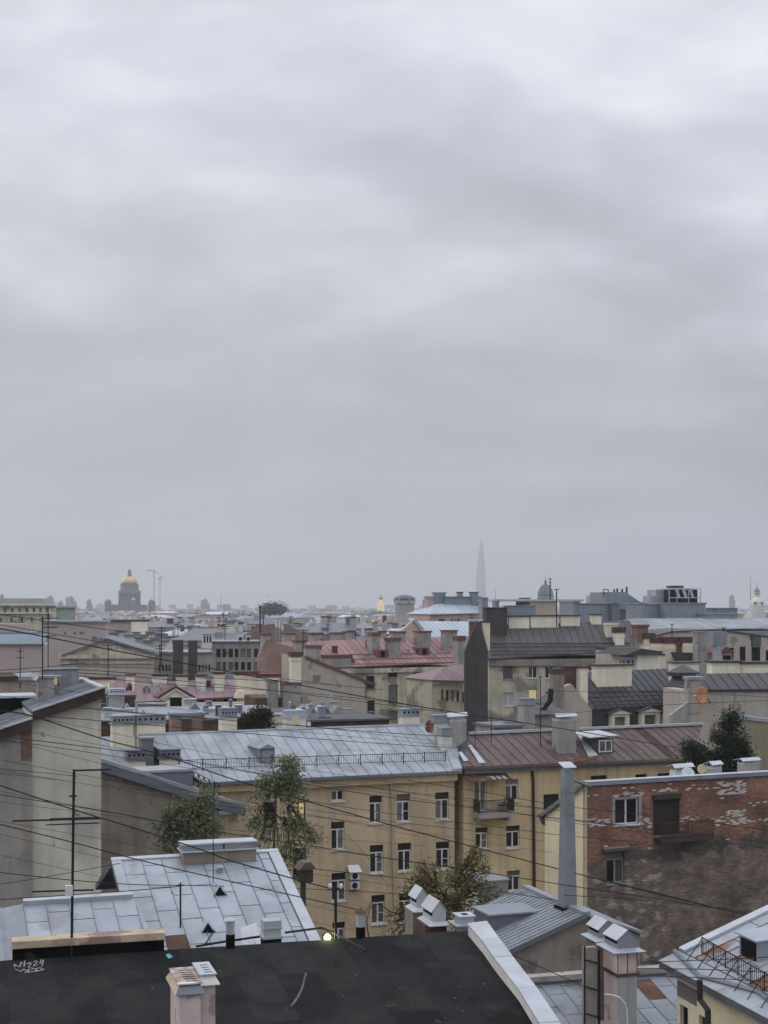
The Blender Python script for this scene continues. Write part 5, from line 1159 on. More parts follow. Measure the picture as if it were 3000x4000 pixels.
chimney(db, (1836, 2420, 1885, 2500), D=169.5, depth=1.0, m=BRICKR, cap='slab', cm=WTIN, yaw=yDB, ext=.6, capf=.10); chimney(db, (1888, 2426, 1914, 2490), D=168.4, depth=1.0, m=CREAM, cap='slab', cm=BLACKW, yaw=yDB, ext=1.5, capf=.10)
for r in ((1988, 2404, 2068, 2440), (2073, 2402, 2181, 2438), (2190, 2402, 2265, 2434), (2311, 2398, 2350, 2430)): chimney(db, r, D=HD['R'][0].y + (r[0] - 1916) / 540 * (HD['R'][1].y - HD['R'][0].y) - .6, depth=1.0, m=CREAM, cap='slab', cm=DBROWN, yaw=yDB, ext=1.5, capf=.16, ov=.14)
for r in ((2368, 2434, 2412, 2490), (2403, 2450, 2439, 2521)): chimney(db, r, plane=rfD, depth=1.1, m=CREAM, cap='slab', cm=CREAM if r[0] < 2400 else BLACKW, yaw=yDB, ext=1.5, capf=.14 if r[0] < 2400 else .3, ov=.14)
for i, (r, m_) in enumerate((((1900, 2376, 1981, 2448), BLACKW), ((1982, 2368, 2092, 2415), GREYBOX), ((1884, 2338, 1906, 2440), GREYBOX), ((1936, 2350, 1950, 2382), GREYBOX))):
    fr, u0, u1, v0, v1 = box_on(*r, 182 + i * 3, 3, yDB, ext=4); db.part('roof_box', MB().bx(fr, u0, u1, v0, v1, -2.5, 0).bx(fr, u0 - .1, u1 + .1, v1, v1 + .12, -2.6, .1), m_)

# ================================================================== slate roof with dormers
sd_ = Thing('mansard_building', 'building with slate-dark mansard roof, pedimented cream dormers and a polygonal turret', 'building', ground_loc(P(2450, 2760, 140)))
D0 = 136.0
HS = house(sd_, (2305, 2770), D0, (2660, 2748), (2262, 2628), (2660, 2610), yD, 33, TAUPE, SLATE, du=.8, over=.2, gut=SLATE, rh=.08)
rfS = HS['rf']
for t in (.06, .16, .28, .40):
    v = HS['l'][1] * t; sd_.part('snow_guard', MB().tube([rfS.pt(.5, v, .16), rfS.pt(HS['ub'] * .93, v, .16)], .05, 4), mat('guard_rail2', (.03, .028, .032), .7), HS['roof'])
fS = HS['fo']
man = sd_.part('mansard_face', MB().bx(fS, -.1, HS['ub'] + .5, fS.hit(2450, 2850)[1], -.14, .0, .12), SLATE)
for r in ((2386, 2782, 2458, 2842), (2502, 2774, 2578, 2836), (2590, 2780, 2650, 2836)):
    u0, u1, v0, v1 = rect(fS.off(.5), r); f5 = fS.off(.55); w_ = u1 - u0
    d = sd_.part('dormer', MB().bx(f5, u0, u0 + w_ * .2, v0, v1 - .15, -1, 0).bx(f5, u1 - w_ * .2, u1, v0, v1 - .15, -1, 0).bx(f5, u0 + w_ * .2, u1 - w_ * .2, v1 - .45, v1 - .15, -1, 0), CREAM)
    sd_.part('dormer_pediment', MB().prism([f5.pt(u0 - .2, v1 - .15, .2), f5.pt(u1 + .2, v1 - .15, .2), f5.pt((u0 + u1) / 2, v1 + .22, .2)], f5.n * -1.6), CREAM, d)
    sd_.part('dormer_roof', MB().prism([f5.pt(u0 - .35, v1 - .10, .3), f5.pt((u0 + u1) / 2, v1 + .26, .3), f5.pt(u1 + .35, v1 - .10, .3), f5.pt((u0 + u1) / 2, v1 + .40, .3)], f5.n * -1.7), SLATE, d)
    sd_.part('pane', MB().bx(f5, u0 + w_ * .2, u1 - w_ * .2, v0, v1 - .45, -.4, -.3), GLASS2, d)
tc_ = P(2668, 2700, 138.0); rr2 = 1.65
tz = lambda py: (2700 - py) / F * 138.0
tur = sd_.part('turret', MB().lathe(tc_, [(rr2 * 1.0, tz(2790)), (rr2 * 1.05, tz(2722)), (rr2 * .98, tz(2685)), (rr2 * .80, tz(2660)), (rr2 * .62, tz(2645)), (rr2 * .92, tz(2640)), (rr2 * .95, tz(2625)), (.03, tz(2596))], 8, ph=R(22)), SLATE)
chimney(sd_, (2211, 2600, 2266, 2690), D=136.5, depth=1.0, m=BRICKD, cap='slab', cm=MAUVED, yaw=yD, ext=2, capf=.08); chimney(sd_, (2267, 2604, 2296, 2692), D=136.2, depth=.8, m=CREAM, cap='slab', cm=MAUVED, yaw=yD, ext=2, capf=.08)
for r in ((2333, 2594, 2468, 2640), (2636, 2584, 2730, 2622)): chimney(sd_, r, D=140.5, depth=1.0, m=CREAM, cap='slab', cm=DBROWN, yaw=yD, ext=2.5, capf=.16, ov=.16)
fgw = facade_fr(2260, 2760, 134.0, yD)
pg = [fgw.hit(*p) for p in ((2196, 2700), (2210, 2680), (2232, 2672), (2312, 2772))]
sd_.part('gable_wall', MB().prism([fgw.pt(pg[0][0], -20), fgw.pt(pg[3][0], -20)] + [fgw.pt(*p) for p in reversed(pg)], fgw.n * -.6), TAUPE, label='taupe gable end')

# ================================================================== right grey firewall with the dish
gw = Thing('concrete_firewall_building', 'grey-beige concrete firewall building behind the brick building, with a slate-dark roof', 'building', ground_loc(P(2850, 2800, 126)))
fC = facade_fr(2800, 2750, 124.0, 10)
po = [fC.hit(*p) for p in ((2618, 2795), (2690, 2742), (2690, 2655), (2735, 2655), (2735, 2700), (3100, 2696))]
gw.part('wall', MB().prism([fC.pt(po[0][0], -21), fC.pt(po[1][0], -21), fC.pt(*po[1]), fC.pt(*po[0])], fC.n * -.6), CONC)
gw.part('wall', MB().bx(fC, po[1][0] + .003, po[5][0], -21, po[4][1], -6, .0), TAUPE)
gw.part('chimney', MB().bx(fC, po[2][0], po[3][0], po[1][1] - 1, po[2][1], -1, .05), CONC); gw.part('chimney_cap', MB().bx(fC, po[2][0] - .1, po[3][0] + .3, po[2][1], po[2][1] + .25, -1.2, .2), ZINC2)
for x0 in (2820, 2868): gw.part('pilaster', MB().bx(fC, fC.hit(x0, 2800)[0], fC.hit(x0 + 9, 2800)[0], -8, po[4][1] - .1, .0, .10), CONC)
gw.part('coping', MB().bx(fC, fC.hit(2740, 2700)[0], po[5][0], po[4][1], po[4][1] + .15, -6, .2), DFRAME)
rC_ = roof_fr(fC.pt(0, po[4][1] + .15), 10, 24); pC = [rC_.hit(2738, 2695), rC_.hit(3100, 2694), rC_.hit(3100, 2628), rC_.hit(2720, 2632)]
rg = gw.part('roof', MB().prism([rC_.pt(*p, -.01) for p in pC], (0, 0, -.15)), DECK); sheets(gw, rg, rC_, pC, .9, SLATE, rh=.07)
for r in ((2781, 2580, 2894, 2632), (2905, 2584, 3020, 2640)): chimney(gw, r, D=131.5, depth=1.2, m=CREAM, cap='slab', cm=DBROWN, yaw=10, ext=2.5, capf=.17, ov=.16)
f2 = facade_fr(2950, 2830, 112.0, 10); u0, u1, v0, v1 = rect(f2, (2888, 2815, 3100, 2830))
lw = Thing('garden_wall_building', 'mossy beige wall with pale metal coping beside the dark birch', 'wall', ground_loc(f2.o))
tp = [f2.hit(2888, 2808), f2.hit(3100, 2834)]
lw.part('wall', MB().prism([f2.pt(tp[0][0], -20), f2.pt(tp[1][0], -20), f2.pt(*tp[1]), f2.pt(*tp[0])], f2.n * -1.5), mat('mossy_beige', (.30, .265, .185), .95, 0, .2, .4, streak=.4, scol=(.16, .14, .1)))
lw.part('coping', MB().prism([f2.pt(tp[0][0] - .1, tp[0][1], .12), f2.pt(tp[1][0], tp[1][1], .12), f2.pt(tp[1][0], tp[1][1] + .28, .12), f2.pt(tp[0][0] - .1, tp[0][1] + .28, .12)], f2.n * -1.8), ZINC)

# ================================================================== buildings behind the slate roof: oriel, cream blocks, beige firewall
cbk = Thing('cream_attic_building', 'cream attic storey with dark flat roof, glazed white oriel and maroon-topped chimneys', 'building', ground_loc(P(2560, 2600, 160)))
fr, u0, u1, v0, v1 = box_on(2490, 2553, 2572, 2612, 158, 4, yD, ext=20)
cbk.part('wall', MB().bx(fr, u0, u1, v0, v1, -5, 0), CREAM); cbk.part('roof', MB().prism([fr.pt(u0 - 1.9, v1 - .1, .5), fr.pt(u1 + .2, v1 - .1, .5), fr.pt(u1 + .2, v1 + .25, .5), fr.pt(u0 + .2, v1 + .55, .5)], fr.n * -6), BLACKW)
oc = P(2458, 2600, 159.0); orr = 1.08
zz = lambda py: (2600 - py) / F * 159.0
ori = cbk.part('oriel', MB().lathe(oc, [(orr, zz(2640)), (orr, zz(2596))], 12), WFRAME)
cbk.part('oriel_top', MB().lathe(oc, [(orr, zz(2578)), (orr * 1.06, zz(2572)), (orr * 1.06, zz(2567)), (orr * .9, zz(2560)), (.2, zz(2548))], 12), PALEBL, ori)
cbk.part('oriel_glass', MB().lathe(oc, [(orr * .93, zz(2597)), (orr * .93, zz(2577))], 12), GLASS2, ori)
for k in range(12):
    th_ = 2 * math.pi * k / 12; c = oc + Vector((math.cos(th_) * orr * .96, math.sin(th_) * orr * .96, 0)); cbk.part('mullion', MB().tube([c + Vector((0, 0, zz(2598))), c + Vector((0, 0, zz(2576)))], .07, 4), WFRAME, ori)
for r, m_, cm_, cf_ in (((2575, 2554, 2650, 2592), CREAM, BLACKW, .14), ((2520, 2473, 2556, 2530), CREAM, BLACKW, .38), ((2550, 2490, 2608, 2535), CREAM, MAUVED, .48), ((2600, 2488, 2650, 2540), CREAM, MAUVED, .48), ((2672, 2488, 2708, 2540), CREAM, BLACKW, .42), ((2650, 2510, 2672, 2545), REDD, REDD, .2), ((2490, 2440, 2532, 2474), BRICKR, REDD, .3)):
    chimney(cbk, r, D=165, depth=1.1, m=m_, cap='slab', cm=cm_, yaw=yD, ext=4 if m_ is CREAM else 1.0, capf=cf_, ov=.1)
fr, u0, u1, v0, v1 = box_on(2480, 2540, 2760, 2560, 167, 6, yD, ext=22); cbk.part('wall', MB().bx(fr, u0, u1, v0, v1 - .1, -8, 0), TAUPE); cbk.part('roof', MB().bx(fr, u0, u1, v1 - .1, v1 + .25, -8.2, .4), BLACKW)
fr, u0, u1, v0, v1 = box_on(2660, 2548, 2742, 2590, 163, 3, yD, ext=3); cbk.part('roof_slope', MB().prism([fr.pt(u0, v1), fr.pt(u1, v1 - .1), fr.pt(u0 + .8, v0 + 2.8)], fr.n * -2), DBROWN)
chimney(cbk, (2727, 2466, 2762, 2592), D=162, depth=1.0, m=CONC, cap='slab', cm=CONC, yaw=yD, ext=4, capf=.04)
cbk.part('vent_pipe', MB().tube([P(2802, 2598, 160), P(2800, 2520, 160)], .5, 10), GALV); cbk.part('vent_pipe_head', MB().bx(facade_fr(2800, 2520, 160, yD), -.9, .9, 0, 1.5, -1, .6), ZINC2)
fr, u0, u1, v0, v1 = box_on(2805, 2525, 2860, 2600, 163, 2, yD, ext=3); cbk.part('penthouse', MB().bx(fr, u0, u1, v0, v1 - .6, -2.5, 0), PINK); cbk.part('penthouse_roof', MB().prism([fr.pt(u0 - .3, v1 - .7, .3), fr.pt(u1 + .3, v1 - .7, .3), fr.pt((u0 + u1) / 2, v1, .3)], fr.n * -3), REDD); cbk.part('penthouse_door', MB().bx(fr, u0 + .7, u1 - .2, v0 + 2.6, v1 - 1.0, .003, .05), DARK)
bgw = Thing('beige_gable_building', 'wide beige brick gable wall with tall dark window slots below the zinc roof', 'building', ground_loc(P(2800, 2560, 200)))
fE = facade_fr(2800, 2560, 200.0, yD)
pe_ = [fE.hit(*p) for p in ((2540, 2490), (2620, 2470), (2810, 2462), (2945, 2482), (3100, 2500))]
bgw.part('wall', MB().prism([fE.pt(pe_[0][0], -22), fE.pt(pe_[4][0], -22)] + [fE.pt(*p) for p in reversed(pe_)], fE.n * -10), TAUPE)
for r, m_ in (((2851, 2530, 2864, 2590), DARK), ((2890, 2526, 2911, 2590), DARK), ((2938, 2528, 2968, 2590), DARK), ((2934, 2484, 2972, 2526), mat('green_tarp', (.10, .125, .10), .9)), ((2992, 2540, 3010, 2590), DARK)): bgw.part('window', MB().bx(fE, *rect(fE, r), -.1, .06), m_)
bgw.part('coping', MB().prism([fE.pt(*p, .2) for p in pe_] + [fE.pt(p[0], p[1] + .16, .2) for p in reversed(pe_)], fE.n * -10.4), DBROWN)

# ================================================================== low clutter between the dirty cream facade and the brown roof
lc = Thing('sooty_annex', 'sooty low annex with dark chimneys squeezed between brown roof ridge and dirty cream facade', 'annex', ground_loc(P(2130, 2850, 112)))
fr, u0, u1, v0, v1 = box_on(2095, 2792, 2215, 2860, 112, 4, yD, ext=18); lc.part('wall', MB().bx(fr, u0, u1, v0, v1, -3, 0), GBROWN); lc.part('roof', MB().prism([fr.pt(u0 - .3, v1, .3), fr.pt(u1 + .2, v1 + .05, .3), fr.pt(u1 + .2, v1 + .5, -3), fr.pt(u0 - .3, v1 + .45, -3)], (0, 0, .08)), DECK)
chimney(lc, (2043, 2728, 2088, 2850), D=110, depth=.8, m=CONC, cap='tray', cm=ZINC2, yaw=yD, ext=3, capf=.22)
chimney(lc, (2160, 2612, 2204, 2668), D=131, depth=.6, m=GBROWN, cap='slab', cm=BLACKW, yaw=yD, ext=2.5, capf=.35)
lc.part('flue_pipe', MB().tube([P(2115, 2780, 113), P(2150, 2735, 113), P(2152, 2690, 113)], .22, 8), IRON)
fr, u0, u1, v0, v1 = box_on(1930, 2830, 2040, 2852, 107, 3, yD, ext=17); lc.part('wall', MB().bx(fr, u0, u1, v0, v1 - .2, -3, 0), CONC); lc.part('roof', MB().bx(fr, u0 - .1, u1 + .1, v1 - .2, v1, -3, .2), ZINCD)
chimney(lc, (1990, 2822, 2036, 2850), D=108, depth=.8, m=BRICKD, cap='slab', cm=DECK, yaw=yD, ext=2, capf=.3)

clutter(rr_, rfR, 4, HR['ub'] - 2, 2, 6.5, 8, 21, HR['roof'], (CONC, REDD, BRICKD))
clutter(mv, rM, 1, HM['ub'] - 1, 1.2, 4, 8, 24, HM['roof'], (MAUVED, CREAM, ZINC2))
for th_, fr_, rg_, sd0 in ((fl, (facade_fr(800, 2830, 116.0, 16)), (-9, 6, .5, 1.2), 31), (fz, facade_fr(1370, 2833, 112.0, 22), (-2.8, 2.6, .3, .5), 32)):
    flat = Fr(fr_.pt(0, .55, 0), fr_.u, Vector((-fr_.n.x, -fr_.n.y, 0))); clutter(th_, flat, rg_[0], rg_[1], 1, 12, 16, sd0)

# ================================================================== large grey modern roofs, right background
yM = 20.0
mg = Thing('modern_office_block', 'big modern block with pale ribbed metal roof and blue-grey plant rooms on top', 'building', ground_loc(P(2750, 2450, 262)))
D0 = facade_fr(2760, 2455, 255.0, 14).hp(2480, 2464).y
HO = house(mg, (2480, 2464), D0, (3150, 2446), (2462, 2416), (3150, 2414), 14, 10, GREYBOX, mat('ribbed_pale_roof', (.37, .385, .42), .55, .2, .15, .3, rv=.12), du=1.0, over=.6, gut=WTIN, rh=.12)
for i, (r, m_, D) in enumerate((((2603, 2358, 2756, 2418), GREYBOX, 270), ((2510, 2362, 2602, 2418), GREYBOX, 272), ((2505, 2360, 2530, 2430), GREYBOX, 266), ((2262, 2360, 2417, 2424), GREYBOX, 262), ((2240, 2352, 2265, 2420), GREYBOX, 261), ((2392, 2358, 2420, 2424), ZINCD, 261), ((2757, 2400, 2880, 2428), GREYBOX, 268), ((2418, 2380, 2512, 2424), ZINCD, 275), ((2760, 2378, 2880, 2410), ZINC2, 300))):
    fr, u0, u1, v0, v1 = box_on(*r, D, 6, 14, ext=3.0)
    o = mg.part('plant_room', MB().bx(fr, u0, u1, v0, v1, -7, 0), m_); mg.part('plant_room_roof', MB().bx(fr, u0 - .2, u1 + .2, v1, v1 + .2, -7.2, .2), ZINC2, o)
    uu = u0 + .8
    while uu < u1 - .2: mg.part('cladding_rib', MB().bx(fr, uu, uu + .06, v0 + 3, v1, .0, .05), m_, o); uu += 1.1
fr, u0, u1, v0, v1 = box_on(2366, 2313, 2540, 2380, 285, 8, 14, ext=4)
mg.part('sloping_penthouse', MB().prism([fr.pt(u0, v0), fr.pt(u1, v0), fr.pt(u1, v1 - 2.4), fr.pt(u0 + (u1 - u0) * .75, v1 - 1.8), fr.pt(u0 + (u1 - u0) * .45, v1), fr.pt(u0, v1)], fr.n * -8), GREYBOX)
for px, h in ((2399, 16), (2411, 20), (2430, 18), (2448, 26)): mg.part('vent_pipe', MB().tube([P(px, 2318, 287), P(px, 2318 - h, 287)], .18, 6), IRON)
fr, u0, u1, v0, v1 = box_on(2357, 2303, 2376, 2330, 284, 1, 14); mb = MB()
for a, b in (((u0, v0), (u0, v1)), ((u1, v0), (u1, v1)), ((u0, v1), (u1, v1)), ((u0, (v0 + v1) / 2), (u1, (v0 + v1) / 2))): mb.tube([fr.pt(*a), fr.pt(*b)], .08, 4)
mg.part('roof_ladder', mb, IRON)
# ventilation unit in a frame
vx = Thing('cooling_unit', 'dark framed cooling tower unit with V-shaped coils on the blue-grey plant room', 'cooling unit', P(2675, 2356, 275))
fr, u0, u1, v0, v1 = box_on(2614, 2292, 2736, 2354, 275, 5, 14)
vx.part('base', MB().bx(fr, u0 - 2, u1 + 1, v0 - .3, v0, -5.5, .4), IRON)
mb = MB()
for uu in (u0, u0 + (u1 - u0) * .25, u0 + (u1 - u0) * .62, u1):
    for w_ in (0, -5): mb.tube([fr.pt(uu, v0, w_), fr.pt(uu, v1 - .3, w_)], .09, 4)
for v in (v0 + .9, v1 - .3):
    for w_ in (0, -5): mb.tube([fr.pt(u0, v, w_), fr.pt(u1, v, w_)], .07, 4)
vx.part('frame', mb, GALV)
vx.part('housing', MB().bx(fr, u0 + .3, u1 - .3, v0, v1 - .5, -4.8, -.6), IRON)
for k in range(3):
    a = u0 + (u1 - u0) * (.20 + .22 * k); vx.part('coil', MB().prism([fr.pt(a, v1 - .4, -.5), fr.pt(a + .7, v1 - .4, -.5), fr.pt(a + 1.2, v0 + .9, -.5), fr.pt(a + .7, v0 + .9, -.5)], fr.n * .2), WTIN if k < 2 else GALV)
vx.part('top_tray', MB().bx(fr, u0 + .8, u0 + (u1 - u0) * .5, v1 - .2, v1 + .2, -3, -.5), IRON)
fr, u0, u1, v0, v1 = box_on(2540, 2302, 2610, 2356, 277, 5, 14)
o = single('air_handler', 'pale boxed air handling unit beside the framed cooling unit', 'air handler', MB().bx(fr, u0 + 1.2, u1, v0 - .2, v1 - .3, -4, 0).bx(fr, u0, u0 + 1.2, v0 - .2, v1 - 1.2, -3.4, -.4).bx(fr, u0 + 1.1, u1 + .1, v1 - .3, v1 - .1, -4.1, .1), GALV)
# ================================================================== pink building with zinc roof and clutter
pk_ = Thing('pink_building', 'pink building with pale zinc roof and blue-grey chimney blocks under the glass tower', 'building', ground_loc(P(1780, 2400, 300)))
HP = house(pk_, (1676, 2398), 295, (1915, 2393), (1700, 2360), (1915, 2350), 16, 18, PINK, PALEBL, du=1.2, over=.6, gut=OFFW, rh=.10, wins=[(1714, 2419, 1738, 2440, '1', None, DFRAME), (1763, 2418, 1768, 2436, '1', None, DFRAME), (1775, 2418, 1780, 2436, '1', None, DFRAME), (1787, 2418, 1795, 2436, '1', None, DFRAME)])
for r, m_, cm_ in (((1672, 2328, 1700, 2395), PINK, ZINC), ((1702, 2313, 1740, 2372), GREYBOX, ZINC2), ((1741, 2330, 1878, 2370), GREYBOX, ZINCD), ((1796, 2312, 1808, 2334), GREYBOX, IRON), ((1846, 2312, 1868, 2334), GREYBOX, IRON), ((2040, 2352, 2074, 2376), GREYBOX, GALV), ((2044, 2335, 2068, 2362), OFFW, IRON)): chimney(pk_, r, D=303, depth=2.0, m=m_, cap='slab', cm=cm_, yaw=16, ext=4, capf=.12, ov=.2)
fr, u0, u1, v0, v1 = box_on(2070, 2349, 2172, 2412, 296, 6, 16, ext=20); 
pw_ = Thing('pale_wall_building', 'pale blank-walled building with zinc roof between the green dome and dark brown roof', 'building', ground_loc(fr.o))
pw_.part('wall', MB().bx(fr, u0, u1, v0, v1, -8, 0), PEACH); pw_.part('roof', MB().bx(fr, u0 - 8, u1 + 6, v1, v1 + .4, -9, .4), PALEBL); pw_.part('wall', MB().bx(fr, u0 - 8, u0 - .01, v0, v1 - 1.4, -7.8, -.3), GREYBOX)
# peach gable with pale blue roof
pg_ = Thing('blue_roofed_house', 'peach gable-ended house with a pale blue seamed roof behind the red roof', 'house', ground_loc(P(1700, 2490, 240)))
HPg = house(pg_, (1640, 2497), 238, (1832, 2486), (1612, 2426), (1832, 2428), yD, 24, PEACH, PALEBL, du=.9, over=.3, rh=.08)
fr = facade_fr(1610, 2497, 238, yD); pp_ = [fr.hit(*p) for p in ((1571, 2462), (1612, 2424), (1643, 2450), (1643, 2520))]
pg_.part('gable_wall', MB().prism([fr.pt(pp_[0][0], -20), fr.pt(pp_[3][0], -20), fr.pt(*pp_[2]), fr.pt(*pp_[1]), fr.pt(*pp_[0])], fr.n * -.6), PEACH)
pg_.part('verge', MB().prism([fr.pt(pp_[1][0], pp_[1][1], .3), fr.pt(pp_[2][0], pp_[2][1] - .6, .3), fr.pt(pp_[2][0] + .6, pp_[2][1] - .4, .3), fr.pt(pp_[1][0] + .2, pp_[1][1] + .4, .3)], fr.n * -2), PALEBL)
# tower with dark dome
tw = Thing('domed_tower', 'weathered round tower with a dark ribbed dome rising over the roofs', 'tower', ground_loc(P(1580, 2400, 480)))
tc2 = P(1580, 2400, 480); zz = lambda py: (2400 - py) / F * 480; rr3 = 1.72 * 1.0
tw.part('shaft', MB().lathe(tc2, [(3.2, -25), (3.2, zz(2360)), (3.5, zz(2358)), (3.5, zz(2354)), (3.1, zz(2352)), (3.1, zz(2345))], 14), GREYW)
mb = MB(); mb.smooth = True; tw.part('dome', mb.lathe(tc2, [(2.9, zz(2345)), (3.1, zz(2338)), (2.8, zz(2331)), (1.9, zz(2326)), (.6, zz(2323))], 16), ZINCD)
for k in range(6):
    a_ = 2 * math.pi * k / 6; tw.part('finial', MB().lathe(tc2 + Vector((math.cos(a_) * 3.3, math.sin(a_) * 3.3, zz(2352))), [(.35, 0), (.25, 1.2), (.05, 1.8)], 6), GREYW)

# ================================================================== left mid-distance: pediment building, grey window block, pink walls
pb = Thing('pedimented_building', 'beige building with a broad triangular pediment and dark zinc roof', 'building', ground_loc(P(430, 2560, 168)))
fP = facade_fr(415, 2560, 168, 8)
pv = [fP.hit(*p) for p in ((262, 2556), (415, 2498), (600, 2556))]
u0, u1 = fP.hit(238, 2570)[0], fP.hit(596, 2570)[0]
pb.part('wall', MB().bx(fP, u0, u1, -(fP.o.z), pv[0][1] - .5, -14, 0), TAUPE)
pb.part('pediment', MB().prism([fP.pt(*p) for p in pv], fP.n * -.6), DCREAM)
pb.part('cornice', MB().bx(fP, u0 - .3, u1 + .3, pv[0][1] - .5, pv[0][1] - .02, -.6, .35), DCREAM)
pb.part('frieze_band', MB().bx(fP, u0 - .1, u1 + .1, pv[0][1] - 1.1, pv[0][1] - .9, .003, .2), DCREAM)
for i, j in ((0, 1), (1, 2)):
    a, b = fP.pt(*pv[i]), fP.pt(*pv[j]); ou = (a - b).normalized() if i == 0 else (b - a).normalized()
    if i == 0: a = a + ou * .6
    else: b = b + ou * .6
    pb.part('roof_slope', MB().prism([a + fP.n * .5, b + fP.n * .5, b + fP.n * .5 + Vector((0, 0, .22)), a + fP.n * .5 + Vector((0, 0, .22))], fP.n * -16), ZINCD)
for r, m_ in (((360, 2482, 378, 2510), ZINCD), ((384, 2490, 400, 2508), ZINCD)): chimney(pb, r, D=176, depth=1, m=m_, cap='slab', cm=ZINC2, yaw=8, ext=3)
# flat roof courtyard block with dark chimneys to its right
fc = Thing('grey_courtyard_block', 'grey courtyard block with tall dark brick chimney stacks and white flat roofs', 'building', ground_loc(P(720, 2560, 190)))
fr, u0, u1, v0, v1 = box_on(596, 2552, 830, 2660, 186, 8, 12, ext=15)
ww = [rect(fr, (620 + k * 13, 2596, 628 + k * 13, 2622)) for k in range(4)] + [rect(fr, (775 + k * 13, 2596, 783 + k * 13, 2622)) for k in range(4)]
for w in ww: window(fc, fr, w, '1', GFRAME, GLASS, sill=False)
facade(fc, fr, u0, u1, v0, v1, ww, GREYW); fc.part('rear_wall', MB().bx(fr, u0 + .05, u1 - .05, v0, v1 - .05, -9, -.4), GREYW)
fc.part('roof', MB().bx(fr, u0 - .2, u1 + .2, v1, v1 + .2, -9.2, .3), ZINC2)
for r, m_ in (((677, 2497, 716, 2648), BRICKD), ((738, 2499, 771, 2660), BRICKD)): chimney(fc, r, D=182, depth=1.2, m=mat('soot_brick', (.075, .066, .062), .95, 0, .2, .6), cap='slab', cm=CONC, yaw=12, ext=4, capf=.03)
k_ = 0
for r in ((430, 2470, 455, 2482), (455, 2460, 490, 2480), (488, 2478, 530, 2492), (530, 2488, 560, 2500), (545, 2478, 575, 2496), (575, 2466, 600, 2490), (560, 2500, 590, 2514), (592, 2490, 620, 2512), (520, 2468, 545, 2480), (612, 2474, 640, 2496), (640, 2484, 670, 2502), (625, 2500, 655, 2516)):
    chimney(fc, r, D=236 - (r[3] - 2480) * .5, depth=1.2, m=OFFW if k_ % 3 else GREYW, cap='slab', cm=ZINCD, yaw=12, ext=3, capf=.5, ov=.25); k_ += 1
fr, u0, u1, v0, v1 = box_on(420, 2505, 700, 2522, 238, 12, 12, ext=20); fc.part('wing', MB().bx(fr, u0, u1, v0, v1, -10, 0), OFFW); fc.part('wing_roof', MB().bx(fr, u0 - .2, u1 + .2, v1, v1 + .2, -10.2, .4), ZINC)
mw = Thing('grey_window_block', 'grey rendered block with two rows of paired dark windows', 'building', ground_loc(P(920, 2560, 228)))
fr, u0, u1, v0, v1 = box_on(826, 2508, 1045, 2640, 225, 8, 10, ext=16)
ww = []
for a in (845, 869, 893, 917, 941, 965, 992, 1016):
    for (t, b) in ((2534, 2568), (2586, 2619)): ww.append(rect(fr, (a, t, a + 17, b)))
for w in ww: window(mw, fr, w, '1', DFRAME, GLASS, sill=False)
facade(mw, fr, u0, u1, v0, v1, ww, CONC, reveal=.3); mw.part('rear_wall', MB().bx(fr, u0 + .05, u1 - .05, v0, v1 - .05, -9, -.4), CONC)
mw.part('roof', MB().bx(fr, u0 - .2, u1 + .2, v1, v1 + .15, -9.2, .4), ZINC2)
for k, px in enumerate((832, 886, 934, 983, 1036)): mw.part('pilaster', MB().bx(fr, *rect(fr, (px - 3, 2512, px + 3, 2640)), .0, .12), CONC)
fr, u0, u1, v0, v1 = box_on(792, 2478, 828, 2518, 222, 2, 10); 
wb = Thing('rooftop_cabin', 'white glazed rooftop cabin at the corner of the grey window block', 'cabin', fr.pt(0, v0)); wb.part('body', MB().bx(fr, u0, u1, v0 - .6, v1, -2, 0), WFRAME); wb.part('roof', MB().bx(fr, u0 - .2, u1 + .2, v1, v1 + .12, -2.2, .2), ZINC)
for k in range(3): wb.part('pane', MB().bx(fr, u0 + .12 + k * (u1 - u0) / 3, u0 + (k + 1) * (u1 - u0) / 3 - .08, v0 + .3, v1 - .3, .003, .03), GLASS)
for r, D in (((930, 2484, 948, 2506), 226), ((962, 2484, 978, 2506), 226)):
    fr, u0, u1, v0, v1 = box_on(*r, D, .5, 10); t = Thing('fan_unit', 'white outdoor fan unit on the grey window block roof', 'air conditioner', fr.pt(0, v0), 'fan units on the grey block'); t.part('case', MB().bx(fr, u0, u1, v0 - .2, v1, -.5, 0), WFRAME); t.part('fan', MB().lathe(fr.pt((u0 + u1) / 2, (v0 + v1) / 2, 0), [(.3, 0), (.3, .03)], 12, axis=fr.n), IRON)
# brown gable behind the grey block
gb = Thing('brown_gabled_house', 'house with a dark brown gable roof carrying phone mast panels', 'house', ground_loc(P(1040, 2490, 250)))
HG = house(gb, (950, 2512), 246, (1240, 2502), (1010, 2442), (1120, 2438), 10, 22, CONC, BRICKD, du=1.2, over=.3, rh=.08)
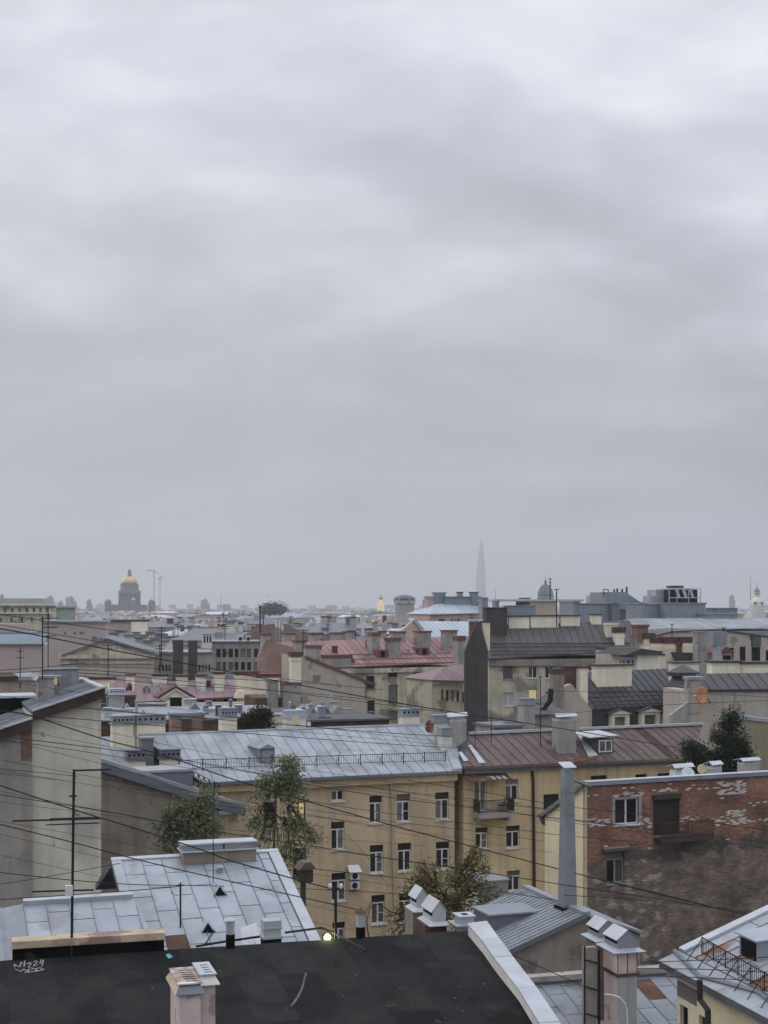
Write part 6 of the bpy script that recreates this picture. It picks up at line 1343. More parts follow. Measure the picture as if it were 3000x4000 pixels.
# far-left buildings
pl_ = Thing('pink_walled_building', 'pale pink blank-walled building with a teal roof at the left edge', 'building', ground_loc(P(60, 2560, 150)))
fr, u0, u1, v0, v1 = box_on(-200, 2520, 166, 2640, 150, 8, 8, ext=15); pl_.part('wall', MB().bx(fr, u0, u1, v0, v1, -9, 0), PPINK)
pl_.part('roof', MB().prism([fr.pt(u0 - .2, v1, .3), fr.pt(u1 + .2, v1, .3), fr.pt(u1 + .2, v1 + .9, -3), fr.pt(u0, v1 + .9, -3)], (0, 0, .15)), TEAL)
fr, u0, u1, v0, v1 = box_on(-150, 2470, 145, 2518, 158, 6, 8, ext=10); pl_.part('roof_box', MB().bx(fr, u0, u1, v0, v1, -6, 0), TEAL); pl_.part('roof_box', MB().bx(fr, u0 + 1, u1 - 1.6, v1 + .003, v1 + .9, -5.5, -.6), PPINK); pl_.part('roof_box_window', MB().bx(fr, *rect(fr, (60, 2496, 88, 2514)), .003, .05), GLASS2)
cl = Thing('classical_palace', 'long cream classical building with a window row and white cornice', 'building', ground_loc(P(100, 2430, 330)))
fr, u0, u1, v0, v1 = box_on(-120, 2360, 196, 2440, 330, 10, 6, ext=20)
ww = [rect(fr, (x, 2374, x + 9, 2392)) for x in (16, 44, 72, 100, 128, 154, 178)] + [rect(fr, (x, 2412, x + 9, 2430)) for x in (0, 40, 80, 120, 160)]
for w in ww: window(cl, fr, w, '1', DFRAME, GLASS2, sill=False)
facade(cl, fr, u0, u1, v0, v1, ww, DCREAM); cl.part('rear_wall', MB().bx(fr, u0 + .1, u1 - .1, v0, v1 - .1, -12, -.4), DCREAM)
cl.part('cornice', MB().bx(fr, u0 - .5, u1 + .5, v1 - .35, v1 + .15, -12.5, .8), OFFW); cl.part('cornice', MB().bx(fr, u0 - .3, u1 + 1.2, *[fr.hit(100, p)[1] for p in (2397, 2392)], .003, .7), OFFW)
cl.part('attic', MB().bx(fr, u0 + 1, u1 - 2, v1 + .15, v1 + 1.3, -10, -1), GREYW)
lp = Thing('long_pink_wall', 'long pale mauve blank wall of a building left of the pediment', 'building', ground_loc(P(300, 2490, 235)))
fr, u0, u1, v0, v1 = box_on(168, 2432, 415, 2510, 240, 10, 8, ext=15); lp.part('wall', MB().bx(fr, u0, u1, v0, v1, -10, 0), PPINK); lp.part('roof', MB().bx(fr, u0 - .3, u1 + .3, v1, v1 + .3, -10.3, .4), ZINC2)
for px in (252, 290, 312, 322): lp.part('vent_window', MB().bx(fr, *rect(fr, (px, 2468, px + 4, 2478)), .003, .06), DARK)
bc = Thing('beige_attic_block', 'beige ribbed attic block with a dark flat roof line right of the pale mauve wall', 'building', ground_loc(P(490, 2470, 280)))
fr, u0, u1, v0, v1 = box_on(412, 2428, 576, 2492, 270, 10, 8, ext=18); bc.part('wall', MB().bx(fr, u0, u1, v0, v1, -10, 0), TAUPE); bc.part('roof', MB().bx(fr, u0 - .3, u1 + .3, v1, v1 + .35, -10.3, .4), DBROWN); bc.part('end_bay', MB().bx(fr, u1 - 3.0, u1 + .05, v0, v1 - .05, .002, .5), CREAM)
gt = Thing('green_walled_house', 'pale green house behind the antenna at the left', 'house', ground_loc(P(240, 2400, 420)))
fr, u0, u1, v0, v1 = box_on(205, 2376, 285, 2412, 420, 8, 8, ext=20); gt.part('wall', MB().bx(fr, u0, u1, v0, v1, -10, 0), mat('sage_plaster', (.27, .33, .28), .9)); gt.part('roof', MB().bx(fr, u0 - .5, u1 + .5, v1, v1 + .5, -10.5, .5), ZINC2)

# ================================================================== landmarks
ic = P(506, 2382, 2330.0)
k = 2330.0 / F
cath = Thing('gold_domed_cathedral', 'great cathedral with gilded dome on a colonnaded grey drum, on the skyline', 'cathedral', (ic.x, ic.y, 0))
zc_ = lambda py: CZ - (py - HY) * k
C0 = Vector((ic.x, ic.y, 0)); rp_ = lambda px: px * k
cath.part('body', MB().bx(Fr(C0, (1, 0, 0), (0, 0, 1)), -rp_(62), rp_(62), 0, zc_(2362), -rp_(50), rp_(50)), STONE)
cath.part('drum', MB().lathe(C0, [(rp_(37), zc_(2362)), (rp_(37), zc_(2322)), (rp_(44), zc_(2320)), (rp_(44), zc_(2314)), (rp_(42), zc_(2312)), (rp_(42), zc_(2306)), (rp_(35), zc_(2304)), (rp_(35), zc_(2286)), (rp_(37), zc_(2284)), (rp_(37), zc_(2282))], 32), STONE)
for q in range(24):
    a_ = 2 * math.pi * q / 24; c = C0 + Vector((math.cos(a_), math.sin(a_), 0)) * rp_(41); cath.part('column', MB().lathe(c, [(rp_(1.6), zc_(2360)), (rp_(1.4), zc_(2322))], 8), STONE)
cath.part('drum_base', MB().lathe(C0, [(rp_(45), zc_(2366)), (rp_(45), zc_(2359))], 32), STONE)
mb = MB(); mb.smooth = True
cath.part('dome', mb.lathe(C0, [(rp_(31), zc_(2282)), (rp_(30), zc_(2272)), (rp_(26), zc_(2262)), (rp_(19), zc_(2254)), (rp_(9), zc_(2250.5))], 32), GOLD)
cath.part('lantern', MB().lathe(C0, [(rp_(9), zc_(2251)), (rp_(9.5), zc_(2248)), (rp_(6.5), zc_(2247)), (rp_(6.5), zc_(2231)), (rp_(7.5), zc_(2230)), (rp_(6), zc_(2228))], 16), STONE)
cath.part('lantern_dome', MB().lathe(C0, [(rp_(5.5), zc_(2228)), (rp_(5), zc_(2224)), (rp_(2), zc_(2220)), (rp_(.8), zc_(2212))], 16), GOLD)
for dx, dy, py_t in ((-82, -20, 2338), (-25 + 48, -75, 2338), (85, 20, 2338), (-20, 70, 2340)):
    c = C0 + Vector((rp_(dx), rp_(dy) * .6, 0)); bt = cath.part('bell_tower', MB().lathe(c, [(rp_(13), 0), (rp_(13), zc_(2355)), (rp_(15), zc_(2354)), (rp_(15), zc_(2352)), (rp_(11), zc_(2350)), (rp_(10), zc_(2345))], 14), STONE)
    cath.part('bell_dome', MB().lathe(c, [(rp_(8.5), zc_(2345)), (rp_(8), zc_(2341)), (rp_(4), zc_(2337)), (rp_(.8), zc_(2334)), (rp_(.5), zc_(2324))], 14), GOLD, bt)
# glass tower far away
k9 = 9000.0 / F; L0 = P(1880, 2370, 9000); lk_ = Thing('glass_skyscraper', 'tapering twisted glass skyscraper fading into the haze', 'skyscraper', (L0.x, L0.y, 0))
mb = MB(); prof = [(27, 2400), (25.5, 2365), (24, 2330), (22, 2290), (19, 2250), (15.5, 2210), (11.5, 2170), (7.5, 2140), (4, 2118), (.4, 2098)]
vs_, fs_ = [], []; ns = 5
for i, (r_, py) in enumerate(prof):
    for q in range(ns * 2):
        a_ = 2 * math.pi * q / (ns * 2) + R(90) * i / len(prof); rr = r_ * k9 * .98 * (1.0 if q % 2 == 0 else .80)
        vs_.append(Vector((L0.x + rr * math.cos(a_), L0.y + rr * math.sin(a_), max(0, CZ - (py - HY) * k9))))
for i in range(len(prof) - 1):
    for q in range(ns * 2): fs_.append((i * 10 + q, i * 10 + (q + 1) % 10, (i + 1) * 10 + (q + 1) % 10, (i + 1) * 10 + q))
lk_.part('body', mb.add(vs_, fs_), TOWER)
FAR = mat('far_light', (1, 1, 1), .5, 0, 0, 1, bump=0, rv=0, emit=(1, .97, .9, 5.0))
for px, py in ((1873, 2122), (1879, 2155), (1880, 2195), (1878, 2236), (1884, 2268), (1877, 2280)): lk_.part('tower_light', MB().lathe(P(px, py, 8960), [(.3, -1.6), (2.0, 0), (.3, 1.6)], 8), FAR)
# green domed cathedral
kk = 1480.0 / F; G0 = P(2131, 2370, 1480); G0.z = 0; zg = lambda py: CZ - (py - HY) * kk
kz = Thing('green_domed_cathedral', 'cathedral with a ribbed green dome and cross above the grey roofs', 'cathedral', G0)
kz.part('drum', MB().lathe(G0, [(31 * kk, 0), (31 * kk, zg(2338)), (34 * kk, zg(2337)), (34 * kk, zg(2333)), (30 * kk, zg(2331))], 24), mat('sandstone', (.30, .28, .24), .9, bump=0))
mb = MB(); mb.smooth = True; kz.part('dome', mb.lathe(G0, [(30 * kk, zg(2331)), (29 * kk, zg(2318)), (24 * kk, zg(2302)), (16 * kk, zg(2290)), (6 * kk, zg(2284))], 24), COPPER)
for q in range(16):
    a_ = 2 * math.pi * q / 16; kz.part('dome_rib', MB().tube([G0 + Vector((math.cos(a_) * r_ * kk, math.sin(a_) * r_ * kk, zg(py))) for r_, py in ((30.4, 2331), (29.4, 2318), (24.4, 2302), (16.4, 2289.5), (6, 2283.5))], .28, 5), COPPER)
kz.part('lantern', MB().lathe(G0, [(6 * kk, zg(2285)), (5 * kk, zg(2273)), (6 * kk, zg(2272)), (2 * kk, zg(2266)), (2.6 * kk, zg(2263)), (.6 * kk, zg(2259)), (.5 * kk, zg(2244))], 12), COPPER)
kz.part('cross', MB().bx(Fr(G0, (1, 0, 0), (0, 0, 1)), -3 * kk, 3 * kk, zg(2251), zg(2249.5), -.2, .2), GOLD)
# gilded spire, right hand church, masts
sp0 = P(1488, 2370, 1900); sp0.z = 0; ks = 1900 / F; zs = lambda py: CZ - (py - HY) * ks
sp = Thing('gilded_spire_tower', 'small floodlit cream tower with a gilded spire on the horizon', 'tower', sp0)
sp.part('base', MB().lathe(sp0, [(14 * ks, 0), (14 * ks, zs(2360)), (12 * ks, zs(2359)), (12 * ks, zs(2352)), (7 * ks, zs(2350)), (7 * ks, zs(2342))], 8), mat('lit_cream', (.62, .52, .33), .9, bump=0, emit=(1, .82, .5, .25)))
sp.part('dome', MB().lathe(sp0, [(7.5 * ks, zs(2342)), (6 * ks, zs(2336)), (2.4 * ks, zs(2332))], 12), STONE); sp.part('spire', MB().lathe(sp0, [(2.6 * ks, zs(2332)), (1.2 * ks, zs(2316)), (.3 * ks, zs(2306))], 8), GOLD)
chh = P(2957, 2385, 520); chh.z = 0; kc = 520 / F; zq = lambda py: CZ - (py - HY) * kc
ch_ = Thing('white_church', 'white church with a grey onion-topped belfry at the right edge', 'church', chh)
ch_.part('body', MB().lathe(chh, [(30 * kc, 0), (30 * kc, zq(2362)), (28 * kc, zq(2350)), (20 * kc, zq(2338)), (12 * kc, zq(2334))], 16), OFFW)
ch_.part('belfry', MB().lathe(chh, [(11 * kc, zq(2336)), (10 * kc, zq(2318)), (15 * kc, zq(2317)), (15 * kc, zq(2314))], 12), OFFW)
ch_.part('cupola', MB().lathe(chh, [(11 * kc, zq(2314)), (10 * kc, zq(2304)), (4 * kc, zq(2296)), (1.2 * kc, zq(2290)), (.5 * kc, zq(2270))], 12), ZINC2)
for s in (-14, 12): ch_.part('window', MB().lathe(chh + Vector((s * kc, -28 * kc, zq(2356))), [(.1, -.4), (4 * kc, -.35), (4 * kc, .2), (.1, .25)], 10, axis=(0, -1, 0)), GLASS2)
def mast(px, t, b, D, lab, nm='radio_mast', bars=()):
    th = Thing(nm, lab, 'mast', (P(px, b, D).x, D, 0)); s = D / F; a = P(px, t, D); z0 = P(px, b, D)
    mb = MB(); w0 = 2.2 * s * 1.2
    for dx, dy in ((-1, -1), (1, -1), (1, 1), (-1, 1)): mb.tube([Vector((z0.x + dx * w0, D + dy * w0, 0)), Vector((a.x, D, a.z))], .5 * s, 4)
    for i in range(8):
        f = i / 8; zf = z0.z + (a.z - z0.z) * f; ww_ = w0 * (1 - zf / a.z); mb.tube([Vector((z0.x - ww_, D - ww_, zf)), Vector((z0.x + ww_, D - ww_, zf + (a.z - z0.z) / 8))], .35 * s, 4)
    th.part('lattice', mb, STONE)
    for (x0, x1, y) in bars: th.part('crossarm', MB().tube([P(x0, y, D), P(x1, y, D)], .6 * s, 4), STONE)
mast(863, 2316, 2372, 3500, 'thin lattice radio mast on the hazy horizon'); mast(2932, 2248, 2372, 2600, 'tall hazy television mast beyond the white church'); mast(1936, 2300, 2362, 2600, 'thin hazy mast right of the glass skyscraper')
def crane(px, t, b, D, jib, lab):
    th = Thing('tower_crane', lab, 'crane', (P(px, b, D).x, D, 0)); s = D / F
    th.part('tower', MB().tube([Vector((P(px, b, D).x, D, 0)), P(px, t, D)], 1.0 * s, 4), STONE); th.part('jib', MB().tube([P(jib[0], jib[1], D), P(jib[2], jib[3], D)], .9 * s, 4), STONE)
    th.part('cab', MB().lathe(P(px, t + 6, D), [(.5 * s, -3 * s), (2.4 * s, -2 * s), (2.4 * s, 2 * s), (.5 * s, 3 * s)], 4), STONE); th.part('stay', MB().tube([P(px, t - 5, D), P(jib[0], jib[1], D)], .4 * s, 4).tube([P(px, t - 5, D), P(px + 22, t + 16, D)], .4 * s, 4), STONE)
crane(602, 2231, 2375, 1500, (572, 2229, 608, 2231), 'thin tower crane with a long jib right of the gilded dome'); crane(625, 2258, 2380, 1900, (618, 2262, 636, 2250), 'smaller hazy tower crane behind the long-jibbed one')

# ================================================================== the carpet of roofs out to the horizon
FAR_W = [mat('far_wall_%d' % i, c, .95, 0, .08, .05, bump=0, rv=.15) for i, c in enumerate(((.40, .36, .28), (.33, .31, .29), (.42, .37, .33), (.36, .33, .30), (.28, .27, .27), (.45, .41, .33)))]
FAR_R = [mat('far_roof_%d' % i, c, .6, .1, .12, .05, bump=0, rv=.18) for i, c in enumerate(((.36, .38, .42), (.30, .32, .36), (.20, .21, .24), (.45, .47, .50), (.22, .15, .14), (.27, .27, .28)))]
wn_ = ['cream', 'grey', 'pinkish', 'taupe', 'dark grey', 'pale yellow']; rn_ = ['zinc', 'grey iron', 'dark grey', 'pale', 'brown', 'dull grey']
far = random.Random(21); cnt = 0
def blocked(px, D):
    lim = 255
    if px < 420: lim = 300
    if px < 300: lim = 345
    if 400 < px < 620: lim = 300
    if 1000 < px < 1250: lim = 275
    if 1640 < px < 2180: lim = 325
    if px >= 2180: lim = 330
    return D < lim
FW = [(.40, .36, .28), (.33, .31, .29), (.42, .37, .33), (.36, .33, .30), (.28, .27, .27), (.45, .41, .33)]; FRc = [(.36, .38, .42), (.30, .32, .36), (.55, .57, .60), (.10, .10, .11), (.24, .13, .12), (.20, .21, .24), (.45, .47, .50), (.22, .15, .14), (.27, .27, .28)]
mbf = MB(); mbf.c = []
def far_mass(x, d, w, dp, ze, zr, yw, cw_, cr2):
    f = Fr((x, d, 0), (math.cos(yw), math.sin(yw), 0), (0, 0, 1)); a, b = w / 2, dp / 2
    mbf.bx(f, -a, a, 0, ze, -b, b, cw_)
    mbf.add([f.pt(-a, ze + .02, b), f.pt(a, ze + .02, b), f.pt(a, ze + .02, -b), f.pt(-a, ze + .02, -b), f.pt(-a * .7, zr, 0), f.pt(a * .7, zr, 0)], [(0, 1, 5, 4), (2, 3, 4, 5), (1, 2, 5), (3, 0, 4)], cr2)
    for q in range(4):
        t = far.uniform(-a * .7, a * .7); mbf.bx(f, t - .8, t + .8, ze, zr + far.uniform(.3, 1.3), -.5, .6, far.choice(FW + [(.06, .05, .05), (.10, .10, .11), (.6, .6, .6)]))
D = 268.0
while D < 1900:
    x = -.29 * D
    step = 10 + D * .011
    while x < .29 * D:
        w = far.uniform(.7, 1.3) * step; px = CX + (x + w / 2) / D * F
        dd = D * far.uniform(.96, 1.04)
        if not blocked(px, dd) and far.random() < .93 and not (abs(dd - 480) < 14 and abs(px - 1580) < 90) and not (abs(dd - 520) < 14 and abs(px - 2957) < 90) and abs(px - 2131) * dd / F > (13 if abs(dd - 1480) < 40 else -1) and not (dd > 420 and px > 2900 and dd < 620):
            ze = far.uniform(17.0, 22.5) + (1.5 if far.random() < .18 else 0); zr = ze + far.uniform(1.2, 2.8); dp2 = far.uniform(9, 14)
            yw = R(far.choice((8, 16, 22, 25, -68, -60)) + far.uniform(-3, 3)) if far.random() < .85 else R(far.uniform(-40, 40))
            iw = far.randrange(6); ir = far.randrange(6)
            if cnt >= 300:
                far_mass(x + w / 2, dd, w, dp2, ze, zr, yw, FW[iw], FRc[ir]); cnt += 1; x += w * 1.04; continue
            th = Thing('city_house', '%s-walled house with a %s roof in the hazy sea of roofs' % (wn_[iw], rn_[ir]), 'house', (x + w / 2, dd, 0), 'houses in the sea of roofs, %s walls and %s roof' % (wn_[iw], rn_[ir]))
            f = Fr((x + w / 2, dd, 0), (math.cos(yw), math.sin(yw), 0), (0, 0, 1)); hw = w / 2; hd = dp2 / 2
            if far.random() < .8:
                hp2 = far.uniform(0, hw * .5)
                th.part('wall', MB().prism([f.pt(-hw, 0, hd), f.pt(-hw, ze, hd), f.pt(-hw, ze, -hd), f.pt(-hw, 0, -hd)], f.u * w), FAR_W[iw])
                rv_ = [f.pt(-hw - .3, ze, hd + .4), f.pt(hw + .3, ze, hd + .4), f.pt(hw + .3, ze, -hd - .4), f.pt(-hw - .3, ze, -hd - .4), f.pt(-hw + hp2, zr, 0), f.pt(hw - hp2, zr, 0)]
                ro = th.part('roof', MB().add(rv_, [(0, 1, 5, 4), (2, 3, 4, 5), (1, 2, 5), (3, 0, 4), (3, 2, 1, 0)]), FAR_R[ir])
            else:
                zr = ze + .6
                th.part('wall', MB().bx(f, -hw, hw, 0, ze, -hd, hd), FAR_W[iw]); ro = th.part('roof', MB().bx(f, -hw - .2, hw + .2, ze, zr, -hd - .2, hd + .2), FAR_R[ir])
            for q in range(far.randint(3, 7) if D < 700 else 2):
                a = far.uniform(-hw * .85, hw * .85); b = far.uniform(-2.2, 2.6); cw = far.uniform(.3, 1.2); zt2 = zr + far.uniform(.2, 1.5)
                c_ = th.part('chimney', MB().bx(f, a - cw, a + cw, ze - .5, zt2, b, b + far.uniform(.6, 1.2)), far.choice(FAR_W + [BRICKD, OFFW, CREAM, CONC]))
                if D < 560: th.part('chimney_cap', MB().bx(f, a - cw - .15, a + cw + .15, zt2, zt2 + .3, b - .15, b + 1.1), far.choice((ZINCD, DBROWN, MAUVED, WTIN, BLACKW)), c_)
            if D < 420 and far.random() < .6:
                a = far.uniform(-hw * .6, hw * .6); th.part('dormer', MB().bx(f, a - .7, a + .7, ze, ze + 1.5, hd * .3, hd * .8), FAR_R[ir])
            if D < 520:
                n = int(w / 3.4)
                for q in range(n):
                    a = -hw + (q + .5) * w / n; th.part('window', MB().bx(f, a - .55, a + .55, ze - 3.2, ze - 1.3, hd - .1, hd + .04), GLASS2 if q % 3 else GLASS)
            cnt += 1
        x += w * 1.04
    D *= 1.07
print('city houses', cnt)
# what lies beyond reads as one mass
for i in range(3400):
    d = 1750 + 5200 * far.random() ** 1.5; x = far.uniform(-.31, .31) * d
    w = far.uniform(8, 24); h = far.uniform(15, 23) if far.random() < .96 or d < 3000 else far.uniform(26, 38)
    if abs(x - ic.x) < 150 and abs(d - 2330) < 120: continue
    far_mass(x, d, w * 1.6, w, h, h + far.uniform(.5, 3), i * 1.7, far.choice(FW), far.choice(FRc))
o = structure('distant_city', mbf, mat('distant_city', (1, 1, 1), .9, 0, .2, .01, bump=0, rv=0, attr=True), 'stuff')
# far high-rise clusters
for i, (x0, x1, t, D) in enumerate(((186, 212, 2332, 3600), (260, 296, 2334, 3800), (340, 360, 2346, 3600), (228, 250, 2352, 3900), (0, 18, 2328, 3000), (786, 818, 2344, 4200), (1650, 1672, 2342, 3300), (2290, 2310, 2330, 3600), (2850, 2870, 2328, 4000), (2660, 2690, 2340, 4600))):
    s = D / F; th = Thing('high_rise', 'hazy grey high-rise block on the horizon', 'high-rise', (P((x0 + x1) / 2, 2370, D).x, D, 0), 'hazy high-rises on the horizon')
    f = Fr((P((x0 + x1) / 2, 2370, D).x, D, 0), (1, 0, 0), (0, 0, 1)); hw = (x1 - x0) / 2 * s; zt_ = CZ - (t - HY) * s
    th.part('tower', MB().bx(f, -hw, hw * .5, 0, zt_, -hw, hw).bx(f, hw * .5 + .01, hw, 0, zt_ * .8, -hw, hw * .9), STONE); th.part('roof_house', MB().bx(f, -hw * .3, hw * .2, zt_, zt_ + 4, -4, 4), STONE)

# television aerials all over the middle distance
ag = random.Random(5)
for i in range(46):
    D = ag.uniform(150, 460); px = ag.uniform(30, 2970); zb2 = ag.uniform(22.5, 26.5)
    py = HY + (CZ - zb2) / D * F
    if 1780 < px < 2500 and D < 260: continue
    a = P(px, py, D); h = ag.uniform(1.6, 3.4); th = Thing('television_aerial', 'thin television aerial sticking up from a distant roof', 'antenna', a - Vector((0, 0, 2.5)), 'television aerials on distant roofs')
    th.part('mast', MB().tube([a - Vector((0, 0, 2.5)), a + Vector((0, 0, h))], .035 + D * .00012, 4), IRON); mb = MB()
    for k in range(ag.randint(2, 4)):
        z = h - .15 - k * .35; w = ag.uniform(.35, .8); an = ag.uniform(-.5, .5); mb.tube([a + Vector((-w, -w * an, z)), a + Vector((w, w * an, z))], .025 + D * .0001, 4)
    th.part('crossbar', mb, IRON)
# ================================================================== trees
def tree(name, label, base, crowns, nleaf, lsize, cols, D, trunk_r=.16, seed=1, dy=1.0, limbs=10, branch=True, droop=0.0):
    """crowns: photo ellipses (px, py, rx, ry, weight) at distance D; leaves are single faces gathered in clumps along twigs"""
    rg = random.Random(seed); s = D / F
    b = Vector((P(base[0], base[1], D).x, D, 0)) if len(base) == 2 else Vector(base)
    th = Thing(name, label, 'tree', b)
    cs = [(P(c[0], c[1], D), c[2] * s, c[3] * s, c[4]) for c in crowns]
    tops = max(c[0].z for c in cs)
    mbt = MB(); main = max(cs, key=lambda c: c[3])
    mid = Vector((main[0].x * .6 + b.x * .4, D, main[0].z - main[2] * .6))
    mbt.tube([b, b.lerp(mid, .6), mid, main[0]], [trunk_r, trunk_r * .8, trunk_r * .6, trunk_r * .25], 8)
    mb = MB(); mb.c = []
    tot = sum(c[3] for c in cs)
    for c, rx, rz, wgt in cs:
        ncl = max(4, int(nleaf * wgt / tot / 26))
        start = mid if c is main[0] else mid.lerp(c, .3)
        for q in range(ncl):
            while True:
                d = Vector((rg.uniform(-1, 1), rg.uniform(-1, 1), rg.uniform(-1, 1)))
                if .3 < d.length < 1: break
            d *= rg.choice((1.0, 1.0, .95, 1.18))
            cc = c + Vector((d.x * rx, d.y * rx * dy, d.z * rz))
            if branch and q % max(1, ncl // limbs) == 0: mbt.tube([start.lerp(c, .2), (start + cc) / 2 + Vector((0, 0, .2)), cc], [trunk_r * .35, trunk_r * .2, .012], 5)
            tone = rg.choice(cols); cr_ = rg.uniform(.5, 1.5) * lsize * 2.5
            for _ in range(26):
                p = cc + Vector((rg.gauss(0, cr_), rg.gauss(0, cr_), rg.gauss(0, cr_ * .75) - droop * rg.random()))
                n = Vector((rg.gauss(0, 1), rg.gauss(0, 1) - .3, rg.gauss(0, 1) + .5)).normalized(); a = n.orthogonal().normalized(); a = (Matrix.Rotation(rg.uniform(0, 6.28), 3, n) @ a); t = n.cross(a)
                l = lsize * rg.uniform(.6, 1.3); k = rg.uniform(.8, 1.2)
                mb.add([p - a * l, p + t * l * .55, p + a * l, p - t * l * .55], [(0, 1, 2, 3)], tuple(x * k for x in tone))
    th.part('trunk', mbt, BARK); th.part('crown', mb, LEAF)
    return th
GR = ((.20, .23, .12), (.22, .24, .13), (.16, .19, .10), (.28, .29, .20))
OL = ((.21, .18, .08), (.18, .16, .075), (.145, .135, .065), (.27, .22, .11))
DK = ((.040, .056, .036), (.050, .066, .042), (.034, .046, .030))
BR_ = ((.050, .042, .024), (.060, .050, .028), (.040, .034, .020))
tree('maple_tree', 'leafy green tree in front of the grey-brown firewall', (735, 3400), [(806, 3108, 24, 26, .7), (770, 3150, 34, 22, .8), (700, 3152, 30, 20, .7), (660, 3180, 30, 20, .6), (735, 3200, 44, 22, .9), (812, 3190, 24, 40, .7), (640, 3225, 36, 16, .5), (700, 3245, 40, 22, .8), (790, 3262, 44, 26, .9), (655, 3275, 28, 14, .35), (735, 3300, 46, 20, .6), (680, 3320, 30, 12, .25), (835, 3240, 18, 40, .4)], 4200, .10, GR, 72.0, .08, 3, dy=.6)
tree('poplar_tree', 'tall windblown green tree in front of the ochre facade', (1030, 3480), [(1130, 2990, 45, 30, .9), (1110, 3040, 85, 40, 2.0), (1060, 3080, 70, 40, 1.2), (1150, 3090, 45, 60, 1.0), (1020, 3160, 75, 70, .55), (1120, 3190, 70, 50, .35), (1175, 3240, 50, 40, .7), (990, 3240, 60, 60, .4), (1060, 3310, 90, 50, .8), (1210, 3270, 30, 25, .4), (1150, 3345, 60, 40, .5)], 5200, .095, GR, 78.0, .07, 5, dy=.5)
tree('elm_tree', 'yellowing olive bushy tree between ochre facade and hooded chimneys', (1740, 3720), [(1730, 3480, 130, 70, 2.6), (1830, 3400, 60, 60, 1.0), (1660, 3410, 60, 45, .8), (1860, 3340, 35, 35, .35), (1640, 3560, 60, 60, .9), (1780, 3560, 120, 60, 1.6), (1900, 3500, 60, 50, .8), (1570, 3600, 60, 70, .6), (1590, 3480, 40, 40, .25)], 6200, .08, OL, 66.0, .15, 8, dy=.5)
tree('birch_tree', 'dark drooping birch growing beside the mossy beige wall', (2830, 3080), [(2855, 2810, 40, 35, 1.0), (2850, 2875, 68, 60, 1.8), (2860, 2950, 75, 60, 2.0), (2830, 3000, 70, 50, 1.2), (2715, 2940, 55, 40, .9), (2770, 2975, 80, 50, 1.8), (2690, 2905, 30, 28, .4), (2730, 3010, 70, 30, 1.0), (2890, 2920, 40, 50, .8)], 13000, .085, DK, 91.0, .16, 11, droop=.35, dy=.45)
tree('ivy_shrub', 'brown-green shrub mass growing over the chimneys behind the zinc roof', (990, 2850), [(960, 2825, 45, 28, 1.4), (1000, 2800, 50, 30, 1.4), (1030, 2785, 35, 20, .8), (1040, 2825, 30, 30, .9)], 4200, .085, BR_, 109.0, .10, 14, dy=.4)
tree('roof_sapling', 'small sapling sprouting by the concrete chimney stacks', (1140, 2775), [(1140, 2765, 16, 14, 1)], 300, .08, GR, 124.0, .03, 17, limbs=3)
tree('distant_tree_clump', 'dark round tree clump on the skyline left of the gilded spire', (1065, 2390), [(1042, 2380, 22, 12, 1), (1075, 2376, 25, 13, 1.2), (1096, 2382, 14, 9, .6), (1065, 2388, 34, 8, 1)], 3600, .8, ((.075, .09, .075), (.09, .10, .085)), 1100.0, .6, 19, dy=.5)

# ================================================================== dishes
def dish(label, px, py, r_px, D, facing, m, arm=True, group=None, mount=None):
    c = P(px, py, D); r = r_px / F * D; a = Vector(facing).normalized()
    th = Thing('satellite_dish', label, 'satellite dish', c + Vector((0, 0, -r * 1.3)), group)
    prof = [(.02, 0), (r * .35, r * .035), (r * .7, r * .13), (r, r * .28), (r * .99, r * .30), (r * .69, r * .16), (r * .34, r * .06), (.015, r * .03)]
    mb = MB(); mb.smooth = True; th.part('bowl', mb.lathe(c, prof, 24, axis=a), m)
    if arm:
        th.part('feed_arm', MB().tube([c + a * r * .25 - Vector((0, 0, r * .8)), c + a * r * 1.0 - Vector((0, 0, r * .1))], r * .03, 5), IRON); th.part('feed_horn', MB().tube([c + a * r * .92, c + a * r * 1.05], r * .09, 6), DISHW)
    mnt = mount or (c - a * r * .5 + Vector((0, 0, -r * 1.3)))
    th.part('mount', MB().tube([c - a * .02, c - a * r * .35, Vector(mnt)], r * .05 + .01, 5), IRON)
dish('large faded orange satellite dish on the concrete firewall', 2746, 2721, 40, 121.0, (-.86, -.5, .12), DISHO, mount=fC.hp(2775, 2745))
dish('round tan satellite dish on a tin-capped chimney', 2743, 3004, 19, 83.0, (-.35, -.9, .2), DISHT)
dish('white satellite dish peeking over the brick building coping', 2686, 3024, 26, 82.0, (.1, -.85, .5), DISHW)
dish('rusty brown satellite dish on the white chimney', 1682, 2838, 25, HA['R'][1].y - 3.2, (-.75, -.65, .1), DISHR)
dish('orange-stained small dish on a zinc-capped chimney of the grey roof', 1158, 2812, 17, 96.0, (-.45, -.85, .2), DISHT)
dish('white oval dish edge-on below the antenna mast', 222, 2660, 17, 66.5, (-.8, -.55, .1), DISHT)
dish('white dish on the big chimney with antennas', 142, 2644, 16, 67.0, (-.5, -.8, .2), DISHW)
dish('small white dish beside the long white chimney', 1205, 2828, 10, 96.5, (.6, -.7, .2), DISHW)

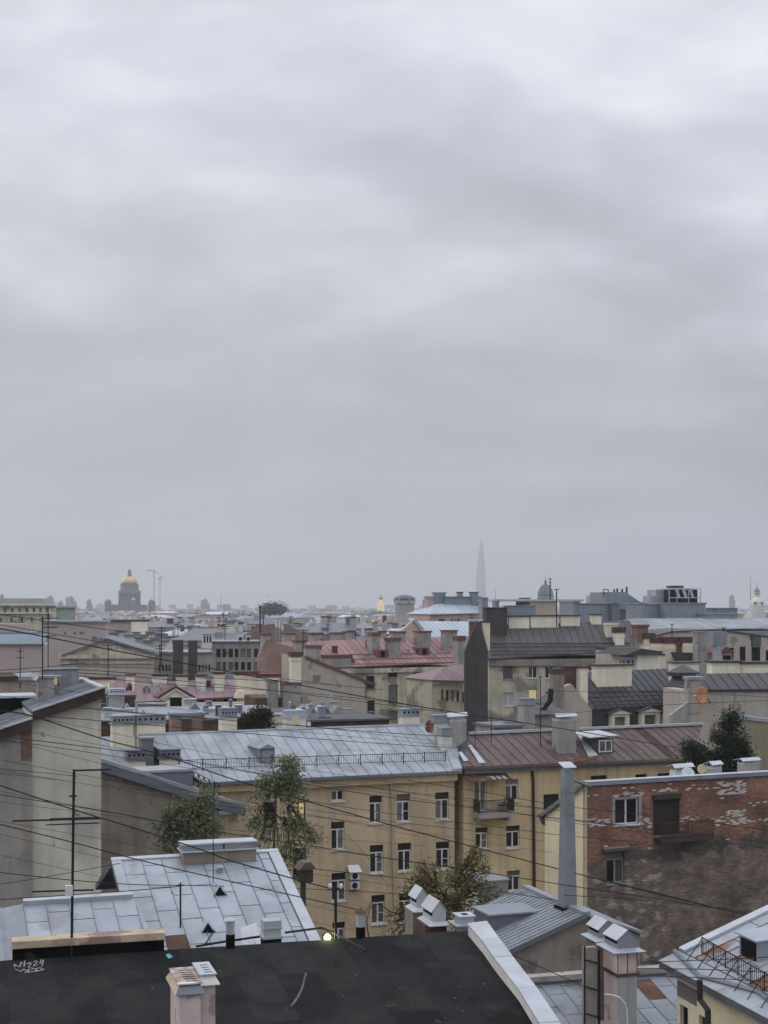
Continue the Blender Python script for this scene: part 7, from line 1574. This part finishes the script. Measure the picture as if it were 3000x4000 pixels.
# ================================================================== antennas and masts
def antenna(label, px, top, base, D, bars, r=.02, px_top=None, group=None, extra=None):
    s = D / F; a = P(px, base, D); b = P(px_top or px, top, D)
    th = Thing('roof_antenna', label, 'antenna', a, group)
    th.part('mast', MB().tube([a - Vector((0, 0, .4)), b], r, 6), IRON)
    for (x0, x1, y) in bars:
        th.part('crossbar', MB().tube([P(x0, y, D - .05), P(x1, y - (x1 - x0) * .03, D - .05)], r * .7, 5), IRON)
    return th
Dm = fF.hp(278, 3697).y
am = antenna('tall iron antenna mast with side arm standing on the plastered upstand', 279, 3005, 3700, Dm, [(288, 434, 3010), (160, 393, 3204), (48, 165, 3207), (125, 365, 3483), (270, 300, 3110)], .032, 289)
am.part('folded_dipole', MB().tube([P(195, 3198, Dm), P(385, 3192, Dm), P(390, 3215, Dm), P(200, 3222, Dm), P(195, 3198, Dm)], .014, 5), IRON)
am.part('director', MB().tube([P(180, 3222, Dm - .3), P(380, 3214, Dm - .3)], .014, 5), IRON)
am.part('junction_box', MB().bx(facade_fr(269, 3498, Dm - .05, yF), -.085, .085, 0, .24, -.04, .10), WFRAME)
am.part('insulator', MB().lathe(P(304, 3180, Dm), [(.02, -.05), (.05, -.03), (.05, .03), (.02, .05)], 8), ZINC2); am.part('bracket', MB().tube([P(285, 3172, Dm), P(312, 3176, Dm), P(310, 3182, Dm), P(284, 3184, Dm)], .012, 5), IRON)
antenna('thin antenna pole rising from the long chimney block of the zinc roof', 833, 3085, 3400, 47.3, [(820, 846, 3110)], .014)
antenna('tall aerial with three crossbars on the big left chimney', 166, 2408, 2620, 67.0, [(160, 232, 2416), (166, 226, 2452), (160, 220, 2485)], .03)
antenna('second thin aerial behind the three-barred one', 188, 2372, 2620, 71.0, [(176, 215, 2375), (180, 222, 2450)], .024)
antenna('short stubby aerial in front of the pale pink wall', 79, 2530, 2660, 76.0, [(66, 92, 2545), (60, 96, 2570)], .026)
antenna('comb-like aerial with many elements over the dark brown roof', 2174, 2300, 2440, 176.0, [(2162, 2186, 2304)] + [(2170, 2178, y) for y in range(2318, 2436, 12)], .06)
antenna('tall thin aerial in front of the dirty cream facade', 2111, 2640, 2900, 98.5, [(2105, 2117, 2645)], .03)
antenna('short pole with a round head on the brown roof ridge', 1919, 2798, 2875, 99.0, [(1913, 1925, 2802)], .03)
antenna('thin aerial left on the brown roof', 1856, 2808, 2905, 98.0, [(1850, 1862, 2824)], .024)
antenna('mast with side panels above the pinkish brick gable', 1016, 2364, 2512, 212.0, [(1010, 1022, 2372), (1011, 1021, 2390)], .10)
antenna('stacked-element aerial in front of the beige gable wall', 2827, 2452, 2520, 166.0, [(2818, 2836, 2454), (2820, 2834, 2473), (2820, 2834, 2495)], .07)
antenna('thin aerial rising before the pale ribbed roof', 2625, 2436, 2500, 168.0, [(2618, 2632, 2440)], .05)
antenna('spidery wire aerial beside the green dome', 2149, 2258, 2360, 300.0, [(2142, 2156, 2262), (2144, 2154, 2276), (2143, 2155, 2288)], .10)
for i, (px, t, b, D) in enumerate(((1412, 2408, 2470, 214), (1424, 2406, 2458, 214.5), (1418, 2430, 2500, 213), (1079, 2418, 2462, 240), (1091, 2422, 2464, 240), (1103, 2440, 2470, 240))):
    th = Thing('phone_mast_panel', 'white mobile phone antenna panel on a rooftop pole', 'antenna', P(px, b, D), 'white phone antenna panels'); f = facade_fr(px, b, D, 12)
    hh_ = (b - t) / F * D; th.part('panel', MB().bx(f, -.16, .16, hh_ * .25, hh_, -.15, .1), DISHW); th.part('pole', MB().tube([f.pt(0, -1.8, -.2), f.pt(0, hh_, -.2)], .05, 5), GALV); th.part('bracket', MB().bx(f, -.1, .1, hh_ * .5, hh_ * .55, -.2, -.14), IRON)

# ================================================================== wire posts on the roofs
def tpost(label, px, top, base, D, half, r=.035, ins=True):
    a = P(px, base, D); b = P(px, top, D); th = Thing('wire_post', label, 'post', a)
    th.part('post', MB().tube([a - Vector((0, 0, .3)), b], r, 6), IRON)
    y = top + 10; th.part('crossarm', MB().tube([P(px - half, y, D), P(px + half, y - half * .03, D)], r * .8, 5), IRON)
    if ins:
        for s_ in (-1, 1): th.part('insulator', MB().lathe(P(px + s_ * half * .72, y, D), [(.03, 0), (.05, .04), (.045, .10), (.02, .13)], 8), DISHW)
    return th
DT = fF.hp(1311, 3660).y
tp_ = tpost('black T-shaped wire post with white insulators on the felt ridge', 1311, 3462, 3664, DT, 30)
tp_.part('stay', MB().tube([P(1311, 3648, DT), P(1430, 3712, DT - 1.4)], .03, 5), IRON)
tpost('black wire post with a single crossarm on the zinc sheet roof', 705, 3448, 3625, rZ.hp(705, 3625).y, 16, .028, ins=False)
single('iron_rod', 'long iron rod propped across the pipes on the felt ridge', 'rod', MB().tube([P(765, 3697, 36.0), P(883, 3677, 36.2), P(1018, 3658, 36.4)], .03, 6).tube([P(800, 3690, 36.0), P(832, 3644, 36.6)], .02, 5), IRON)
single('iron_conduit', 'bent iron conduit running from the vent box to the T-shaped post', 'pipe', MB().tube([P(1113, 3643, 36.6), P(1258, 3624, 36.8), P(1311, 3648, DT)], .03, 6), IRON)
lp_ = P(1279, 3662, 36.2)
fl_ = Thing('floodlight', 'bright yellow-green glowing floodlight on the felt roof ridge', 'lamp', lp_ - Vector((0, 0, .15)))
fl_.part('bulb', MB().lathe(lp_, [(.02, -.085), (.065, -.055), (.09, 0), (.065, .055), (.02, .085)], 14), FLOOD)
fl_.part('housing', MB().bx(facade_fr(1279, 3668, 36.55, yF), -.11, .11, -.10, .12, -.08, 0), IRON); fl_.part('bracket', MB().tube([lp_ + Vector((0, .15, -.1)), lp_ + Vector((0, .15, -.3))], .02, 5), IRON)
pl2 = bpy.data.lights.new('floodlight_glow', 'POINT'); pl2.energy = 9; pl2.color = (.9, 1, .4); pl2.shadow_soft_size = .1; plo = bpy.data.objects.new('floodlight_glow', pl2); COL.objects.link(plo); plo.parent = fl_.o; plo.location = (0, -.16, .2)
# lit lamp by the far window, bird house lantern
tb = Thing('nest_box', 'weathered dark wooden dovecote box on a post against the ochre wall', 'box', P(1200, 3560, 60))
fb_ = facade_fr(1200, 3448, 60.0, yO); tb.part('box', MB().bx(fb_, -.26, .26, 0, .58, -.5, 0), mat('old_wood', (.055, .042, .036), .9, 0, .4, 3)); tb.part('roof', MB().prism([fb_.pt(-.38, .55, .12), fb_.pt(.38, .55, .12), fb_.pt(.12, .85, .12), fb_.pt(-.12, .85, .12)], fb_.n * -.75), BROWN); tb.part('post', MB().bx(fb_, -.20, -.02, -3.5, 0, -.3, -.1), DFRAME)
# air conditioners
for i, (r, lab) in enumerate((((1363, 3404, 1399, 3433), 'upper grey outdoor air conditioner under a white canopy on the ochre wall'), ((1363, 3440, 1397, 3470), 'lower grey outdoor air conditioner on the ochre wall'))):
    f = foA; u0, u1, v0, v1 = rect(f, r); t = Thing('air_conditioner', lab, 'air conditioner', f.pt((u0 + u1) / 2, v0, .2), 'air conditioners on the ochre wall')
    t.part('case', MB().bx(f, u0, u1, v0, v1, .05, .38), DISHW); t.part('fan_grille', MB().lathe(f.pt(u0 + (u1 - u0) * .42, (v0 + v1) / 2, .375), [(min(v1 - v0, u1 - u0) * .40, 0), (min(v1 - v0, u1 - u0) * .40, .03)], 16, axis=f.n), IRON); t.part('bracket', MB().bx(f, u0 + .05, u1 - .05, v0 - .05, v0, .0, .36), IRON)
u0, u1, v0, v1 = rect(foA, (1352, 3380, 1402, 3402)); single('tin_canopy', 'small white tin canopy over the air conditioners', 'canopy', MB().prism([foA.pt(u0 + .08, v1, .01), foA.pt(u1 - .04, v1, .01), foA.pt(u1, v0, .6), foA.pt(u0, v0, .6)], (0, 0, .02)), WFRAME)
# small lean-to by the olive tree
sx = Thing('flat_annex', 'flat-roofed grey annex box beside the yellow-ochre windows', 'annex', ground_loc(P(1930, 3500, 84)))
fr, u0, u1, v0, v1 = box_on(1878, 3442, 1984, 3560, 84, 2, yO, ext=8); sx.part('wall', MB().bx(fr, u0, u1, v0, v1 - .75, -2.5, 0), BEIGE); sx.part('fascia', MB().bx(fr, u0, u1, v1 - .75, v1, -2.5, .05), ZINC2); sx.part('roof', MB().bx(fr, u0 - .1, u1 + .1, v1, v1 + .07, -2.6, .12), ZINC2); sx.part('post', MB().bx(fr, u0 - .35, u0 - .12, v0, v1 - .1, -.3, 0), WFRAME)

# ================================================================== overhead cables
def cable(pts, D0, D1, r=.014, sag=0.0, label='thin black overhead cable strung above the roofs', group='overhead cables across the roofs'):
    P3 = []
    n = len(pts)
    xs = [p[0] for p in pts]
    for i, p in enumerate(pts):
        t = (p[0] - xs[0]) / (xs[-1] - xs[0]); P3.append(P(p[0], p[1], D0 + (D1 - D0) * t))
    out = []
    for i in range(n - 1):            # Catmull-Rom through the points
        a, b, c, d = P3[max(i - 1, 0)], P3[i], P3[i + 1], P3[min(i + 2, n - 1)]
        for j in range(6):
            t = j / 6; out.append(.5 * ((2 * b) + (c - a) * t + (2 * a - 5 * b + 4 * c - d) * t * t + (3 * b - a - 3 * c + d) * t ** 3))
    out.append(P3[-1])
    single('overhead_cable', label, 'cable', MB().tube(out, r, 5), CABLE, group)
thick = ('thick black overhead cable sagging across the whole roofscape', 'thick overhead cables')
cable([(-60, 2388), (0, 2400), (434, 2462), (480, 2468)], 58, 66, .016, label='cable running from the left edge to the three-barred aerial', group='cables to the left aerials')
cable([(-60, 2431), (0, 2440), (300, 2492), (603, 2544)], 58, 70, .015, label='cable passing in front of the triangular pediment', group=None)
cable([(-60, 2446), (0, 2456), (169, 2486), (497, 2551), (800, 2606), (1057, 2655), (1500, 2736), (1815, 2789), (2200, 2847), (2644, 2921)], 56, 92, .026, 0, *thick)
cable([(241, 2760), (500, 2781), (800, 2806), (1180, 2836), (1500, 2862), (1762, 2877)], 62, 90, .020, label='cable running along the pale zinc roof to the grey chimney', group='cables along the zinc roof')
cable([(0, 2777), (116, 2794), (400, 2886), (569, 2930), (714, 2975), (965, 3061), (1500, 3215), (1800, 3295), (2200, 3399), (2600, 3500), (3060, 3608)], 50, 62, .022, 0, *thick)
cable([(145, 2794), (395, 2816), (800, 2850), (1100, 2876), (1500, 2905), (1800, 2922)], 60, 88, .017, label='cable running along the pale zinc roof to the grey chimney', group='cables along the zinc roof')
cable([(-40, 2872), (0, 2876), (400, 2924), (700, 2966), (1009, 3021), (1197, 3063), (1500, 3112), (1800, 3150), (2200, 3200), (2600, 3250)], 50, 70, .015, label='long cable crossing the beige firewall and the ochre facade', group='cables crossing firewall and facade')
cable([(-40, 2884), (0, 2888), (395, 2946), (800, 3010)], 52, 74, .013, label='short thin cable crossing only the beige firewall', group='thin cables on the beige firewall')
cable([(-60, 3048), (0, 3068), (280, 3160), (555, 3244), (800, 3324), (902, 3362), (1182, 3442), (1289, 3470)], 34, DT, .016, 0, *thick)
cable([(-60, 3095), (0, 3104), (280, 3148), (593, 3201), (854, 3249), (1201, 3302), (1500, 3350), (1834, 3398), (2200, 3456), (2586, 3514), (3060, 3590)], 50, 56, .016, label='long cable crossing the beige firewall and the ochre facade', group='cables crossing firewall and facade')
cable([(-60, 3205), (0, 3220), (275, 3288), (526, 3355), (800, 3420), (1038, 3474), (1182, 3506), (1409, 3556)], 33, 36.5, .013, label='cable crossing the triangular-vented zinc roof towards the vent pipes', group=None)
cable([(-60, 3402), (0, 3408), (300, 3440), (545, 3456), (705, 3458)], 38, rZ.hp(705, 3625).y, .013, label='cable tied to the wire post on the zinc sheet roof', group='cables at the zinc roof post')
cable([(705, 3458), (1000, 3465), (1300, 3477), (1700, 3500)], rZ.hp(705, 3625).y, 60, .012, label='cable leaving the zinc roof post towards the ochre facade', group=None)
cable([(0, 3514), (289, 3495), (500, 3480), (705, 3462)], 38, rZ.hp(705, 3625).y, .013, label='cable tied to the wire post on the zinc sheet roof', group='cables at the zinc roof post')
cable([(-40, 3462), (0, 3454), (200, 3422), (470, 3372)], 42, 46, .010, label='thin cable rising to the corner of the zinc sheet roof', group=None)
cable([(-40, 2999), (0, 3003), (395, 3042), (723, 3085)], 55, 77, .012, label='short thin cable crossing only the beige firewall', group='thin cables on the beige firewall')
cable([(-40, 3016), (0, 3020), (395, 3066), (600, 3092)], 55, 77, .011, label='short thin cable crossing only the beige firewall', group='thin cables on the beige firewall')
cable([(1197, 3128), (1500, 3175), (1900, 3225), (2200, 3263), (2500, 3290)], 74, 72, .014, label='thin cable strung before the ochre facade windows', group='cables before the ochre facades')
cable([(1400, 3068), (1600, 3095), (1900, 3128), (2200, 3168)], 84, 70, .014, label='thin cable strung before the ochre facade windows', group='cables before the ochre facades')
cable([(1593, 3048), (1900, 3096), (2200, 3148), (2547, 3186), (3060, 3250)], 80, 66, .016, label='cable passing before the small balcony and the roller shutter', group=None)
cable([(2120, 3190), (2400, 3220), (2700, 3256), (3060, 3300)], 74, 66, .014, label='thin cable crossing the upper brick wall', group='cables across the brick wall')
cable([(2120, 3200), (2400, 3236), (2700, 3275), (3060, 3322)], 74, 66, .012, label='thin cable crossing the upper brick wall', group='cables across the brick wall')
cable([(2243, 3410), (2600, 3496), (2923, 3578), (3060, 3612)], 56, 46, .018, label='cable sloping down across the lower stained brick wall', group='cables across the lower brick wall')
cable([(2200, 3496), (2500, 3516), (2800, 3545), (3060, 3580)], 56, 46, .014, label='cable sloping down across the lower stained brick wall', group='cables across the lower brick wall')
cable([(2003, 3733), (2100, 3772), (2200, 3817), (2282, 3852)], 46, 44.6, .014, label='cable from the ribbed annex roof to the ladder slab', group=None)
cable([(2499, 3760), (2827, 3747), (3060, 3735)], 43.6, 38, .012, label='thin cable from the pink hooded chimney over the zinc roof', group='cables at the pink chimney')
cable([(2492, 3783), (2725, 3786), (3060, 3800)], 43.6, 38, .012, label='thin cable from the pink hooded chimney over the zinc roof', group='cables at the pink chimney')
cable([(2560, 3812), (2800, 3822), (3060, 3838)], 42, 37, .012, label='thin cable skimming the eave gutter of the yellow house', group=None)
cable([(310, 2616), (600, 2634), (900, 2652), (1200, 2668), (1500, 2694)], 72, 120, .020, label='thin cable strung above the mauve roofs', group='cables above the mauve roofs')
cable([(310, 2628), (600, 2650), (1000, 2690), (1500, 2752), (1800, 2790)], 72, 105, .020, label='thin cable strung above the mauve roofs', group='cables above the mauve roofs')
cable([(-40, 2622), (0, 2618), (170, 2606), (330, 2590)], 58, 68, .014, label='cable running into the zinc-headed chimney', group='cables into the zinc-headed chimney')
cable([(-40, 2636), (0, 2632), (160, 2622), (300, 2612)], 58, 69, .014, label='cable running into the zinc-headed chimney', group='cables into the zinc-headed chimney')
cable([(1280, 3190), (1420, 3330), (1520, 3470)], 88, 86, .012, label='wire hanging slantwise down the ochre facade', group=None)
cable([(1426, 3580), (1440, 3540), (1470, 3520), (1500, 3560)], 38, 38, .010, label='short wire looped at the cone-capped vent pipe', group=None)
cable([(310, 2640), (700, 2676), (1100, 2700), (1400, 2728), (1700, 2768)], 72, 110, .018, label='thin cable strung above the mauve roofs', group='cables above the mauve roofs')
cable([(300, 2604), (620, 2612), (1000, 2640), (1300, 2674)], 72, 118, .018, label='thin cable strung above the mauve roofs', group='cables above the mauve roofs')
cable([(1197, 3160), (1500, 3205), (1800, 3240), (2120, 3286)], 76, 74, .012, label='thin cable strung before the ochre facade windows', group='cables before the ochre facades')
cable([(1197, 3052), (1450, 3078), (1760, 3120), (2120, 3160)], 86, 76, .012, label='thin cable strung before the ochre facade windows', group='cables before the ochre facades')
cable([(1000, 3370), (1300, 3402), (1650, 3440), (2000, 3490), (2200, 3520)], 62, 58, .014, label='cable passing behind the hooded chimneys before the ochre facade', group=None)
cable([(2100, 2800), (2500, 2760), (2900, 2740), (3060, 2735)], 98, 110, .018, label='cable strung across the slate mansard roof', group='cables across the slate roof')
cable([(2150, 2700), (2500, 2702), (2800, 2712), (3060, 2726)], 105, 112, .016, label='cable strung across the slate mansard roof', group='cables across the slate roof')
wg_ = random.Random(77)
for k in range(12):      # a fan of thin wires from the zinc-headed chimney and the left edge
    y0 = 2640 + k * 62 + wg_.uniform(-15, 15); sl = wg_.uniform(.10, .26); x1 = wg_.uniform(1500, 2300)
    cable([(-50, y0), (400, y0 + 400 * sl + 10), (900, y0 + 900 * sl + 14), (x1, y0 + x1 * sl * .95)], 54, 76, .008, label='hair-thin wire in the fan of wires spreading from the left', group='fan of hair-thin wires')
lo_ = MB(); lo_.tube([P(1440 + 0, 3660, 38), P(1432, 3600, 38), P(1445, 3545, 38), P(1485, 3530, 38), P(1520, 3560, 38), P(1560, 3570, 38.4), P(1570, 3610, 38.4), P(1530, 3645, 38.2)], .016, 6)
single('cable_coil', 'loose loop of black cable standing above the felt ridge', 'cable', lo_, CABLE)
# ================================================================== haze
hzm = bpy.data.materials.new('haze'); hzm.use_nodes = True; hn = hzm.node_tree.nodes; hn.clear()
hv = hn.new('ShaderNodeVolumePrincipled'); ho = hn.new('ShaderNodeOutputMaterial'); hv.inputs['Color'].default_value = (.87, .90, .94, 1); hv.inputs['Density'].default_value = 1.6e-4; hv.inputs['Anisotropy'].default_value = .2
hzm.node_tree.links.new(hv.outputs[0], ho.inputs['Volume'])
hb = MB().bx(Fr((0, 0, 0), (1, 0, 0), (0, 0, 1)), -8800, 8800, -1.0, 520, -11900, 290)
hz_ = mk('haze', hb, hzm); hz_['kind'] = 'stuff'
